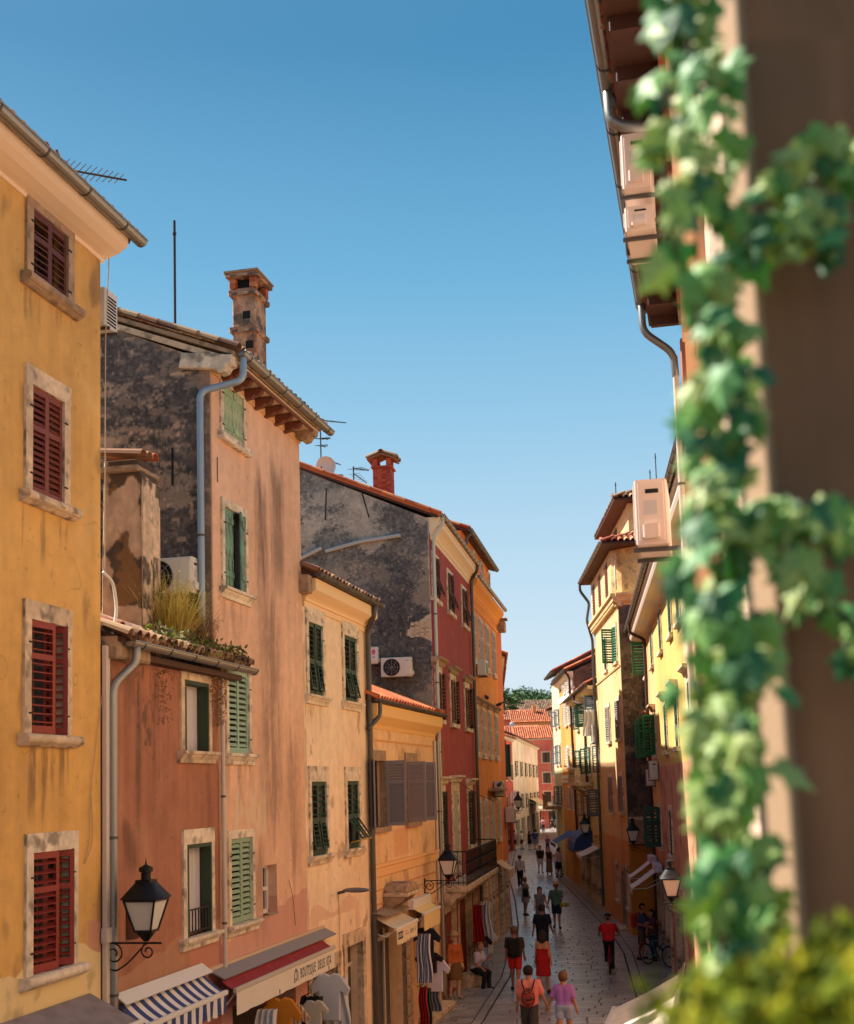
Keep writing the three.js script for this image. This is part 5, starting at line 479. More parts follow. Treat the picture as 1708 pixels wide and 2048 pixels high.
// wall lantern on a scrolled arm; the arm reaches out along +z
function lantern(key, label, x, y, out = .6, s = 1, turn = 0) {
  const g = at(key, 'wall_lantern', label, 'street lamp', x, y, .0, turn, 'wall lanterns along the street'); const m = M.iron;
  part('bracket', merge([tube([[0, 0, .02], [0, 0, out + .2 * s]], .013, 6, 0), sweep(spiral(.13 * s, -.13 * s, .125 * s, .035 * s, PI * .5, -1.35), () => .011, 6), sweep(spiral(out + .02, -.1 * s, .095 * s, .03 * s, PI * .55, 1.25), () => .011, 6), tube([[0, -.3 * s, .05], [0, -.34 * s, .16], [0, -.24 * s, .32], [0, -.06 * s, out - .06]], .011, 6, .12)]), m, g); part('wall_plate', bx(-.03, .03, -.38 * s, .06, 0, .025), m, g);
  const L = part('lantern_frame', (() => { const f = [], a = .105 * s, b = .2 * s, y0 = .13 * s, y1 = .5 * s; for (const [sx, sz] of [[1, 1], [1, -1], [-1, 1], [-1, -1]]) f.push(tube([[sx * a, y0, sz * a], [sx * b, y1, sz * b]], .014 * s, 5, 0)); for (const [r, y] of [[a, y0], [b, y1]]) for (const k of [0, 1, 2, 3]) f.push(bx(-r, r, y - .014 * s, y + .014 * s, r - .013 * s, r + .013 * s).rotateY(k * PI / 2)); f.push(new THREE.CylinderGeometry(.1 * s * 1.414, .03 * s, .13 * s, 4, 1).rotateY(PI / 4).translate(0, .065 * s, 0)); return merge(f); })(), m, g, 0, .02, out);
  const pg = quadSheet(V(-.1 * s, .14 * s, .1 * s), V(.1 * s, .14 * s, .1 * s), V(.19 * s, .49 * s, .19 * s), V(-.19 * s, .49 * s, .19 * s)); for (let k = 0; k < 4; k++) part('pane', pg, M.frost, L).rotation.y = k * PI / 2;
  part('lantern_roof', merge([new THREE.CylinderGeometry(.1 * s * 1.414, .235 * s * 1.414, .19 * s, 4, 1).rotateY(PI / 4).translate(0, .61 * s, 0), cb(-.1 * s, .1 * s, .7 * s, .74 * s, -.1 * s, .1 * s, .008)]), m, g, 0, .02, out); part('lantern_vent', merge([new THREE.CylinderGeometry(.06 * s, .06 * s, .1 * s, 12).translate(0, .78 * s, 0), new THREE.CylinderGeometry(.085 * s, .085 * s, .05 * s, 12).translate(0, .86 * s, 0), new THREE.ConeGeometry(.085 * s, .04 * s, 12).translate(0, .905 * s, 0), new THREE.ConeGeometry(.016 * s, .1 * s, 6).translate(0, .96 * s, 0)]), m, g, 0, .02, out); return g;
}
lantern('brown', 'black lantern on scroll bracket in front of the terracotta wall', .05, 3.97, .56, 1.0);
lantern('small', 'black lantern on scroll bracket beside the iron balcony', 5.05, 3.38, .64, 1.0); lantern('r2', 'black lantern on a scroll arm at the turret house corner', 1.2, 3.42, .75, 1.05);
lantern('r4', 'black lantern on the cream balcony house above the blue awning', 11.2, 3.3, .7, 1.1); lantern('r2', 'lantern with copper coloured roof partly hidden by the ivy', 19.2, 3.0, .62, 1.05);
lantern('crimson_far' in D ? 'red' : 'orange', 'small dark lantern on the orange house above its street corner', 9.9, 4.7, .5, .8);
// awning: top edge on the wall, front bar further out and lower, hanging valance
function awning(key, label, x0, x1, yT, zT, yF, zF, o = {}) {
  const g = at(key, 'awning', label, 'awning', (x0 + x1) / 2, 0, 0), w = (x1 - x0) / 2, { fab, val = .22, valM = fab, scallop = 0, cover, arms = true, bar = M.white, sag = .02, cas } = o;
  const top = quadSheet(V(-w, yF, zF), V(w, yF, zF), V(w, yT, zT), V(-w, yT, zT), 16, 6, (u, v) => V(0, -sag * 4 * v * (1 - v), 0)); part('canopy', merge([top, top.clone().translate(0, -.006, 0)]), fab, g); part('front_bar', cb(-w - .03, w + .03, yF - .045, yF + .02, zF - .02, zF + .045, .01), bar, g);
  if (val) { const n = scallop ? Math.round(2 * w / scallop) * 6 : 24, pos = [], uv = [], idx = []; for (let i = 0; i <= n; i++) { const u = i / n, x = -w + 2 * w * u, d = scallop ? val - .05 * (1 - Math.abs(Math.sin(PI * i / 6))) : val, zz = zF + .03 + .012 * Math.sin(u * 37) + .008 * Math.sin(u * 91); pos.push(x, yF - .03, zF + .03, x, yF - .03 - d, zz); uv.push(2 * w * u, val, 2 * w * u, val - d); if (i) { const k = 2 * i; idx.push(k - 2, k - 1, k + 1, k - 2, k + 1, k); } } const q = new THREE.BufferGeometry(); q.setAttribute('position', new THREE.Float32BufferAttribute(pos, 3)); q.setAttribute('uv', new THREE.Float32BufferAttribute(uv, 2)); q.setIndex(idx); q.computeVertexNormals(); part('valance', q, valM, g); }
  if (cover) part('cover', thick(V(-w - .05, yT + .02, zT + cover[0]), V(w + .05, yT + .02, zT + cover[0]), V(w + .05, yT + cover[1], zT - .05), V(-w - .05, yT + cover[1], zT - .05), .015), o.coverM ?? M.zinc, g); if (cas) part('cassette', cb(-w - .04, w + .04, yT - .06, yT + .16, Math.max(0, zT - .16), zT + .08, .02), o.casM ?? M.white, g);
  if (arms) for (const s of [-1, 1]) part('arm', tube([[s * (w - .12), yT - .35, .03], [s * (w - .12), (yT + yF) / 2 - .3, zF * .55], [s * (w - .12), yF - .03, zF]], .016, 6, 0), M.white, g); return g;
}
const stripes = (a, b, p) => { const t = dataTex(64, 4, (i) => (i % 64 < 32 ? a : b)); t.repeat.set(1 / p, 1); return new THREE.MeshStandardMaterial({ map: t, roughness: .9 }); }, fabN = (c, seed = 1) => { const t = dataTex(128, 128, (i, j) => { const k = .9 + .2 * fbm(i / 18 + seed, j / 18, 4); return c.map((v) => v * k); }); return new THREE.MeshStandardMaterial({ map: t, roughness: .9 }); };
awning('yellow', 'plain grey canvas awning below the ochre yellow house', 2.2, 6.4, 3.44, .03, 3.12, .66, { fab: fabN([132, 122, 124]), val: .0, sag: .0 });
awning('brown', 'blue and white striped awning with scalloped edge', .25, 2.85, 3.18, .1, 2.94, .42, { fab: stripes([52, 66, 120], [226, 220, 214], .25), val: .27, scallop: .25, cover: [.12, .14], coverM: M.white });
{ const t = printTex(1024, 96, (x, w, h) => { x.fillStyle = '#e6d9c6'; x.fillRect(0, 0, w, h); x.fillStyle = '#3a3436'; x.textBaseline = 'middle'; const put = (s, a, b, f) => { x.save(); x.font = f; const m = x.measureText(s).width; x.translate(a, h * .5); x.scale((b - a) / m, 1); x.fillText(s, 0, 0); x.restore(); }; put('BOUTIQUE', 610, 790, 'bold 66px sans-serif'); put('DEUS VITA', 815, 985, 'bold 62px sans-serif'); x.fillStyle = '#3a3436'; x.strokeStyle = '#4a4446'; x.lineWidth = 3; for (let k = 0; k < 3; k++) { x.beginPath(); x.ellipse(556 + k * 6, 46, 12 + k * 5, 32 - k * 6, .3, 0, 7); x.stroke(); } x.beginPath(); x.moveTo(536, 78); x.lineTo(560, 16); x.lineTo(586, 76); x.stroke(); });
  const vm = new THREE.MeshStandardMaterial({ map: t, roughness: .9 }); t.repeat.set(1 / 4.8, 1 / .34); awning('pink', 'crimson boutique awning with lettered cream valance', -.3, 4.5, 3.02, .2, 2.9, .4, { fab: fabN([150, 44, 52]), val: .34, valM: vm, bar: mat([196, 182, 166], .7) }); }
{ const g = at('pink', 'metal_canopy', 'long bent grey sheet metal canopy above the boutique awning', 'canopy', 2.4, 0, 0); part('sheet', merge([thick(V(-2.75, 3.04, .26), V(2.75, 3.04, .26), V(2.75, 3.17, .0), V(-2.75, 3.17, .0), .02)]), mat([150, 144, 140], .55, { metalness: .3 }), g); part('edge_strip', cb(-2.76, 2.76, 3.15, 3.21, -.02, .05, .01), mat([206, 176, 142], .8), g); }
{ const t = printTex(512, 160, (x, w, h) => { x.fillStyle = '#e2cfa8'; x.fillRect(0, 0, w, h); x.textBaseline = 'middle'; const put = (s, a, b, f, c) => { x.save(); x.fillStyle = c; x.font = f; const m = x.measureText(s).width; x.translate(a, h * .42); x.scale((b - a) / m, 1.3); x.fillText(s, 0, 0); x.restore(); }; x.fillStyle = '#3c3a40'; x.fillRect(22, 30, 130, 74); put('SOUVENIR', 28, 146, 'bold 40px sans-serif', '#e8dcc0'); put('D.I.L.', 190, 290, 'bold 50px sans-serif', '#a8503c'); put('Carera', 318, 420, 'italic bold 56px serif', '#3a3a42'); put('23', 446, 486, 'bold 48px sans-serif', '#44404a'); });
  t.repeat.set(1 / 1.9, 1 / .34); awning('small', 'cream souvenir shop awning with printed scalloped valance', -.1, 1.8, 3.0, .1, 2.76, .55, { fab: fabN([214, 200, 178], 4), val: .34, scallop: .12, valM: new THREE.MeshStandardMaterial({ map: t, roughness: .9 }), cover: [.3, .1], coverM: mat([150, 132, 112], .7) }); }
awning('small', 'short pale yellow awning beside the shop door', 3.2, 5.0, 2.9, .1, 2.74, .38, { fab: mat([236, 206, 142], .9), val: .38, cas: true });
awning('orange', 'small cream awning over a doorway of the orange house', 5.0, 6.8, 2.9, .05, 2.6, .5, { fab: mat([218, 190, 154], .9), val: .3 });
awning('r2', 'white cassette awning, upper of two near the bicycle', 2.7, 4.1, 3.0, .25, 2.45, 1.0, { fab: mat([222, 214, 216], .85), val: .16, cas: true, casM: mat([198, 194, 204], .7) }); awning('r2', 'white cassette awning, lower of two near the bicycle', 5.6, 7.2, 2.92, .25, 2.35, 1.05, { fab: mat([222, 218, 212], .85), val: .16, cas: true, casM: mat([198, 194, 204], .7) });
awning('r1', 'big cream awning in the bottom corner, half in sunlight', .3, 7, 3.1, .7, 2.6, 1.65, { fab: fabN([238, 222, 196], 7), val: .0, arms: false, cover: [.02, .12], bar: mat([200, 190, 180], .6) });
awning('r4', 'white awning beside the blue barrel awning', 8.6, 11.4, 2.75, .1, 2.4, .9, { fab: mat([216, 208, 204], .85), val: .12 });
{ const g = at('r4', 'barrel_awning', 'blue barrel shaped awning over a shop on the right', 'awning', 5.6, 0, 0); const m = mat([58, 84, 142], .7), P = []; for (let i = 0; i <= 5; i++) { const a = PI / 2 * i / 5; P.push([.95 * Math.sin(a), 2.55 + .95 * Math.cos(a) * .9]); } for (let i = 0; i < 5; i++) part('canopy_panel', thick(V(-1.9, P[i + 1][1], P[i + 1][0]), V(1.9, P[i + 1][1], P[i + 1][0]), V(1.9, P[i][1], P[i][0]), V(-1.9, P[i][1], P[i][0]), .012), m, g); for (const s of [-1, 1]) part('end_panel', prism([[0, 2.45], [.95, 2.45], ...P.slice().reverse()], -.01, .01).rotateY(-PI / 2), mat([38, 62, 120], .7), g, s * 1.88, 0, 0); part('valance', bx(-1.9, 1.9, 2.33, 2.56, .94, .96), m, g); }
awning('r5', 'blue awning with white back edge further along on the right', 4.5, 8.5, 3.0, .05, 2.4, 1.2, { fab: mat([40, 92, 156], .8), val: .2 });
{ const d = { p: [7.4, -112.4], r: Math.atan2(38.6, 5.6) }; D.pale = d; awning('pale', 'pale striped awning on the pale pink house', 20, 33, 4.3, .1, 3.0, 2.6, { fab: stripes([236, 206, 164], [206, 168, 128], 2.1), val: .3 }); D.coral = { p: [11.5, -166], r: 0 }; awning('coral', 'cream awning across the coral house ground floor', .8, 6, 3.4, .1, 2.6, 1.8, { fab: mat([218, 188, 150], .9), val: .3 }); D.crim = { p: [4.6, -96], r: Math.atan2(16, 2.8) };
  const b = at('crim', 'green_cloth', 'tall dark green cloth hanging from the crimson far house', 'cloth', 2.0, 6.4, 1.0, -PI / 2); const s = quadSheet(V(-.4, 0, 0), V(.4, 0, 0), V(.4, 2.5, 0), V(-.4, 2.5, 0), 20, 6, (u, v) => V(0, 0, .04 * Math.sin(u * 22 + v))); part('cloth', merge([s, s.clone().translate(0, 0, .008)]), mat([18, 54, 40], .85), b); part('rod', tube([[-1, 2.5, 0], [.45, 2.5, 0]], .03, 6, 0), M.iron, b); }
// air conditioners
const logo = (draw, w, h) => new THREE.MeshStandardMaterial({ map: printTex(128, 128, draw), roughness: .6 });
const acAt = (key, label, x, y, z, turn, o) => acUnit(label, loc(key, x, y, z), D[key].r + turn, o);
acAt('yellow', 'slotted grey air conditioner behind the yellow house corner', 6.95, 11.72, -.72, 0, { slots: true, w: .34, h: .56, d: .76, fan: false }); acAt('pink', 'cream air conditioner on the dark gable above the weeds', -.06, 8.74, -.62, -PI / 2, { w: .84, h: .6 });
acAt('red', 'white air conditioner with round pink maker mark on gable', -.05, 9.1, -1.86, -PI / 2, { w: .74, h: .52, badge: (g, w, h, d) => part('badge', new THREE.PlaneGeometry(.22, .3), logo((x, a, b) => { x.fillStyle = '#dcd8d4'; x.fillRect(0, 0, a, b); x.fillStyle = '#b03a62'; x.beginPath(); x.arc(64, 44, 34, 0, 7); x.fill(); x.strokeStyle = '#e8d8dc'; x.lineWidth = 5; x.beginPath(); x.arc(64, 44, 22, 0, 4.8); x.stroke(); x.fillRect; x.fillStyle = '#4a464a'; x.font = 'bold 40px sans-serif'; x.textAlign = 'center'; x.fillText('LG', 64, 116); }), g, w * .36, h * .62, d + .014) });
acAt('red', 'white air conditioner with dark fan above the orange tile roof', -.05, 8.72, -.98, -PI / 2, { w: .84, h: .58, badge: (g, w, h, d) => part('badge', new THREE.PlaneGeometry(.2, .07), new THREE.MeshStandardMaterial({ map: printTex(160, 56, (x, a, b) => { x.fillStyle = '#e4e0dc'; x.fillRect(0, 0, a, b); x.fillStyle = '#4a4854'; x.font = 'italic bold 40px sans-serif'; x.textAlign = 'center'; x.fillText('Midea', a / 2, 42); }), roughness: .6 }), g, w * .36, h * .84, d + .014) });
acAt('orange', 'air conditioner high on the orange house between pale shutters', 1.5, 9.55, 0, 0, { w: .8, h: .6, d: .34, fan: false, slots: true }); acAt('orange', 'air conditioner on the orange house beside the second storey ledge', 5.6, 5.3, 0, 0, { w: .8, h: .62, d: .36, fan: false, slots: true }); acAt('orange', 'air conditioner at the far corner of the orange house', 9.4, 4.2, 0, 0, { w: .8, h: .66, d: .4, fan: false, slots: true });
const mAc = mat([222, 200, 186], .6); acAt('r1', 'beige air conditioner under the nearest eaves, pipes showing', 6.3, 11.35, .38, 0, { w: .85, h: .6, d: .32, m: mAc, fan: true }); acAt('r1', 'beige air conditioner under the nearest eaves, lower of the pair', 6.2, 10.98, .38, 0, { w: .8, h: .3, d: .32, m: mAc, fan: true });
acAt('r1', 'pinkish air conditioner with service label, left of the ivy', 7.2, 7.72, .36, 0, { w: .8, h: .62, d: .32, m: mAc, fan: true }); acAt('r2', 'white air conditioner below the green shutters, left one', 3.9, 5.55, 0, 0, { w: .8, h: .6 }); acAt('r2', 'white air conditioner below the green shutters, right one', 6.1, 5.75, 0, 0, { w: .85, h: .66 }); acAt('r4', 'cream air conditioner tall on the cream balcony house edge', 11.9, 7.5, 0, 0, { w: .8, h: .9, fan: false, slots: true });
// aerials and poles
function yagi(key, label, x, y, z, h, booms, group = 'roof aerials') { const g = at(key, 'aerial', label, 'aerial', x, y, z, 0, group); part('mast', tube([[0, 0, 0], [0, h, 0]], .02, 6, 0), M.cableD, g); for (const [hy, len, ang, n, el, up = 0] of booms) { const b = part('boom', tube([[0, 0, 0], [0, 0, len]], .014, 5, 0), M.cableD, g, 0, hy, 0); b.rotation.set(-up, ang, 0, 'YXZ'); for (let k = 0; k < n; k++) { const e = el * (1 - .55 * k / n); part('element', bx(-e, e, -.004, .004, -.004, .004), M.cableD, b, 0, 0, .05 + k * (len - .08) / n); } } return g; }
yagi('yellow', 'long comb aerial on the yellow house roof', 6.15, 12.9, -.3, .95, [[.72, .95, .9, 11, .28, .12]]); yagi('red', 'tall aerial mast with several combs behind the salmon house', .4, 14.6, -3.15, 1.75, [[1.72, .8, -.1, 14, .14, -.2], [1.2, .7, 1.5, 6, .25, .2], [1.0, .6, 1.6, 5, .2, .15], [.62, 1.0, 1.2, 8, .12, 0]]); yagi('red', 'short aerial beside the red brick chimney', .6, 14.3, -2.25, .65, [[.6, .8, 1.2, 7, .25, .12], [.45, .9, 1.35, 5, .18, -.1]]); yagi('red', 'tiny aerial right of the red brick chimney', 1.6, 13.7, -.75, .35, [[.3, .3, 1, 4, .1]]);
for (const [k, x, y, z, h, lb] of [['pink', .45, 12.9, -.8, 2.2, 'bare steel mast on the salmon house roof'], ['tower', 6.3, 17.0, -.5, 1.15, 'thin bare mast on the turret beside the gull'], ['tower', 7.6, 17.2, -1.75, 1.1, 'shorter of two masts standing close together on the turret roof'], ['tower', 7.9, 17.2, -1.95, 1.7, 'taller of two masts standing close together on the turret roof']]) { const g = at(k, 'mast', lb, 'mast', x, y, z, 0, 'bare masts'); part('pole', tube([[0, 0, 0], [0, h, 0]], .022, 6, 0), M.cableD, g); part('clamp', new THREE.CylinderGeometry(.034, .034, .04, 8), M.cableD, g, 0, h * .9, 0); }
{ const g = at('red', 'satellite_dish', 'white satellite dish at the aerial mast foot', 'dish', .35, 14.75, -3.0, -1.2); part('reflector', new THREE.SphereGeometry(.42, 20, 8, 0, 2 * PI, 0, .75).rotateX(-PI / 2 + .3).translate(0, .1, .3), M.white, g); part('arm', tube([[0, .05, -.02], [0, -.1, -.3]], .012, 5, 0), M.zinc, g); } { const g = at('red', 'flue', 'small metal flue on the crimson house roof', 'flue', .5, 14.35, -2.65); part('pipe', new THREE.CylinderGeometry(.06, .06, .35, 10), M.zinc, g, 0, .1, 0); part('cowl', new THREE.CylinderGeometry(.13, .1, .05, 10), M.zinc, g, 0, .32, 0); }
// street lamp head on the peach wall, cables
{ const g = at('cream', 'lamp_head', 'flat grey street lamp head on the peach wall', 'street lamp', 1.9, 3.72, 0); part('arm', tube([[0, 0, 0], [0, .04, .15]], .03, 8, 0), M.zincD, g); part('head', new THREE.SphereGeometry(.5, 20, 10).scale(.22, .1, .56).translate(0, .06, .38), mat([110, 104, 106], .5), g); part('cable', tube([[0, 0, .02], [.02, -.5, .015], [0, -1.1, .02]], .007, 5), M.cable, g); }
function cable(label, pts, r = .008, m = M.cable) { return tag(part('cable', tube(pts.map(([k, ...p]) => V(...loc(k, ...p))), r, 5, .15), m), label, 'cable', 'cables on the walls'); }
cable('white twisted cable bundle beside the yellow house corner', [['yellow', 6.75, 8.55, .02], ['yellow', 6.9, 8.45, .08], ['yellow', 6.98, 8.1, .1], ['yellow', 6.85, 7.6, .06]], .022, M.cord); cable('thin cable hanging from the yellow house cornice', [['yellow', 6.84, 12.7, .06], ['yellow', 6.8, 11.6, .03], ['yellow', 6.78, 8.6, .03]]); cable('slack thin cable crossing the yellow wall below the third window', [['yellow', 6.72, 7.0, .02], ['yellow', 6.45, 5.9, .02], ['yellow', 6.4, 5.2, .02], ['yellow', 6.25, 4.9, .02], ['yellow', 6.5, 5.2, .02], ['yellow', 6.45, 5.8, .02]], .005); { const g = at('yellow', 'cable_duct', 'pale plastic cable duct down the yellow house corner', 'duct', 6.78, 0, .04); part('duct', cb(-.05, .05, 3.2, 7.62, -.03, .04, .01), mat([216, 196, 178], .6), g); part('joint_box', cb(-.1, .06, 3.98, 4.16, -.02, .07, .01), mat([206, 190, 174], .6), g); }
cable('thin wires strung across the apricot house front', [['cream', 4.2, 3.1, .1], ['small', 2, 3.25, .06], ['small', 5.05, 3.35, .06]], .006, M.cableD); cable('dark stay wires running to the orange house air conditioner', [['red', 3.4, 5.9, .1], ['red', 5.5, 5.5, .4], ['orange', 1.2, 5.2, .5]], .012, M.cableD); cable('loose pale cable looping on the crimson wall', [['red', .45, 7.3, .05], ['red', 1.0, 6.7, .06], ['red', .6, 6.0, .05]], .006); cable('loose cables between terracotta and salmon walls', [['brown', 3.7, 7.3, .05], ['brown', 3.55, 6.4, .05], ['brown', 3.75, 5.7, .05], ['brown', 3.65, 3.6, .05]], .006); cable('black cable curling below the small window', [['pink', 3.2, 4.2, .03], ['pink', 3.4, 3.9, .03], ['pink', 3.5, 3.4, .03]], .005, M.cableD);
// hanging shop goods
const teeShape = (w, h) => [[-.28 * w, 0], [.28 * w, 0], [.29 * w, .62 * h], [.48 * w, .52 * h], [.56 * w, .68 * h], [.3 * w, .97 * h], [.12 * w, h], [0, .95 * h], [-.12 * w, h], [-.3 * w, .97 * h], [-.56 * w, .68 * h], [-.48 * w, .52 * h], [-.29 * w, .62 * h]];
function tee(key, label, x, y, z, turn, m, w = .62, h = .72) { const g = at(key, 'hanging_shirt', label, 'shirt', x, y, z, turn, 'clothes hung outside the shops'); part('cloth', prism(teeShape(w, h), -.03, .03, [], .02), m, g); part('hanger', tube([[-.2 * w, h * .96, 0], [0, h + .03, 0], [0, h + .12, 0]], .008, 5, 0), M.iron, g); return g; }
function drape(key, label, x, y, z, turn, m, w, h, name = 'hanging_garment') { const g = at(key, name, label, 'garment', x, y, z, turn, 'clothes hung outside the shops'); const s = quadSheet(V(-w / 2, 0, 0), V(w / 2, 0, 0), V(w * .36, h, 0), V(-w * .36, h, 0), 26, 8, (u, v) => V(.02 * Math.sin(v * 7), 0, .05 * Math.sin(u * 21 + v * 2))); part('cloth', merge([s, s.clone().translate(0, 0, -.025)]), m, g); part('hanger', tube([[-.16, h, 0], [0, h + .06, 0], [0, h + .14, 0]], .008, 5, 0), M.iron, g); return g; }
const cW = mat([216, 208, 204], .9), cN = mat([28, 30, 44], .9), cR = mat([166, 26, 30], .9), cO = mat([206, 124, 24], .9), cSt = stripes([90, 100, 140], [212, 208, 206], .05), cG = mat([30, 74, 56], .9), cT = stripes([216, 190, 160], [170, 120, 84], .06), cGy = mat([128, 124, 130], .9);
const T1 = -PI / 2; tee('pink', 'orange shirt on a hanger under the boutique awning', 1.35, 1.72, .5, T1, cO, .66, .8); tee('pink', 'white shirt with dark flower print under the boutique awning', 3.55, 1.75, .62, T1, cW, .68, .82); drape('pink', 'white frilled blouse at the boutique doorway edge', 3.85, 1.5, .66, T1, cW, .5, .95); tee('pink', 'checked tan blouse in the boutique doorway', 2.05, 1.6, .45, T1, cT, .55, .7); drape('pink', 'black dress with pale halter top in the boutique doorway', 2.75, 1.35, .55, T1, mat([30, 26, 26], .9), .5, .95); tee('pink', 'cream halter top on the boutique display', 2.7, 1.75, .62, T1, mat([206, 190, 164], .9), .46, .5); drape('pink', 'grey white scarves at the boutique left side', .95, 1.7, .42, T1, cW, .4, .7);
tee('small', 'navy shirt hung outside the souvenir shop', 3.75, 1.6, .3, T1, cN, .7, .75); drape('small', 'blue and white striped cotton robes outside the souvenir shop', 3.3, 1.1, .36, T1, cSt, .4, 1.15); tee('small', 'white shirt with badge outside the souvenir shop', 4.0, .78, .45, T1, mat([222, 208, 214], .9), .7, .82); drape('small', 'red and green scarf bundle hanging near the ground', 3.2, .12, .34, T1, cR, .24, .9); drape('small', 'dark green cloth hanging near the ground', 3.35, .12, .4, T1, cG, .2, .85); drape('small', 'grey towel below the white shirt', 4.05, .3, .42, T1, cGy, .34, .5); tee('small', 'black and red shirt between navy and white ones', 3.85, 1.25, .35, T1, mat([40, 20, 26], .9), .66, .5);
drape('red', 'red dress hung outside under the balcony', 4.6, 1.0, .42, T1, cR, .36, 1.15); drape('red', 'striped robe hung outside under the balcony', 5.2, .8, .46, T1, cSt, .4, 1.3); drape('red', 'white dress hung outside under the balcony', 5.8, .9, .5, T1, cW, .4, 1.25); tee('red', 'pale shirt hung low beside the door under the balcony', 6.2, .5, .5, T1, cW, .6, .7); tee('red', 'navy shirt with red trim under the balcony', 4.9, .6, .5, T1, cN, .55, .6);
drape('r4', 'white laundry cloth hanging by the blue grey shutters', 12.0, 7.9, .3, T1, M.white, .8, 1.2, 'laundry'); drape('crim', 'pale laundry hanging low on the crimson far house', 13.0, 4.2, .4, T1, cW, .8, 1.0, 'laundry'); drape('crim', 'reddish laundry hanging low on the crimson far house', 14.2, 4.2, .4, T1, cR, .8, 1.0, 'laundry');
for (const [x, z, y, lb] of [[12.5, -186, 14.2, 'white satellite dish on the nearest hill roof'], [14.5, -187, 13.6, 'second white satellite dish on the nearest hill roof']]) { const g = thing('satellite_dish', lb, 'dish', x, y, z, .4); part('reflector', new THREE.SphereGeometry(.6, 16, 8, 0, 2 * PI, 0, .75).rotateX(PI / 2 - .3).translate(0, .4, -.6), M.white, g); part('post', tube([[0, -.6, 0], [0, .4, 0]], .05, 6, 0), M.zincD, g); }
// birds
function bird(label, pos, turn, c1, c2, s = 1, name = 'pigeon') { const g = thing(name, label, 'bird', ...pos, turn); const prof = [[.001, -.17], [.02, -.15], [.05, -.08], [.066, 0], [.06, .07], [.035, .12], [.026, .15], [.034, .18], [.028, .21], [.001, .225]].map((p) => new THREE.Vector2(...p)); const b = new THREE.LatheGeometry(prof, 12).rotateX(PI / 2 - .45).scale(s, s, s).translate(0, .12 * s, 0); part('body', b, c1, g); part('wing', new THREE.SphereGeometry(.5, 12, 8).scale(.05 * s, .09 * s, .22 * s).rotateX(-.3).translate(.05 * s, .12 * s, -.03 * s), c2, g); part('wing', new THREE.SphereGeometry(.5, 12, 8).scale(.05 * s, .09 * s, .22 * s).rotateX(-.3).translate(-.05 * s, .12 * s, -.03 * s), c2, g); part('beak', new THREE.ConeGeometry(.01 * s, .05 * s, 6).rotateX(PI / 2).translate(0, .215 * s, .215 * s), mat([210, 160, 60], .6), g); part('tail', bx(-.03 * s, .03 * s, .02 * s, .035 * s, -.26 * s, -.14 * s), c2, g); part('legs', merge([tube([[.02 * s, 0, 0], [.02 * s, .07 * s, 0]], .006 * s, 5, 0), tube([[-.02 * s, 0, 0], [-.02 * s, .07 * s, 0]], .006 * s, 5, 0)]), M.wood, g); return g; }
bird('white gull standing on the turret roof ridge', loc('tower', 6.8, 17.14, -.65), D.tower.r - PI / 2 + 3.3, M.white, mat([150, 150, 154], .8), 1.9, 'gull'); bird('dark pigeon on a window hood of the orange house, left one', loc('orange', 3.0, 8.82, .12), D.orange.r + 1.9, mat([52, 50, 56], .8), mat([44, 42, 48], .8)); bird('dark pigeon on a window hood of the orange house, right one', loc('orange', 7.2, 8.82, .12), D.orange.r + .3, mat([52, 50, 56], .8), mat([44, 42, 48], .8)); bird('dark pigeon perched by the orange house air conditioner', loc('orange', 4.7, 5.66, .3), D.orange.r + 1.2, mat([52, 50, 56], .8), mat([44, 42, 48], .8)); { const g = at('orange', 'perch_board', 'weathered board ledge carrying the pigeon on the orange house', 'ledge', 4.6, 5.55, 0); part('board', cb(-1.1, 1.1, 0, .1, 0, .5, .02), MS.stoneD, g); }
// plants on the terracotta roof
function bladeGeo(p, d, L, w, bend, r) { const pos = [], idx = [], n = 4, side = V(d.z, 0, -d.x).normalize(); let q = p.clone(), dir = d.clone().normalize(); for (let i = 0; i <= n; i++) { const k = w * (1 - .85 * i / n); pos.push(...q.clone().addScaledVector(side, k).toArray(), ...q.clone().addScaledVector(side, -k).toArray()); q.addScaledVector(dir, L / n); dir.y -= bend / n; dir.normalize(); if (i) { const b = 2 * i; idx.push(b - 2, b - 1, b + 1, b - 2, b + 1, b); } } const g = new THREE.BufferGeometry(); g.setAttribute('position', new THREE.Float32BufferAttribute(pos, 3)); g.setIndex(idx); g.computeVertexNormals(); return g; }
function bush(label, key, x, y, z, R, Hh, n, ms, seed, lab) { const g = at(key, 'dry_bush', label, 'bush', x, y, z); const r = rng(seed), lists = ms.map(() => []); for (let i = 0; i < n; i++) { const a = r() * 2 * PI, t = Math.pow(r(), .6) * .9, base = V((r() - .5) * R * .6, 0, (r() - .5) * R * .6), d = V(Math.cos(a) * t, 1, Math.sin(a) * t), L = Hh * (.45 + r() * .75); lists[Math.floor(r() * ms.length)].push(bladeGeo(base, d, L,   .005 + .004 * r(), .25 + r() * .5, r)); for (let k = 0; k < 6; k++) { const s = .3 + .7 * r(), q = base.clone().addScaledVector(d.clone().normalize(), L * s), e = V(r() - .5, r() * .4, r() - .5); lists[Math.floor(r() * ms.length)].push(bladeGeo(q, e, .05 + .06 * r(), .005, .3, r)); } } lists.forEach((l, i) => { if (l.length) part(i ? 'foliage' : 'stems', mergeGeometries(l), ms[i], g); }); return g; }
const lf = (c) => new THREE.MeshPhysicalMaterial({ color: col(...c), roughness: .8, transmission: .25, thickness: 0 }); const gA = lf([214, 186, 92]), gB = lf([176, 168, 74]), gC = lf([150, 112, 80]), gD = lf([84, 110, 44]);
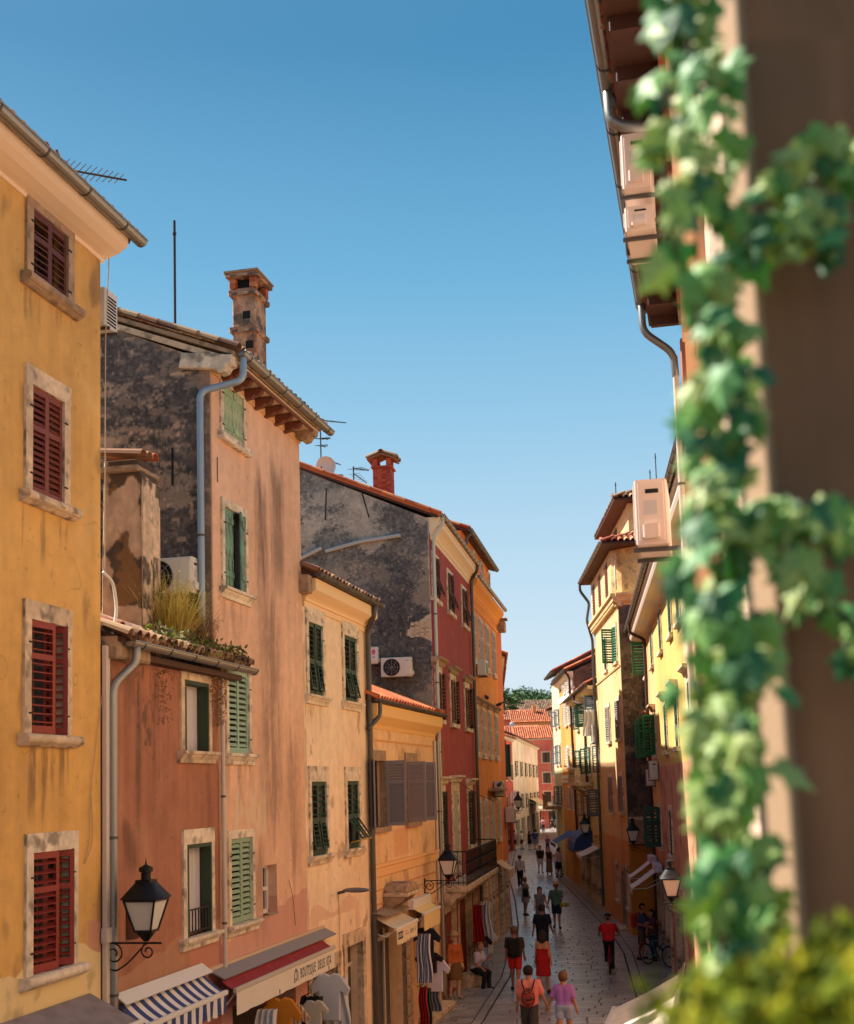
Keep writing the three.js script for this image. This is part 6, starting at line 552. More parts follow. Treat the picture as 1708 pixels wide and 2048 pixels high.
bush('bushy yellow green weed growing from the terracotta roof', 'brown', 2.75, 7.95, -.3, .6, .95, 620, [gA, gB, gA, gA], 5); bush('dry brownish weed on the roof by the salmon wall', 'brown', 3.4, 7.95, -.2, .5, .6, 300, [gC, gC, gA], 6); bush('wispy dry weed hanging over the gutter end', 'brown', 3.5, 7.6, .1, .3, .35, 90, [gC, gA], 7);
{ const leafG = (() => { const s = new THREE.Shape(); s.moveTo(0, 0); s.quadraticCurveTo(.5, .3, 0, 1); s.quadraticCurveTo(-.5, .3, 0, 0); return new THREE.ShapeGeometry(s, 3); })(), ms = [lf([96, 122, 40]), lf([130, 140, 44]), lf([86, 92, 40]), lf([112, 84, 48])]; [[1.25, 8], [2.05, 9], [2.65, 10], [3.3, 11], [3.9, 12]].forEach(([x, sd], q) => { const g = at('brown', 'gutter_weed', ['low leafy weed above the gutter, leftmost clump', 'low leafy weed above the gutter, second clump', 'low leafy weed above the gutter, middle clump', 'low leafy weed above the gutter, fourth clump', 'low leafy weed at the right end of the gutter'][q], 'plant', x, 7.76, .2, 0, 'weeds along the roof edge'); const r = rng(sd), l = ms.map(() => []); for (let i = 0; i < 190; i++) { const s = .04 + .06 * r(); const m = new THREE.Matrix4().compose(V((r() - .5) * .62, Math.pow(r(), 1.6) * .22 + .02, (r() - .5) * .35), new THREE.Quaternion().setFromEuler(new THREE.Euler(r() * 6, r() * 6, r() * 6)), V(s, s, s)); l[Math.floor(r() * 4)].push(leafG.clone().applyMatrix4(m)); } l.forEach((a, i) => part('foliage', mergeGeometries(a), ms[i], g)); }); }
{ const r = rng(81), leafG = new THREE.PlaneGeometry(.012, .035), l = []; for (let i = 0; i < 500; i++) { const y = -Math.pow(r(), 1.4) * .75; l.push(leafG.clone().applyMatrix4(new THREE.Matrix4().compose(V((r() - .5) * .5 * (1 + y * .5), y, r() * .12), new THREE.Quaternion().setFromEuler(new THREE.Euler(r() * 6, r() * 6, r() * 6)), V(1, 1, 1)))); } const g = at('brown', 'hanging_weed', 'dead creeper hanging under the gutter beside the upper window', 'plant', 3.45, 7.5, .06); part('foliage', mergeGeometries(l), gC, g); const h = at('brown', 'hanging_weed', 'thin dead creeper stain of stems below the gutter middle', 'plant', 1.6, 7.45, .04); part('foliage', mergeGeometries(l.slice(0, 160)), gC, h); }
// trees on the hill
function tree(label, x, y, z, R, Hh, n, seed, name = 'pine_tree') { const g = thing(name, label, 'tree', x, y, z, 0, 'trees on the hill'); const r = rng(seed); part('trunk', sweep([V(0, 0, 0), V(.2, Hh * .4, .1), V(-.1, Hh * .8, 0)], (t) => .35 * (1 - .6 * t), 7), M.brown, g); const l = [], cl = []; for (let c = 0; c < 26; c++) { const a = r() * 2 * PI, q = Math.sqrt(r()) * R * .8; cl.push(V(Math.cos(a) * q, Hh * (.62 + .38 * r()) - q * .12, Math.sin(a) * q)); } const bl = new THREE.PlaneGeometry(.5, .22); for (let i = 0; i < n; i++) { const c = cl[i % cl.length], d = V(r() - .5, r() - .5, r() - .5).normalize().multiplyScalar(R * .33 * Math.pow(r(), .4)); d.y *= .7; l.push(bl.clone().applyMatrix4(new THREE.Matrix4().compose(c.clone().add(d), new THREE.Quaternion().setFromEuler(new THREE.Euler(r() * 6, r() * 6, r() * 6)), V(1, 1, 1).multiplyScalar(.7 + .7 * r())))); } part('crown', mergeGeometries(l), seed % 2 ? mat([62, 92, 42], .9) : mat([76, 104, 48], .9), g); return g; }
[['round pine crown at the left of the hill top', 14.6, 13, -240, 4.2, 11], ['dense pine in the middle of the hill top', 22, 19, -292, 5.5, 9], ['dense pine right of the hill top middle', 29, 19, -296, 6, 9], ['wide pine at the right of the hill top', 36, 19, -300, 6, 9.5], ['low pine between the hilltop trees and houses', 25.5, 17, -280, 5, 8], ['pine behind the others on the hill', 33, 19, -310, 6, 10], ['low round tree above the coral house roof', 31, 16, -275, 5, 8], ['leftmost low tree on the hill crest', 16, 18, -300, 5, 8]].forEach((a, i) => tree(a[0], a[1], a[2], a[3], a[4], a[5], 1500, 400 + i, 'pine_tree'));
// ------------------------------------------------------------------ people
function nets(f, lo, hi, c) { // surface nets over a distance field
  const n = [0, 1, 2].map((k) => Math.ceil((hi[k] - lo[k]) / c) + 1), S = new Float32Array(n[0] * n[1] * n[2]), id = (i, j, k) => (k * n[1] + j) * n[0] + i; for (let k = 0; k < n[2]; k++) for (let j = 0; j < n[1]; j++) for (let i = 0; i < n[0]; i++) S[id(i, j, k)] = f(lo[0] + i * c, lo[1] + j * c, lo[2] + k * c);
  const vid = new Int32Array(S.length).fill(-1), pos = [], idx = [];
  for (let k = 0; k < n[2] - 1; k++) for (let j = 0; j < n[1] - 1; j++) for (let i = 0; i < n[0] - 1; i++) { let m = 0, x = 0, y = 0, z = 0, cnt = 0; const s = []; for (let q = 0; q < 8; q++) { s[q] = S[id(i + (q & 1), j + (q >> 1 & 1), k + (q >> 2))]; if (s[q] < 0) m |= 1 << q; } if (m === 0 || m === 255) continue;
    for (const [a, b] of NE) if ((s[a] < 0) !== (s[b] < 0)) { const t = s[a] / (s[a] - s[b]); x += lerp(a & 1, b & 1, t); y += lerp(a >> 1 & 1, b >> 1 & 1, t); z += lerp(a >> 2, b >> 2, t); cnt++; } vid[id(i, j, k)] = pos.length / 3; pos.push(lo[0] + (i + x / cnt) * c, lo[1] + (j + y / cnt) * c, lo[2] + (k + z / cnt) * c); }
  const quad = (a, b, d, e, fl) => { if (a < 0 || b < 0 || d < 0 || e < 0) return; fl ? idx.push(a, d, b, a, e, d) : idx.push(a, b, d, a, d, e); };
  for (let k = 1; k < n[2] - 1; k++) for (let j = 1; j < n[1] - 1; j++) for (let i = 1; i < n[0] - 1; i++) { const s = S[id(i, j, k)] < 0; if (s !== S[id(i + 1, j, k)] < 0) quad(vid[id(i, j - 1, k - 1)], vid[id(i, j, k - 1)], vid[id(i, j, k)], vid[id(i, j - 1, k)], !s); if (s !== S[id(i, j + 1, k)] < 0) quad(vid[id(i - 1, j, k - 1)], vid[id(i - 1, j, k)], vid[id(i, j, k)], vid[id(i, j, k - 1)], !s); if (s !== S[id(i, j, k + 1)] < 0) quad(vid[id(i - 1, j - 1, k)], vid[id(i, j - 1, k)], vid[id(i, j, k)], vid[id(i - 1, j, k)], !s); }
  const g = new THREE.BufferGeometry(); g.setAttribute('position', new THREE.Float32BufferAttribute(pos, 3)); g.setIndex(idx); g.computeVertexNormals(); return g; }
const NE = [[0, 1], [2, 3], [4, 5], [6, 7], [0, 2], [1, 3], [4, 6], [5, 7], [0, 4], [1, 5], [2, 6], [3, 7]];
const cap = (a, b, ra, rb) => [a.x, a.y, a.z, b.x, b.y, b.z, ra, rb];
function field(P, inf = 0, k = .03, cuts = []) { const Q = P.map((p) => { const dx = p[3] - p[0], dy = p[4] - p[1], dz = p[5] - p[2]; return [...p, dx, dy, dz, 1 / Math.max(1e-9, dx * dx + dy * dy + dz * dz)]; }); return (x, y, z) => { let d = 9; for (const p of Q) { const ex = x - p[0], ey = y - p[1], ez = z - p[2]; let t = (ex * p[8] + ey * p[9] + ez * p[10]) * p[11]; t = t < 0 ? 0 : t > 1 ? 1 : t; const qx = ex - p[8] * t, qy = ey - p[9] * t, qz = ez - p[10] * t, e = Math.sqrt(qx * qx + qy * qy + qz * qz) - p[6] - (p[7] - p[6]) * t - inf, h = k - Math.abs(d - e); d = Math.min(d, e) - (h > 0 ? h * h / (4 * k) : 0); } for (const c of cuts) d = Math.max(d, c(x, y, z)); return d; }; }
const bounds = (P, e) => [[0, 1, 2].map((k) => Math.min(...P.map((p) => Math.min(p[k], p[k + 3]) - Math.max(p[6], p[7]))) - e), [0, 1, 2].map((k) => Math.max(...P.map((p) => Math.max(p[k], p[k + 3]) + Math.max(p[6], p[7]))) + e)];
const SK = { fair: [222, 168, 136], tan: [196, 136, 100], mid: [176, 118, 86] };
function person(label, x, z, face, o = {}) {
  const { h = 1.75, fem = false, skin = 'fair', hair = [[58, 42, 32], 'short'], top = { c: [40, 42, 60] }, bot = { c: [40, 40, 50], kind: 'shorts' }, shoe = [40, 36, 34], stride = .3, arms = {}, cell = .022, sit, lean = 0, name = 'person', y = 0, doll = false } = o;
  const S = h / 1.75, g = thing(name, label, doll ? 'mannequin' : 'person', x, y, z, face, doll ? undefined : 'people in the street'); const sw = fem ? .155 : .185, hw = fem ? .1 : .09;
  const hipY = .92, P = {}, J = {}; const cs = Math.cos, sn = Math.sin;
  const legA = sit ? [sit.thigh, sit.thigh * .92] : [stride, -stride * .85], kn = sit ? [sit.knee, sit.knee] : [.12 + Math.max(0, -stride) * .6, .12 + stride * .9]; if (o.legs) { legA[0] = o.legs[0]; legA[1] = o.legs[2]; kn[0] = o.legs[1]; kn[1] = o.legs[3]; }
  const leg = (s, a, b) => { const H0 = V(s * hw, hipY, 0), K = H0.clone().add(V(s * .005, -.43 * cs(a), .43 * sn(a))), A = K.clone().add(V(0, -.41 * cs(a - b), .41 * sn(a - b))), ft = Math.max(-.9, Math.min(.5, -(a - b) * .8)); return [H0, K, A, A.clone().add(V(s * .015, -.055, .0)), A.clone().add(V(s * .03, -.055 + .14 * sn(-ft) * .9, .14 * cs(ft)))]; };
  const LL = leg(1, legA[0], kn[0]), LR = leg(-1, legA[1], kn[1]); let low = Math.min(...[LL, LR].flatMap((l) => [l[3].y, l[4].y])) - .035; const dy = o.hip ? o.hip / S - hipY : -low; 
  const up = (v) => { const q = v.clone(); if (lean) { const yy = q.y - hipY; q.y = hipY + yy * cs(lean) - q.z * sn(lean); q.z = yy * sn(lean) + q.z * cs(lean); } return q; };
  const arm = (s, [ab, fw, el, tw = 0]) => { const sh = up(V(s * sw, 1.405, 0)), D0 = V(s * sn(ab), -cs(ab) * cs(fw), cs(ab) * sn(fw)), E = sh.clone().addScaledVector(D0, .29), D1 = V(s * sn(ab - tw), -cs(ab - tw) * cs(fw + el), cs(ab - tw) * sn(fw + el)), W = E.clone().addScaledVector(D1, .25); return [sh, E, W, W.clone().addScaledVector(D1, .085), D1]; };
  const AL = arm(1, arms.L ?? [.12, -stride * .6, .25]), AR = arm(-1, arms.R ?? [.12, stride * .6, .25]);
  const cw = fem ? .07 : .085, torso = [cap(up(V(cw, 1.03, 0)), up(V(cw + .015, 1.32, 0)), fem ? .085 : .1, fem ? .092 : .108), cap(up(V(-cw, 1.03, 0)), up(V(-cw - .015, 1.32, 0)), fem ? .085 : .1, fem ? .092 : .108), cap(up(V(-sw + .02, 1.4, 0)), up(V(sw - .02, 1.4, 0)), .055, .055)], pelvis = [cap(V(-hw * .8, .95, 0), V(hw * .8, .95, 0), fem ? .12 : .11, fem ? .12 : .11)]; if (fem) for (const s of [-1, 1]) torso.push(cap(up(V(s * .07, 1.27, .06)), up(V(s * .07, 1.27, .075)), .06, .055));
  const hz = o.headTurn ?? 0, head = [cap(up(V(0, 1.585, .015)), up(V(0, 1.655, -.005)), .083, .094), cap(up(V(0, 1.56, .045)), up(V(0, 1.57, .05)), .055, .06)], face3 = [cap(up(V(0, 1.63, .1)), up(V(0, 1.6, .115)), .012, .018), cap(up(V(.09, 1.62, 0)), up(V(.095, 1.6, 0)), .022, .018), cap(up(V(-.09, 1.62, 0)), up(V(-.095, 1.6, 0)), .022, .018)], neck = [cap(up(V(0, 1.42, -.005)), up(V(0, 1.55, .005)), .06, .054)];
  const ua = [AL, AR].map((a) => cap(a[0], a[1], .05, .042)), fa = [AL, AR].map((a) => cap(a[1], a[2], .041, .027)), hd = [AL, AR].map((a) => cap(a[2], a[3], .028, .034)), th = [LL, LR].map((l) => cap(l[0], l[1], fem ? .09 : .085, .06)), ca = [LL, LR].map((l) => cap(l[1], l[2], .057, .036)), ft = [LL, LR].map((l) => cap(l[3], l[4], .04, .032));
  const fin = (geo) => { geo.translate(0, dy, 0); geo.scale(S, S, S); return geo; }, make = (list, inf, k, cuts, c2 = cell) => { const [lo, hi] = bounds(list, .06 + inf); return nets(field(list, inf, k, cuts), lo, hi, c2 / S); };
  const all = [...torso, ...pelvis, ...neck, ...head, ...face3, ...ua, ...fa, ...hd, ...th, ...ca, ...ft], body = make(all, 0, .035, []); const extra = [];
  [AL, AR].forEach((a, q) => { const s = q ? -1 : 1, d = a[4], side = V(0, 0, 1).addScaledVector(d, -d.z).normalize(); for (let k = 0; k < 4; k++) { const b = a[3].clone().addScaledVector(side, (k - 1.5) * .019), L = [.062, .074, .07, .054][k]; extra.push(sweep([b.clone().addScaledVector(d, -.01), b.clone().addScaledVector(d, L * .6).add(V(-s * .006, 0, 0)), b.clone().addScaledVector(d, L).add(V(-s * .022, 0, 0))], (t) => .0095 - .003 * t, 5)); } const b = a[2].clone().addScaledVector(d, .035).addScaledVector(side, .026); extra.push(sweep([b, b.clone().addScaledVector(d, .03).addScaledVector(side, .03), b.clone().addScaledVector(d, .06).addScaledVector(side, .034)], (t) => .012 - .004 * t, 5)); });
  const paint = (geo, c) => { const n = geo.attributes.position.count, a = new Float32Array(n * 3), q = col(...c); for (let i = 0; i < n; i++) a.set([q.r, q.g, q.b], i * 3); geo.setAttribute('color', new THREE.BufferAttribute(a, 3)); return geo; }; const sc = doll ? [206, 170, 136] : SK[skin] ?? skin; const clean = (q) => { q.deleteAttribute('uv'); return q.index ? q.toNonIndexed() : q; };
  const eyes = [-1, 1].map((s) => paint(clean(new THREE.SphereGeometry(.011, 6, 5).translate(...up(V(s * .034, 1.625, .092)).toArray())), [34, 26, 22])), lips = paint(clean(new THREE.SphereGeometry(.5, 8, 5).scale(.045, .012, .02).translate(...up(V(0, 1.55, .1)).toArray())), [160, 84, 74]);
  part('body', fin(mergeGeometries([paint(clean(body), sc), ...extra.map((e) => paint(clean(e), sc)), ...eyes, lips])), bodyMat, g);
  const cloth = (nm, list, inf, cuts, c, k = .03) => part(nm, fin(make(list, inf, k, cuts)), Array.isArray(c) ? mat(c, .9) : c, g);
  if (bot) { const kd = bot.kind, cut = (y0) => [(xx, yy) => yy - 1.0]; if (kd === 'skirt' || kd === 'long') { const hem = kd === 'long' ? .12 : bot.hem ?? .52; cloth(bot.name ?? 'skirt', [cap(V(-.06, .95, 0), V(-.05, hem, 0), .12, .15 + (kd === 'long' ? .02 : 0)), cap(V(.06, .95, 0), V(.05, hem, 0), .12, .15)], .01, [(xx, yy) => hem - yy, (xx, yy) => yy - 1.03], bot.c); } else { const fr = kd === 'pants' ? 1 : bot.len ?? .75, tl = [LL, LR].map((l) => cap(l[0], l[0].clone().lerp(l[1], fr), fem ? .092 : .09, kd === 'pants' ? .065 : .085)), cl = kd === 'pants' ? [LL, LR].map((l) => cap(l[1], l[2], .062, .05)) : []; cloth(kd === 'pants' ? 'trousers' : 'shorts', [...pelvis, ...tl, ...cl], .016, [(xx, yy) => yy - 1.02], bot.c, .02); } }
  if (top) { const sl = top.sleeve ?? .6, su = sl > 0 ? [AL, AR].map((a) => cap(a[0], a[0].clone().lerp(a[1], Math.min(1, sl)), .056, .058)) : [], hem = top.hem ?? .9, body2 = [...torso, ...pelvis, ...su]; if (sl > 1) for (const a of [AL, AR]) body2.push(cap(a[1], a[2], .05, .036)); if (top.dress) body2.push(cap(V(-.05, 1.0, 0), V(-.05, top.dress, 0), .11, .155), cap(V(.05, 1.0, 0), V(.05, top.dress, 0), .11, .155)); const cuts = [(xx, yy) => (top.dress ?? hem) - yy, (xx, yy, zz) => yy - (top.neck ?? 1.455)]; cloth(top.dress ? 'dress' : 'shirt', body2, .017, cuts, top.c); }
  if (hair) { const [c, st] = hair, hl = [...head]; if (st === 'long') hl.push(cap(up(V(0, 1.62, -.05)), up(V(0, 1.36, -.1)), .09, .085)); if (st === 'bun') hl.push(cap(up(V(0, 1.66, -.1)), up(V(0, 1.64, -.12)), .05, .05)); if (st === 'bob') hl.push(cap(up(V(0, 1.6, -.03)), up(V(0, 1.52, -.05)), .1, .1)); if (st === 'curly') hl.push(cap(up(V(0, 1.66, -.02)), up(V(0, 1.62, -.05)), .12, .12)); cloth('hair', hl, .016, [(xx, yy, zz) => Math.min(zz - (.03 + lean * .3 * 0), 1.675 - yy), (xx, yy, zz) => (st === 'short' ? 1.55 : 1.3) - yy], c); }
  if (shoe) [LL, LR].forEach((l) => part('shoe', fin(make([cap(l[3].clone().add(V(0, .0, -.03)), l[4], .045, .036)], .008, .02, [])), mat(shoe, .8), g));
  g.userData.up = undefined; delete g.userData.up; g.joints = { S, dy, up, AL, AR, LL, LR }; if (o.hat) { const c = mat(o.hat, .9); const q = up(V(0, 1.69 + dy, -.005)).multiplyScalar(S); part('hat', new THREE.LatheGeometry([[.19, 0], [.2, .012], [.12, .02], [.11, .1], [.07, .115], [.001, .115]].map((p) => new THREE.Vector2(p[0] * S, p[1] * S)), 20), c, g, q.x, q.y, q.z); } if (o.glasses) part('sunglasses', merge([cb(-.075, -.012, 1.605, 1.645, .095, .115, .005), cb(.012, .075, 1.605, 1.645, .095, .115, .005), bx(-.09, .09, 1.632, 1.64, .09, .105)]).translate(0, dy, 0).scale(S, S, S), M.dark, g); return g;
}
const bodyMat = new THREE.MeshStandardMaterial({ vertexColors: true, roughness: .65 });
function onBack(p, name, label, geo, m, cat = 'bag', off = [0, 1.2, -.2], extra = []) { const g = thing(name, label, cat, p.position.x, p.position.y, p.position.z, p.rotation.y); const { S, dy } = p.joints; part('pack', geo.clone().scale(S, S, S), m, g, off[0] * S, (off[1] + dy) * S, off[2] * S); for (const [n, q, mm] of extra) part(n, q.clone().scale(S, S, S), mm, g, 0, dy * S, 0); return g; }
const strapG = (w, y0, y1) => [1, -1].map((s) => tube([[s * w * .5, y0, -.16], [s * w, y1 - .06, -.14], [s * w * 1.05, y1, -.03], [s * w * 1.05, y1 - .1, .1]], .015, 5, .05));
const away = PI - .17;
{ const p = person('man in pink shirt and grey shorts holding hands, red patterned backpack', 2.03, -27.98, away, { h: 1.8, hair: [[36, 28, 24], 'short'], skin: 'tan', top: { c: [236, 138, 124], sleeve: .75, hem: .84 }, bot: { c: [74, 68, 62], kind: 'shorts', len: .95 }, stride: .25, arms: { R: [.34, .1, .15], L: [.16, -.05, .3] }, cell: .018 });
  const t = dataTex(64, 64, (i, j) => { const f = fbm(i / 4, j / 4, 3); return f > .56 ? [184, 60, 44] : f > .42 ? [52, 32, 30] : [150, 80, 60]; }), m = new THREE.MeshStandardMaterial({ map: t, roughness: .9 }); onBack(p, 'drawstring_bag', 'red and black patterned drawstring bag on the pink shirted man', merge([new THREE.SphereGeometry(.5, 16, 12).scale(.3, .42, .14)]), m, 'bag', [0, 1.1, -.2], strapG(.13, 1.22, 1.47).map((q) => ['strap', q, M.dark])); }
person('woman in lilac top and pale denim shorts, hair up, hand in hand', 2.78, -27.9, away, { h: 1.66, fem: true, hair: [[112, 78, 42], 'bun'], top: { c: [178, 120, 196], sleeve: .8, hem: .98 }, bot: { c: [168, 182, 200], kind: 'shorts', len: .45 }, stride: -.22, arms: { L: [.42, .1, .15], R: [.25, -.1, .3] }, skin: 'tan', cell: .018 });
{ const p = person('man in brown shirt, red shorts and black backpack', 2.24, -35.8, away, { h: 1.8, hair: [[112, 82, 56], 'short'], skin: 'mid', top: { c: [72, 56, 44], sleeve: .7, hem: .86 }, bot: { c: [206, 28, 24], kind: 'shorts', len: .6 }, stride: .3, shoe: [30, 28, 30] }); onBack(p, 'backpack', 'black backpack on the man in red shorts', cbox(.32, .5, .18, .06), M.dark, 'backpack', [0, 1.2, -.22], strapG(.13, 1.22, 1.46).map((q) => ['strap', q, M.dark])); }
person('woman in red halter dress seen from behind', 2.97, -35.1, away, { h: 1.7, fem: true, hair: [[44, 32, 28], 'bob'], skin: 'tan', top: { c: [176, 18, 24], sleeve: 0, dress: .5, neck: 1.26 }, bot: null, stride: -.16, shoe: [46, 34, 30] });
person('man in navy t shirt and dark shorts walking away', 3.5, -41.2, away, { h: 1.84, hair: [[60, 40, 30], 'short'], skin: 'mid', top: { c: [22, 26, 42], sleeve: .7, hem: .84 }, bot: { c: [24, 26, 34], kind: 'shorts', len: .85 }, stride: .12, arms: { L: [.2, -.1, .2], R: [.22, .1, .5] } });
person('man in straw hat, green print shirt and navy shorts walking closer', 4.9, -50.6, -.12, { h: 1.82, hair: [[60, 46, 34], 'short'], hat: [190, 156, 112], skin: 'mid', top: { c: [86, 116, 100], sleeve: .7, hem: .86 }, bot: { c: [30, 34, 56], kind: 'shorts', len: .7 }, stride: .2, arms: { L: [.1, .2, 1.4], R: [.3, 0, .1] } });
{ const g = thing('parcel', 'yellow green parcel carried by the man in the hat', 'parcel', 5.2, .95, -50.35, .5); part('box', cbox(.34, .16, .2, .02), mat([186, 176, 60], .8), g); part('band', cbox(.06, .17, .21, .01), mat([70, 100, 50], .8), g); }
person('woman with sunglasses in grey striped dress beside the hat man', 4.22, -50.3, -.05, { h: 1.68, fem: true, hair: [[46, 30, 26], 'long'], skin: 'fair', glasses: true, top: { c: [128, 122, 132], sleeve: .3, dress: .55 }, bot: null, stride: .15, arms: { L: [.34, 0, .1], R: [.15, 0, .6] } });
{ const p = person('short haired woman in sleeveless grey dress with shoulder bag', 4.06, -56, 2.1, { h: 1.66, fem: true, hair: [[120, 88, 60], 'short'], skin: 'mid', top: { c: [168, 156, 150], sleeve: 0, dress: .58 }, bot: null, stride: .05 }); onBack(p, 'shoulder_bag', 'dark blue shoulder bag on the woman in grey', cbox(.36, .4, .16, .07), mat([34, 42, 60], .8), 'bag', [-.22, 1.05, -.12], [['strap', tube([[-.2, 1.25, -.1], [-.17, 1.46, 0], [-.22, 1.2, .06]], .014, 5), mat([34, 42, 60], .8)]]); }
person('man in white shirt and dark trousers walking away alone', 4.95, -71.8, away, { h: 1.78, hair: [[30, 26, 26], 'short'], skin: 'mid', top: { c: [226, 206, 212], sleeve: .75, hem: .84 }, bot: { c: [30, 30, 42], kind: 'pants' }, stride: .3, cell: .026 });
person('man in black t shirt and white shorts facing the camera', 7.0, -82, .1, { h: 1.76, hair: [[90, 66, 48], 'short'], top: { c: [36, 38, 38], sleeve: .7 }, bot: { c: [216, 206, 210], kind: 'shorts', len: .7 }, stride: .1, cell: .028 });
person('woman with long brown skirt and blond hair', 7.45, -80.6, .0, { h: 1.72, fem: true, hair: [[150, 112, 60], 'long'], top: { c: [64, 44, 34], sleeve: .2, hem: .98 }, bot: { c: [138, 104, 70], kind: 'long' }, stride: .08, cell: .028 }); person('man in pale pink shirt and black shorts hand to face', 7.75, -77.8, away + .6, { h: 1.78, hair: [[50, 36, 30], 'short'], top: { c: [218, 190, 204], sleeve: .8, hem: .84 }, bot: { c: [34, 34, 40], kind: 'shorts', len: .8 }, stride: .03, arms: { L: [.1, .9, 1.9], R: [.12, 0, .2] }, cell: .028 }); person('person in dark clothes beside the blue awning', 8.0, -79.5, 1.2, { h: 1.74, hair: [[40, 30, 28], 'short'], top: { c: [44, 46, 66], sleeve: .7 }, bot: { c: [40, 40, 52], kind: 'pants' }, stride: .1, cell: .03 });
person('child in purple clothes alone in the middle distance', 9.7, -106, .4, { h: 1.42, hair: [[44, 34, 30], 'short'], top: { c: [120, 96, 132], sleeve: .8 }, bot: { c: [88, 66, 104], kind: 'pants' }, stride: .15, arms: { L: [.2, .5, 1.4], R: [.2, .3, 1.2] }, cell: .034 });
[['person in grey top, leftmost of the far standing group', 7.0, -114, [150, 150, 156], [40, 42, 50], 1.75, 1], ['person in pink top in the far standing group', 7.3, -111, [206, 170, 176], [48, 42, 40], 1.76, 2.2], ['person in white top carrying red, far standing group', 8.0, -112.5, [216, 206, 212], [60, 40, 36], 1.65, -2], ['woman in black dress, far standing group', 8.6, -111, [24, 22, 28], null, 1.66, 2.6], ['person in blue top, far standing group', 9.05, -111, [36, 62, 120], [120, 128, 144], 1.76, 3], ['rightmost person in brown, far standing group', 9.25, -112, [116, 84, 72], [108, 110, 122], 1.72, 3.3]].forEach(([lb, x, z, c, b, h, f]) => person(lb, x, z, f, { h, fem: !b, hair: [[46, 34, 30], b ? 'short' : 'long'], top: b ? { c, sleeve: .7 } : { c, sleeve: .3, dress: .55 }, bot: b ? { c: b, kind: 'shorts' } : null, stride: .05, cell: .036 }));
person('man in dark blue walking beyond the far group', 11.4, -145, away, { h: 1.8, top: { c: [26, 34, 52], sleeve: .7 }, bot: { c: [30, 36, 52], kind: 'pants' }, cell: .04 }); person('man in pink shirt far away beneath the striped awning', 13.4, -151, away, { h: 1.78, top: { c: [228, 168, 190], sleeve: .8 }, bot: { c: [40, 42, 56], kind: 'pants' }, cell: .04 }); person('far away person in dark shorts near the sunlit strip', 14.7, -153, away, { h: 1.74, top: { c: [60, 56, 62], sleeve: .7 }, bot: { c: [40, 40, 46], kind: 'shorts' }, cell: .04 }); person('far away person in grey blue near the sunlit strip', 15.3, -153, away, { h: 1.74, top: { c: [110, 106, 120], sleeve: .7 }, bot: { c: [90, 96, 120], kind: 'pants' }, cell: .04 });
// bicycles
function bicycle(label, x, z, turn, c, tilt = 0) { const g = thing('bicycle', label, 'bicycle', x, 0, z, turn); g.rotation.order = 'YXZ'; g.rotation.z = tilt; const m = mat(c, .4, { metalness: .2 }), R = .335; for (const wz of [-.52, .52]) { const w = part('wheel', new THREE.TorusGeometry(R - .02, .022, 8, 36).rotateY(PI / 2), M.dark, g, 0, R, wz); part('rim', new THREE.TorusGeometry(R - .045, .01, 6, 36).rotateY(PI / 2), M.zinc, w); part('spokes', merge(Array.from({ length: 12 }, (_, k) => tube([[0, 0, 0], [0, Math.cos(k * PI / 6) * (R - .05), Math.sin(k * PI / 6) * (R - .05)]], .0025, 4, 0))), M.zinc, w); part('hub', new THREE.CylinderGeometry(.022, .022, .09, 10).rotateZ(PI / 2), M.zincD, w); }
  part('frame', merge([tube([[0, .3, -.1], [0, .82, -.2]], .018, 6, 0), tube([[0, .3, -.1], [0, .76, .32]], .019, 6, 0), tube([[0, .76, -.19], [0, .84, .3]], .016, 6, 0), tube([[.05, R, -.52], [.03, .3, -.12]], .011, 5, 0), tube([[-.05, R, -.52], [-.03, .3, -.12]], .011, 5, 0), tube([[.05, R, -.52], [.02, .74, -.19]], .009, 5, 0), tube([[-.05, R, -.52], [-.02, .74, -.19]], .009, 5, 0)]), m, g); part('fork', merge([tube([[.05, R, .52], [.04, .66, .37], [.0, .72, .34], [0, 1.0, .26]], .013, 6, .04), tube([[-.05, R, .52], [-.04, .66, .37], [0, .7, .345]], .013, 6, .04)]), m, g); part('handlebar', merge([tube([[-.3, 1.04, .14], [-.12, 1.06, .26], [.12, 1.06, .26], [.3, 1.04, .14]], .012, 6, .06)]), M.zincD, g); part('saddle', new THREE.SphereGeometry(.5, 14, 8).scale(.15, .06, .27).translate(0, .92, -.22), M.dark, g); part('crank', merge([tube([[.07, .3, -.1], [.08, .16, -.02]], .009, 5, 0), tube([[-.07, .3, -.1], [-.08, .44, -.18]], .009, 5, 0), new THREE.CylinderGeometry(.09, .09, .01, 20).rotateZ(PI / 2).translate(.05, .3, -.1)]), M.zincD, g); part('rear_light', cbox(.05, .05, .03, .01), mat([210, 20, 20], .4), g, 0, .72, -.3); part('mudguard', new THREE.TorusGeometry(R + .02, .014, 5, 16, 2).rotateY(PI / 2).rotateX(-.5).translate(0, R, -.52), mat([160, 30, 28], .5), g); return g; }
bicycle('bicycle ridden by the person in the red t shirt', 5.34, -38.9, away, [176, 26, 28]); person('cyclist in red t shirt and black trousers seen from behind', 5.34 - .04, -38.75, away, { h: 1.66, hair: [[28, 22, 22], 'curly'], skin: 'mid', top: { c: [196, 16, 26], sleeve: .7, hem: .86 }, bot: { c: [30, 30, 34], kind: 'pants' }, legs: [1.05, 1.25, .35, .45], hip: .95, lean: .28, arms: { L: [.35, .75, .35, .2], R: [.35, .75, .35, .2] } });
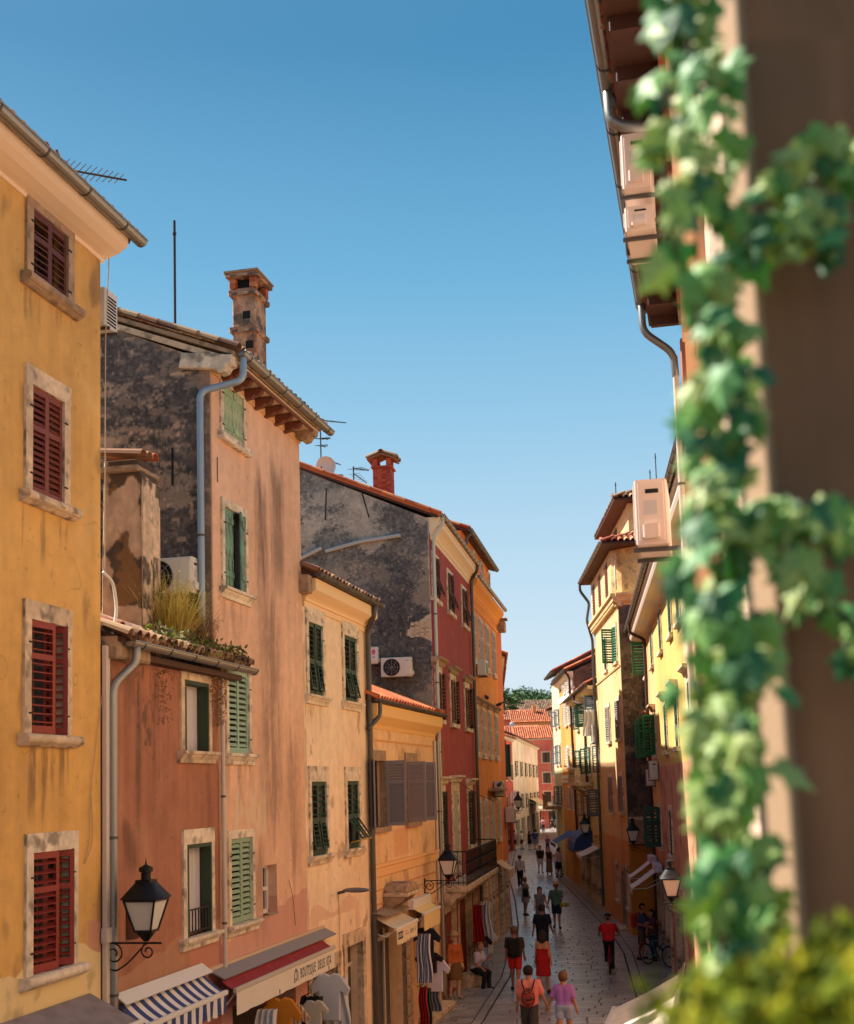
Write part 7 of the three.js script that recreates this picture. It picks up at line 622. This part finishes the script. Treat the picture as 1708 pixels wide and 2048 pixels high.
bicycle('parked bicycle with blue frame beside the couple', 6.98, -39.7, .55, [40, 120, 150], .1); { const p = person('man in blue t shirt and brown shorts standing by the parked bicycle', 6.72, -41.2, 1.3, { h: 1.78, hair: [[34, 28, 26], 'short'], skin: 'mid', top: { c: [48, 62, 92], sleeve: .7, hem: .84 }, bot: { c: [92, 72, 60], kind: 'shorts', len: .9 }, stride: .06, arms: { L: [.15, .5, 1.1], R: [.15, .5, 1.1] }, lean: .08 }); onBack(p, 'backpack', 'red backpack on the man by the parked bicycle', cbox(.3, .44, .18, .06), cR, 'backpack', [0, 1.2, -.22], strapG(.13, 1.22, 1.46).map((q) => ['strap', q, cR])); } person('person in dark checked top facing the man by the bicycle', 7.02, -40.9, -1.2, { h: 1.62, fem: true, hair: [[40, 28, 26], 'bob'], skin: 'mid', top: { c: [92, 46, 48], sleeve: .7 }, bot: { c: [36, 34, 40], kind: 'pants' }, stride: .03, arms: { L: [.1, .4, 1.5], R: [.1, .4, 1.5] } });
person('woman in white t shirt sitting on the shop sill under the balcony', 1.15, -36.6, .9, { h: 1.66, fem: true, hair: [[150, 108, 68], 'bun'], skin: 'tan', top: { c: [206, 192, 200], sleeve: .7, hem: .9 }, bot: { c: [30, 28, 32], kind: 'pants' }, sit: { thigh: 1.35, knee: 1.4 }, lean: .3, arms: { L: [.1, .2, 2.2], R: [.1, .1, 1.0] }, hip: .52 }); { const g = thing('sitting_stone', 'low stone block under the sitting woman', 'stone', .98, 0, -36.75, .9); part('block', cb(-.35, .35, 0, .38, -.25, .2, .03), MS.stone, g); }
person('little girl in pale blue dress beside the sitting woman', 1.5, -38.6, -2.2, { h: 1.05, fem: true, hair: [[90, 64, 46], 'bob'], top: { c: [140, 158, 206], sleeve: .4, dress: .5 }, bot: null, stride: .05, cell: .018 });
person('shop mannequin in orange blouse and brown skirt by the drainpipe', .52, -34.7, .5, { name: 'mannequin', doll: true, h: 1.75, fem: true, hair: null, hat: [190, 150, 104], top: { c: [190, 98, 44], sleeve: 1.5, hem: .95 }, bot: { c: [120, 84, 46], kind: 'skirt', hem: .5 }, shoe: null, stride: .05 });
// ------------------------------------------------------------------ close to the camera: timber wall end with ivy
{ const g = thing('wall_end', 'dark brown wall end with pale edge at the right side, out of focus', 'wall'); const tx = wallTex(3, 3, 90, (x, y) => { const a = fbm(x * 14, y * .9, 4), b = fbm(x * 4 + 9, y * 3, 4), k = .72 + .35 * a + .35 * b; return [124 * k, 86 * k, 60 * k]; }, 0, 4); const m = wallMat(tx); part('face', prism([[.639, 0], [2.2, 0], [2.2, 9], [.551, 9]], -2.07, -2.0), m, g); part('pale_edge', prism([[.624, 0], [.6385, 0], [.5505, 9], [.536, 9]], -2.13, -1.995, [], .003), mat([160, 130, 100], .85), g); }
const ivyLeaf = (() => { const o = [[0, 0], [.30, -.14], [.52, .10], [.36, .26], [.62, .52], [.30, .56], [.0, 1.0], [-.30, .56], [-.62, .52], [-.36, .26], [-.52, .10], [-.30, -.14]], pos = [], idx = []; pos.push(0, .3, .07); for (const [x, y] of o) pos.push(x * .8, y, -.16 * Math.abs(x) - .06 * y * y); for (let i = 1; i <= 12; i++) idx.push(0, i, i % 12 + 1); const g = new THREE.BufferGeometry(); g.setAttribute('position', new THREE.Float32BufferAttribute(pos, 3)); g.setIndex(idx); const q = g.toNonIndexed(); q.computeVertexNormals(); const b = q.clone().translate(0, 0, -.02); return mergeGeometries([q, b]); })();
const ivyM = [[140, 190, 84], [104, 172, 84], [170, 196, 96], [64, 128, 66], [188, 204, 112]].map((c) => new THREE.MeshPhysicalMaterial({ color: col(...c), roughness: .6, transmission: .45, thickness: 0 }));
function ivy(label, paths, n, spread, seed, size, keep, front = .1) { const g = thing('ivy', label, 'ivy'); const r = rng(seed); paths.forEach((p) => part('stem', tube(p.map((q) => V(...q)), .0035, 5, .05), M.brown, g)); const rest = ivyM.map(() => []); for (let i = 0; i < n; i++) { const p = paths[Math.floor(r() * paths.length * .999)], t = r() * (p.length - 1), k = Math.min(p.length - 2, Math.floor(t)), a = V(...p[k]).lerp(V(...p[k + 1]), t - k), s = size * (.65 + .7 * r()); const q = a.add(V((r() + r() - 1) * spread, (r() - .5) * .05, (r() - .3) * front)); const e = new THREE.Euler((r() - .5) * 1.3 - .2, (r() - .5) * 1.7 - .35, PI + (r() - .5) * 1.5, 'YXZ'), mi = Math.floor(r() * 5); if (i < keep) { const L = part('leaf', ivyLeaf, ivyM[mi], g, q.x, q.y, q.z); L.rotation.copy(e); L.scale.setScalar(s); } else rest[mi].push(ivyLeaf.clone().applyMatrix4(new THREE.Matrix4().compose(q, new THREE.Quaternion().setFromEuler(e), V(s, s, s)))); } rest.forEach((l, i) => { if (l.length) { const m = part('leaves', mergeGeometries(l), ivyM[i], g); m.userData.kind = 'stuff'; } }); return g; }
const ivyPath = [[.45, 7.35], [.43, 7.2], [.435, 7.03], [.444, 6.89], [.43, 6.77], [.444, 6.645], [.435, 6.55], [.453, 6.44], [.45, 6.33], [.44, 6.21], [.446, 6.09], [.447, 5.98], [.441, 5.87], [.443, 5.756], [.43, 5.646], [.439, 5.54], [.442, 5.46]].map(([x, y]) => [x, y, -1.86]);
ivy('long ivy strand hanging down beside the brown wall end, out of focus', [ivyPath, ivyPath.map(([x, y]) => [x + .035, y, -1.9]), ivyPath.map(([x, y, z], i) => [x - .03 + .02 * Math.sin(i), y, -1.84])], 370, .055, 901, .058, 295);
ivy('upper ivy spray arching across the brown wall end', [[[.488, 6.536, -1.9], [.516, 6.609, -1.9], [.569, 6.699, -1.9], [.629, 6.76, -1.9], [.667, 6.738, -1.9], [.72, 6.73, -1.92]], [[.516, 6.6, -1.9], [.579, 6.62, -1.9], [.628, 6.65, -1.9], [.66, 6.6, -1.9]]], 110, .03, 903, .052, 110, .06);
ivy('lower ivy spray across the brown wall end', [[[.506, 6.141, -1.9], [.562, 6.163, -1.9], [.617, 6.169, -1.9], [.667, 6.128, -1.9]], [[.53, 6.1, -1.9], [.6, 6.07, -1.9], [.651, 5.98, -1.9], [.66, 5.92, -1.9]]], 80, .035, 905, .05, 80, .06);
{ // mossy plant on the ledge right under the lens
  const g = thing('ledge_plant', 'blurred yellow green plant along the bottom right corner', 'plant'); const r = rng(77), leafG = ivyLeaf, ms = [[138, 142, 20], [112, 124, 16], [160, 154, 26], [84, 100, 14]].map((c) => new THREE.MeshPhysicalMaterial({ color: col(...c), roughness: .9, specularIntensity: .3, transmission: .25, thickness: 0 })), l = ms.map(() => []);
  for (let i = 0; i < 3600; i++) { const x = .215 + Math.pow(r(), .8) * .6, top = 5.515 + .065 * smooth(.22, .45, x) + .012 * Math.sin(x * 30), y = 5.36 + (top - 5.36) * Math.pow(r(), .45), s = .016 + .016 * r(), z = -1.2 - r() * .28 + .12 * (1 - (y - 5.36) / .25); l[Math.floor(r() * 4)].push(leafG.clone().applyMatrix4(new THREE.Matrix4().compose(V(x, y, z), new THREE.Quaternion().setFromEuler(new THREE.Euler(r() * 6, r() * 6, r() * 6)), V(s, s, s)))); }
  l.forEach((a, i) => { const m = part('leaves', mergeGeometries(a), ms[i], g); m.userData.kind = 'stuff'; }); part('stems', merge(Array.from({ length: 30 }, () => { const x = .36 + r() * .4, z = -1.2 - r() * .2; return tube([[x, 5.3, z], [x + (r() - .5) * .05, 5.45, z], [x + (r() - .5) * .1, 5.48, z]], .003, 4); })), M.brown, g);
  const q = thing('ledge', 'stone ledge with the wall under it, carrying the blurred plant', 'ledge'); part('stone', cb(.1, 2.2, 5.1, 5.36, -1.6, -.9, .02), MS.stone, q); part('wall', bx(.2, 2.2, 0, 5.1, -1.5, -.95), MS.stone, q); }
renderer.render(scene, camera);
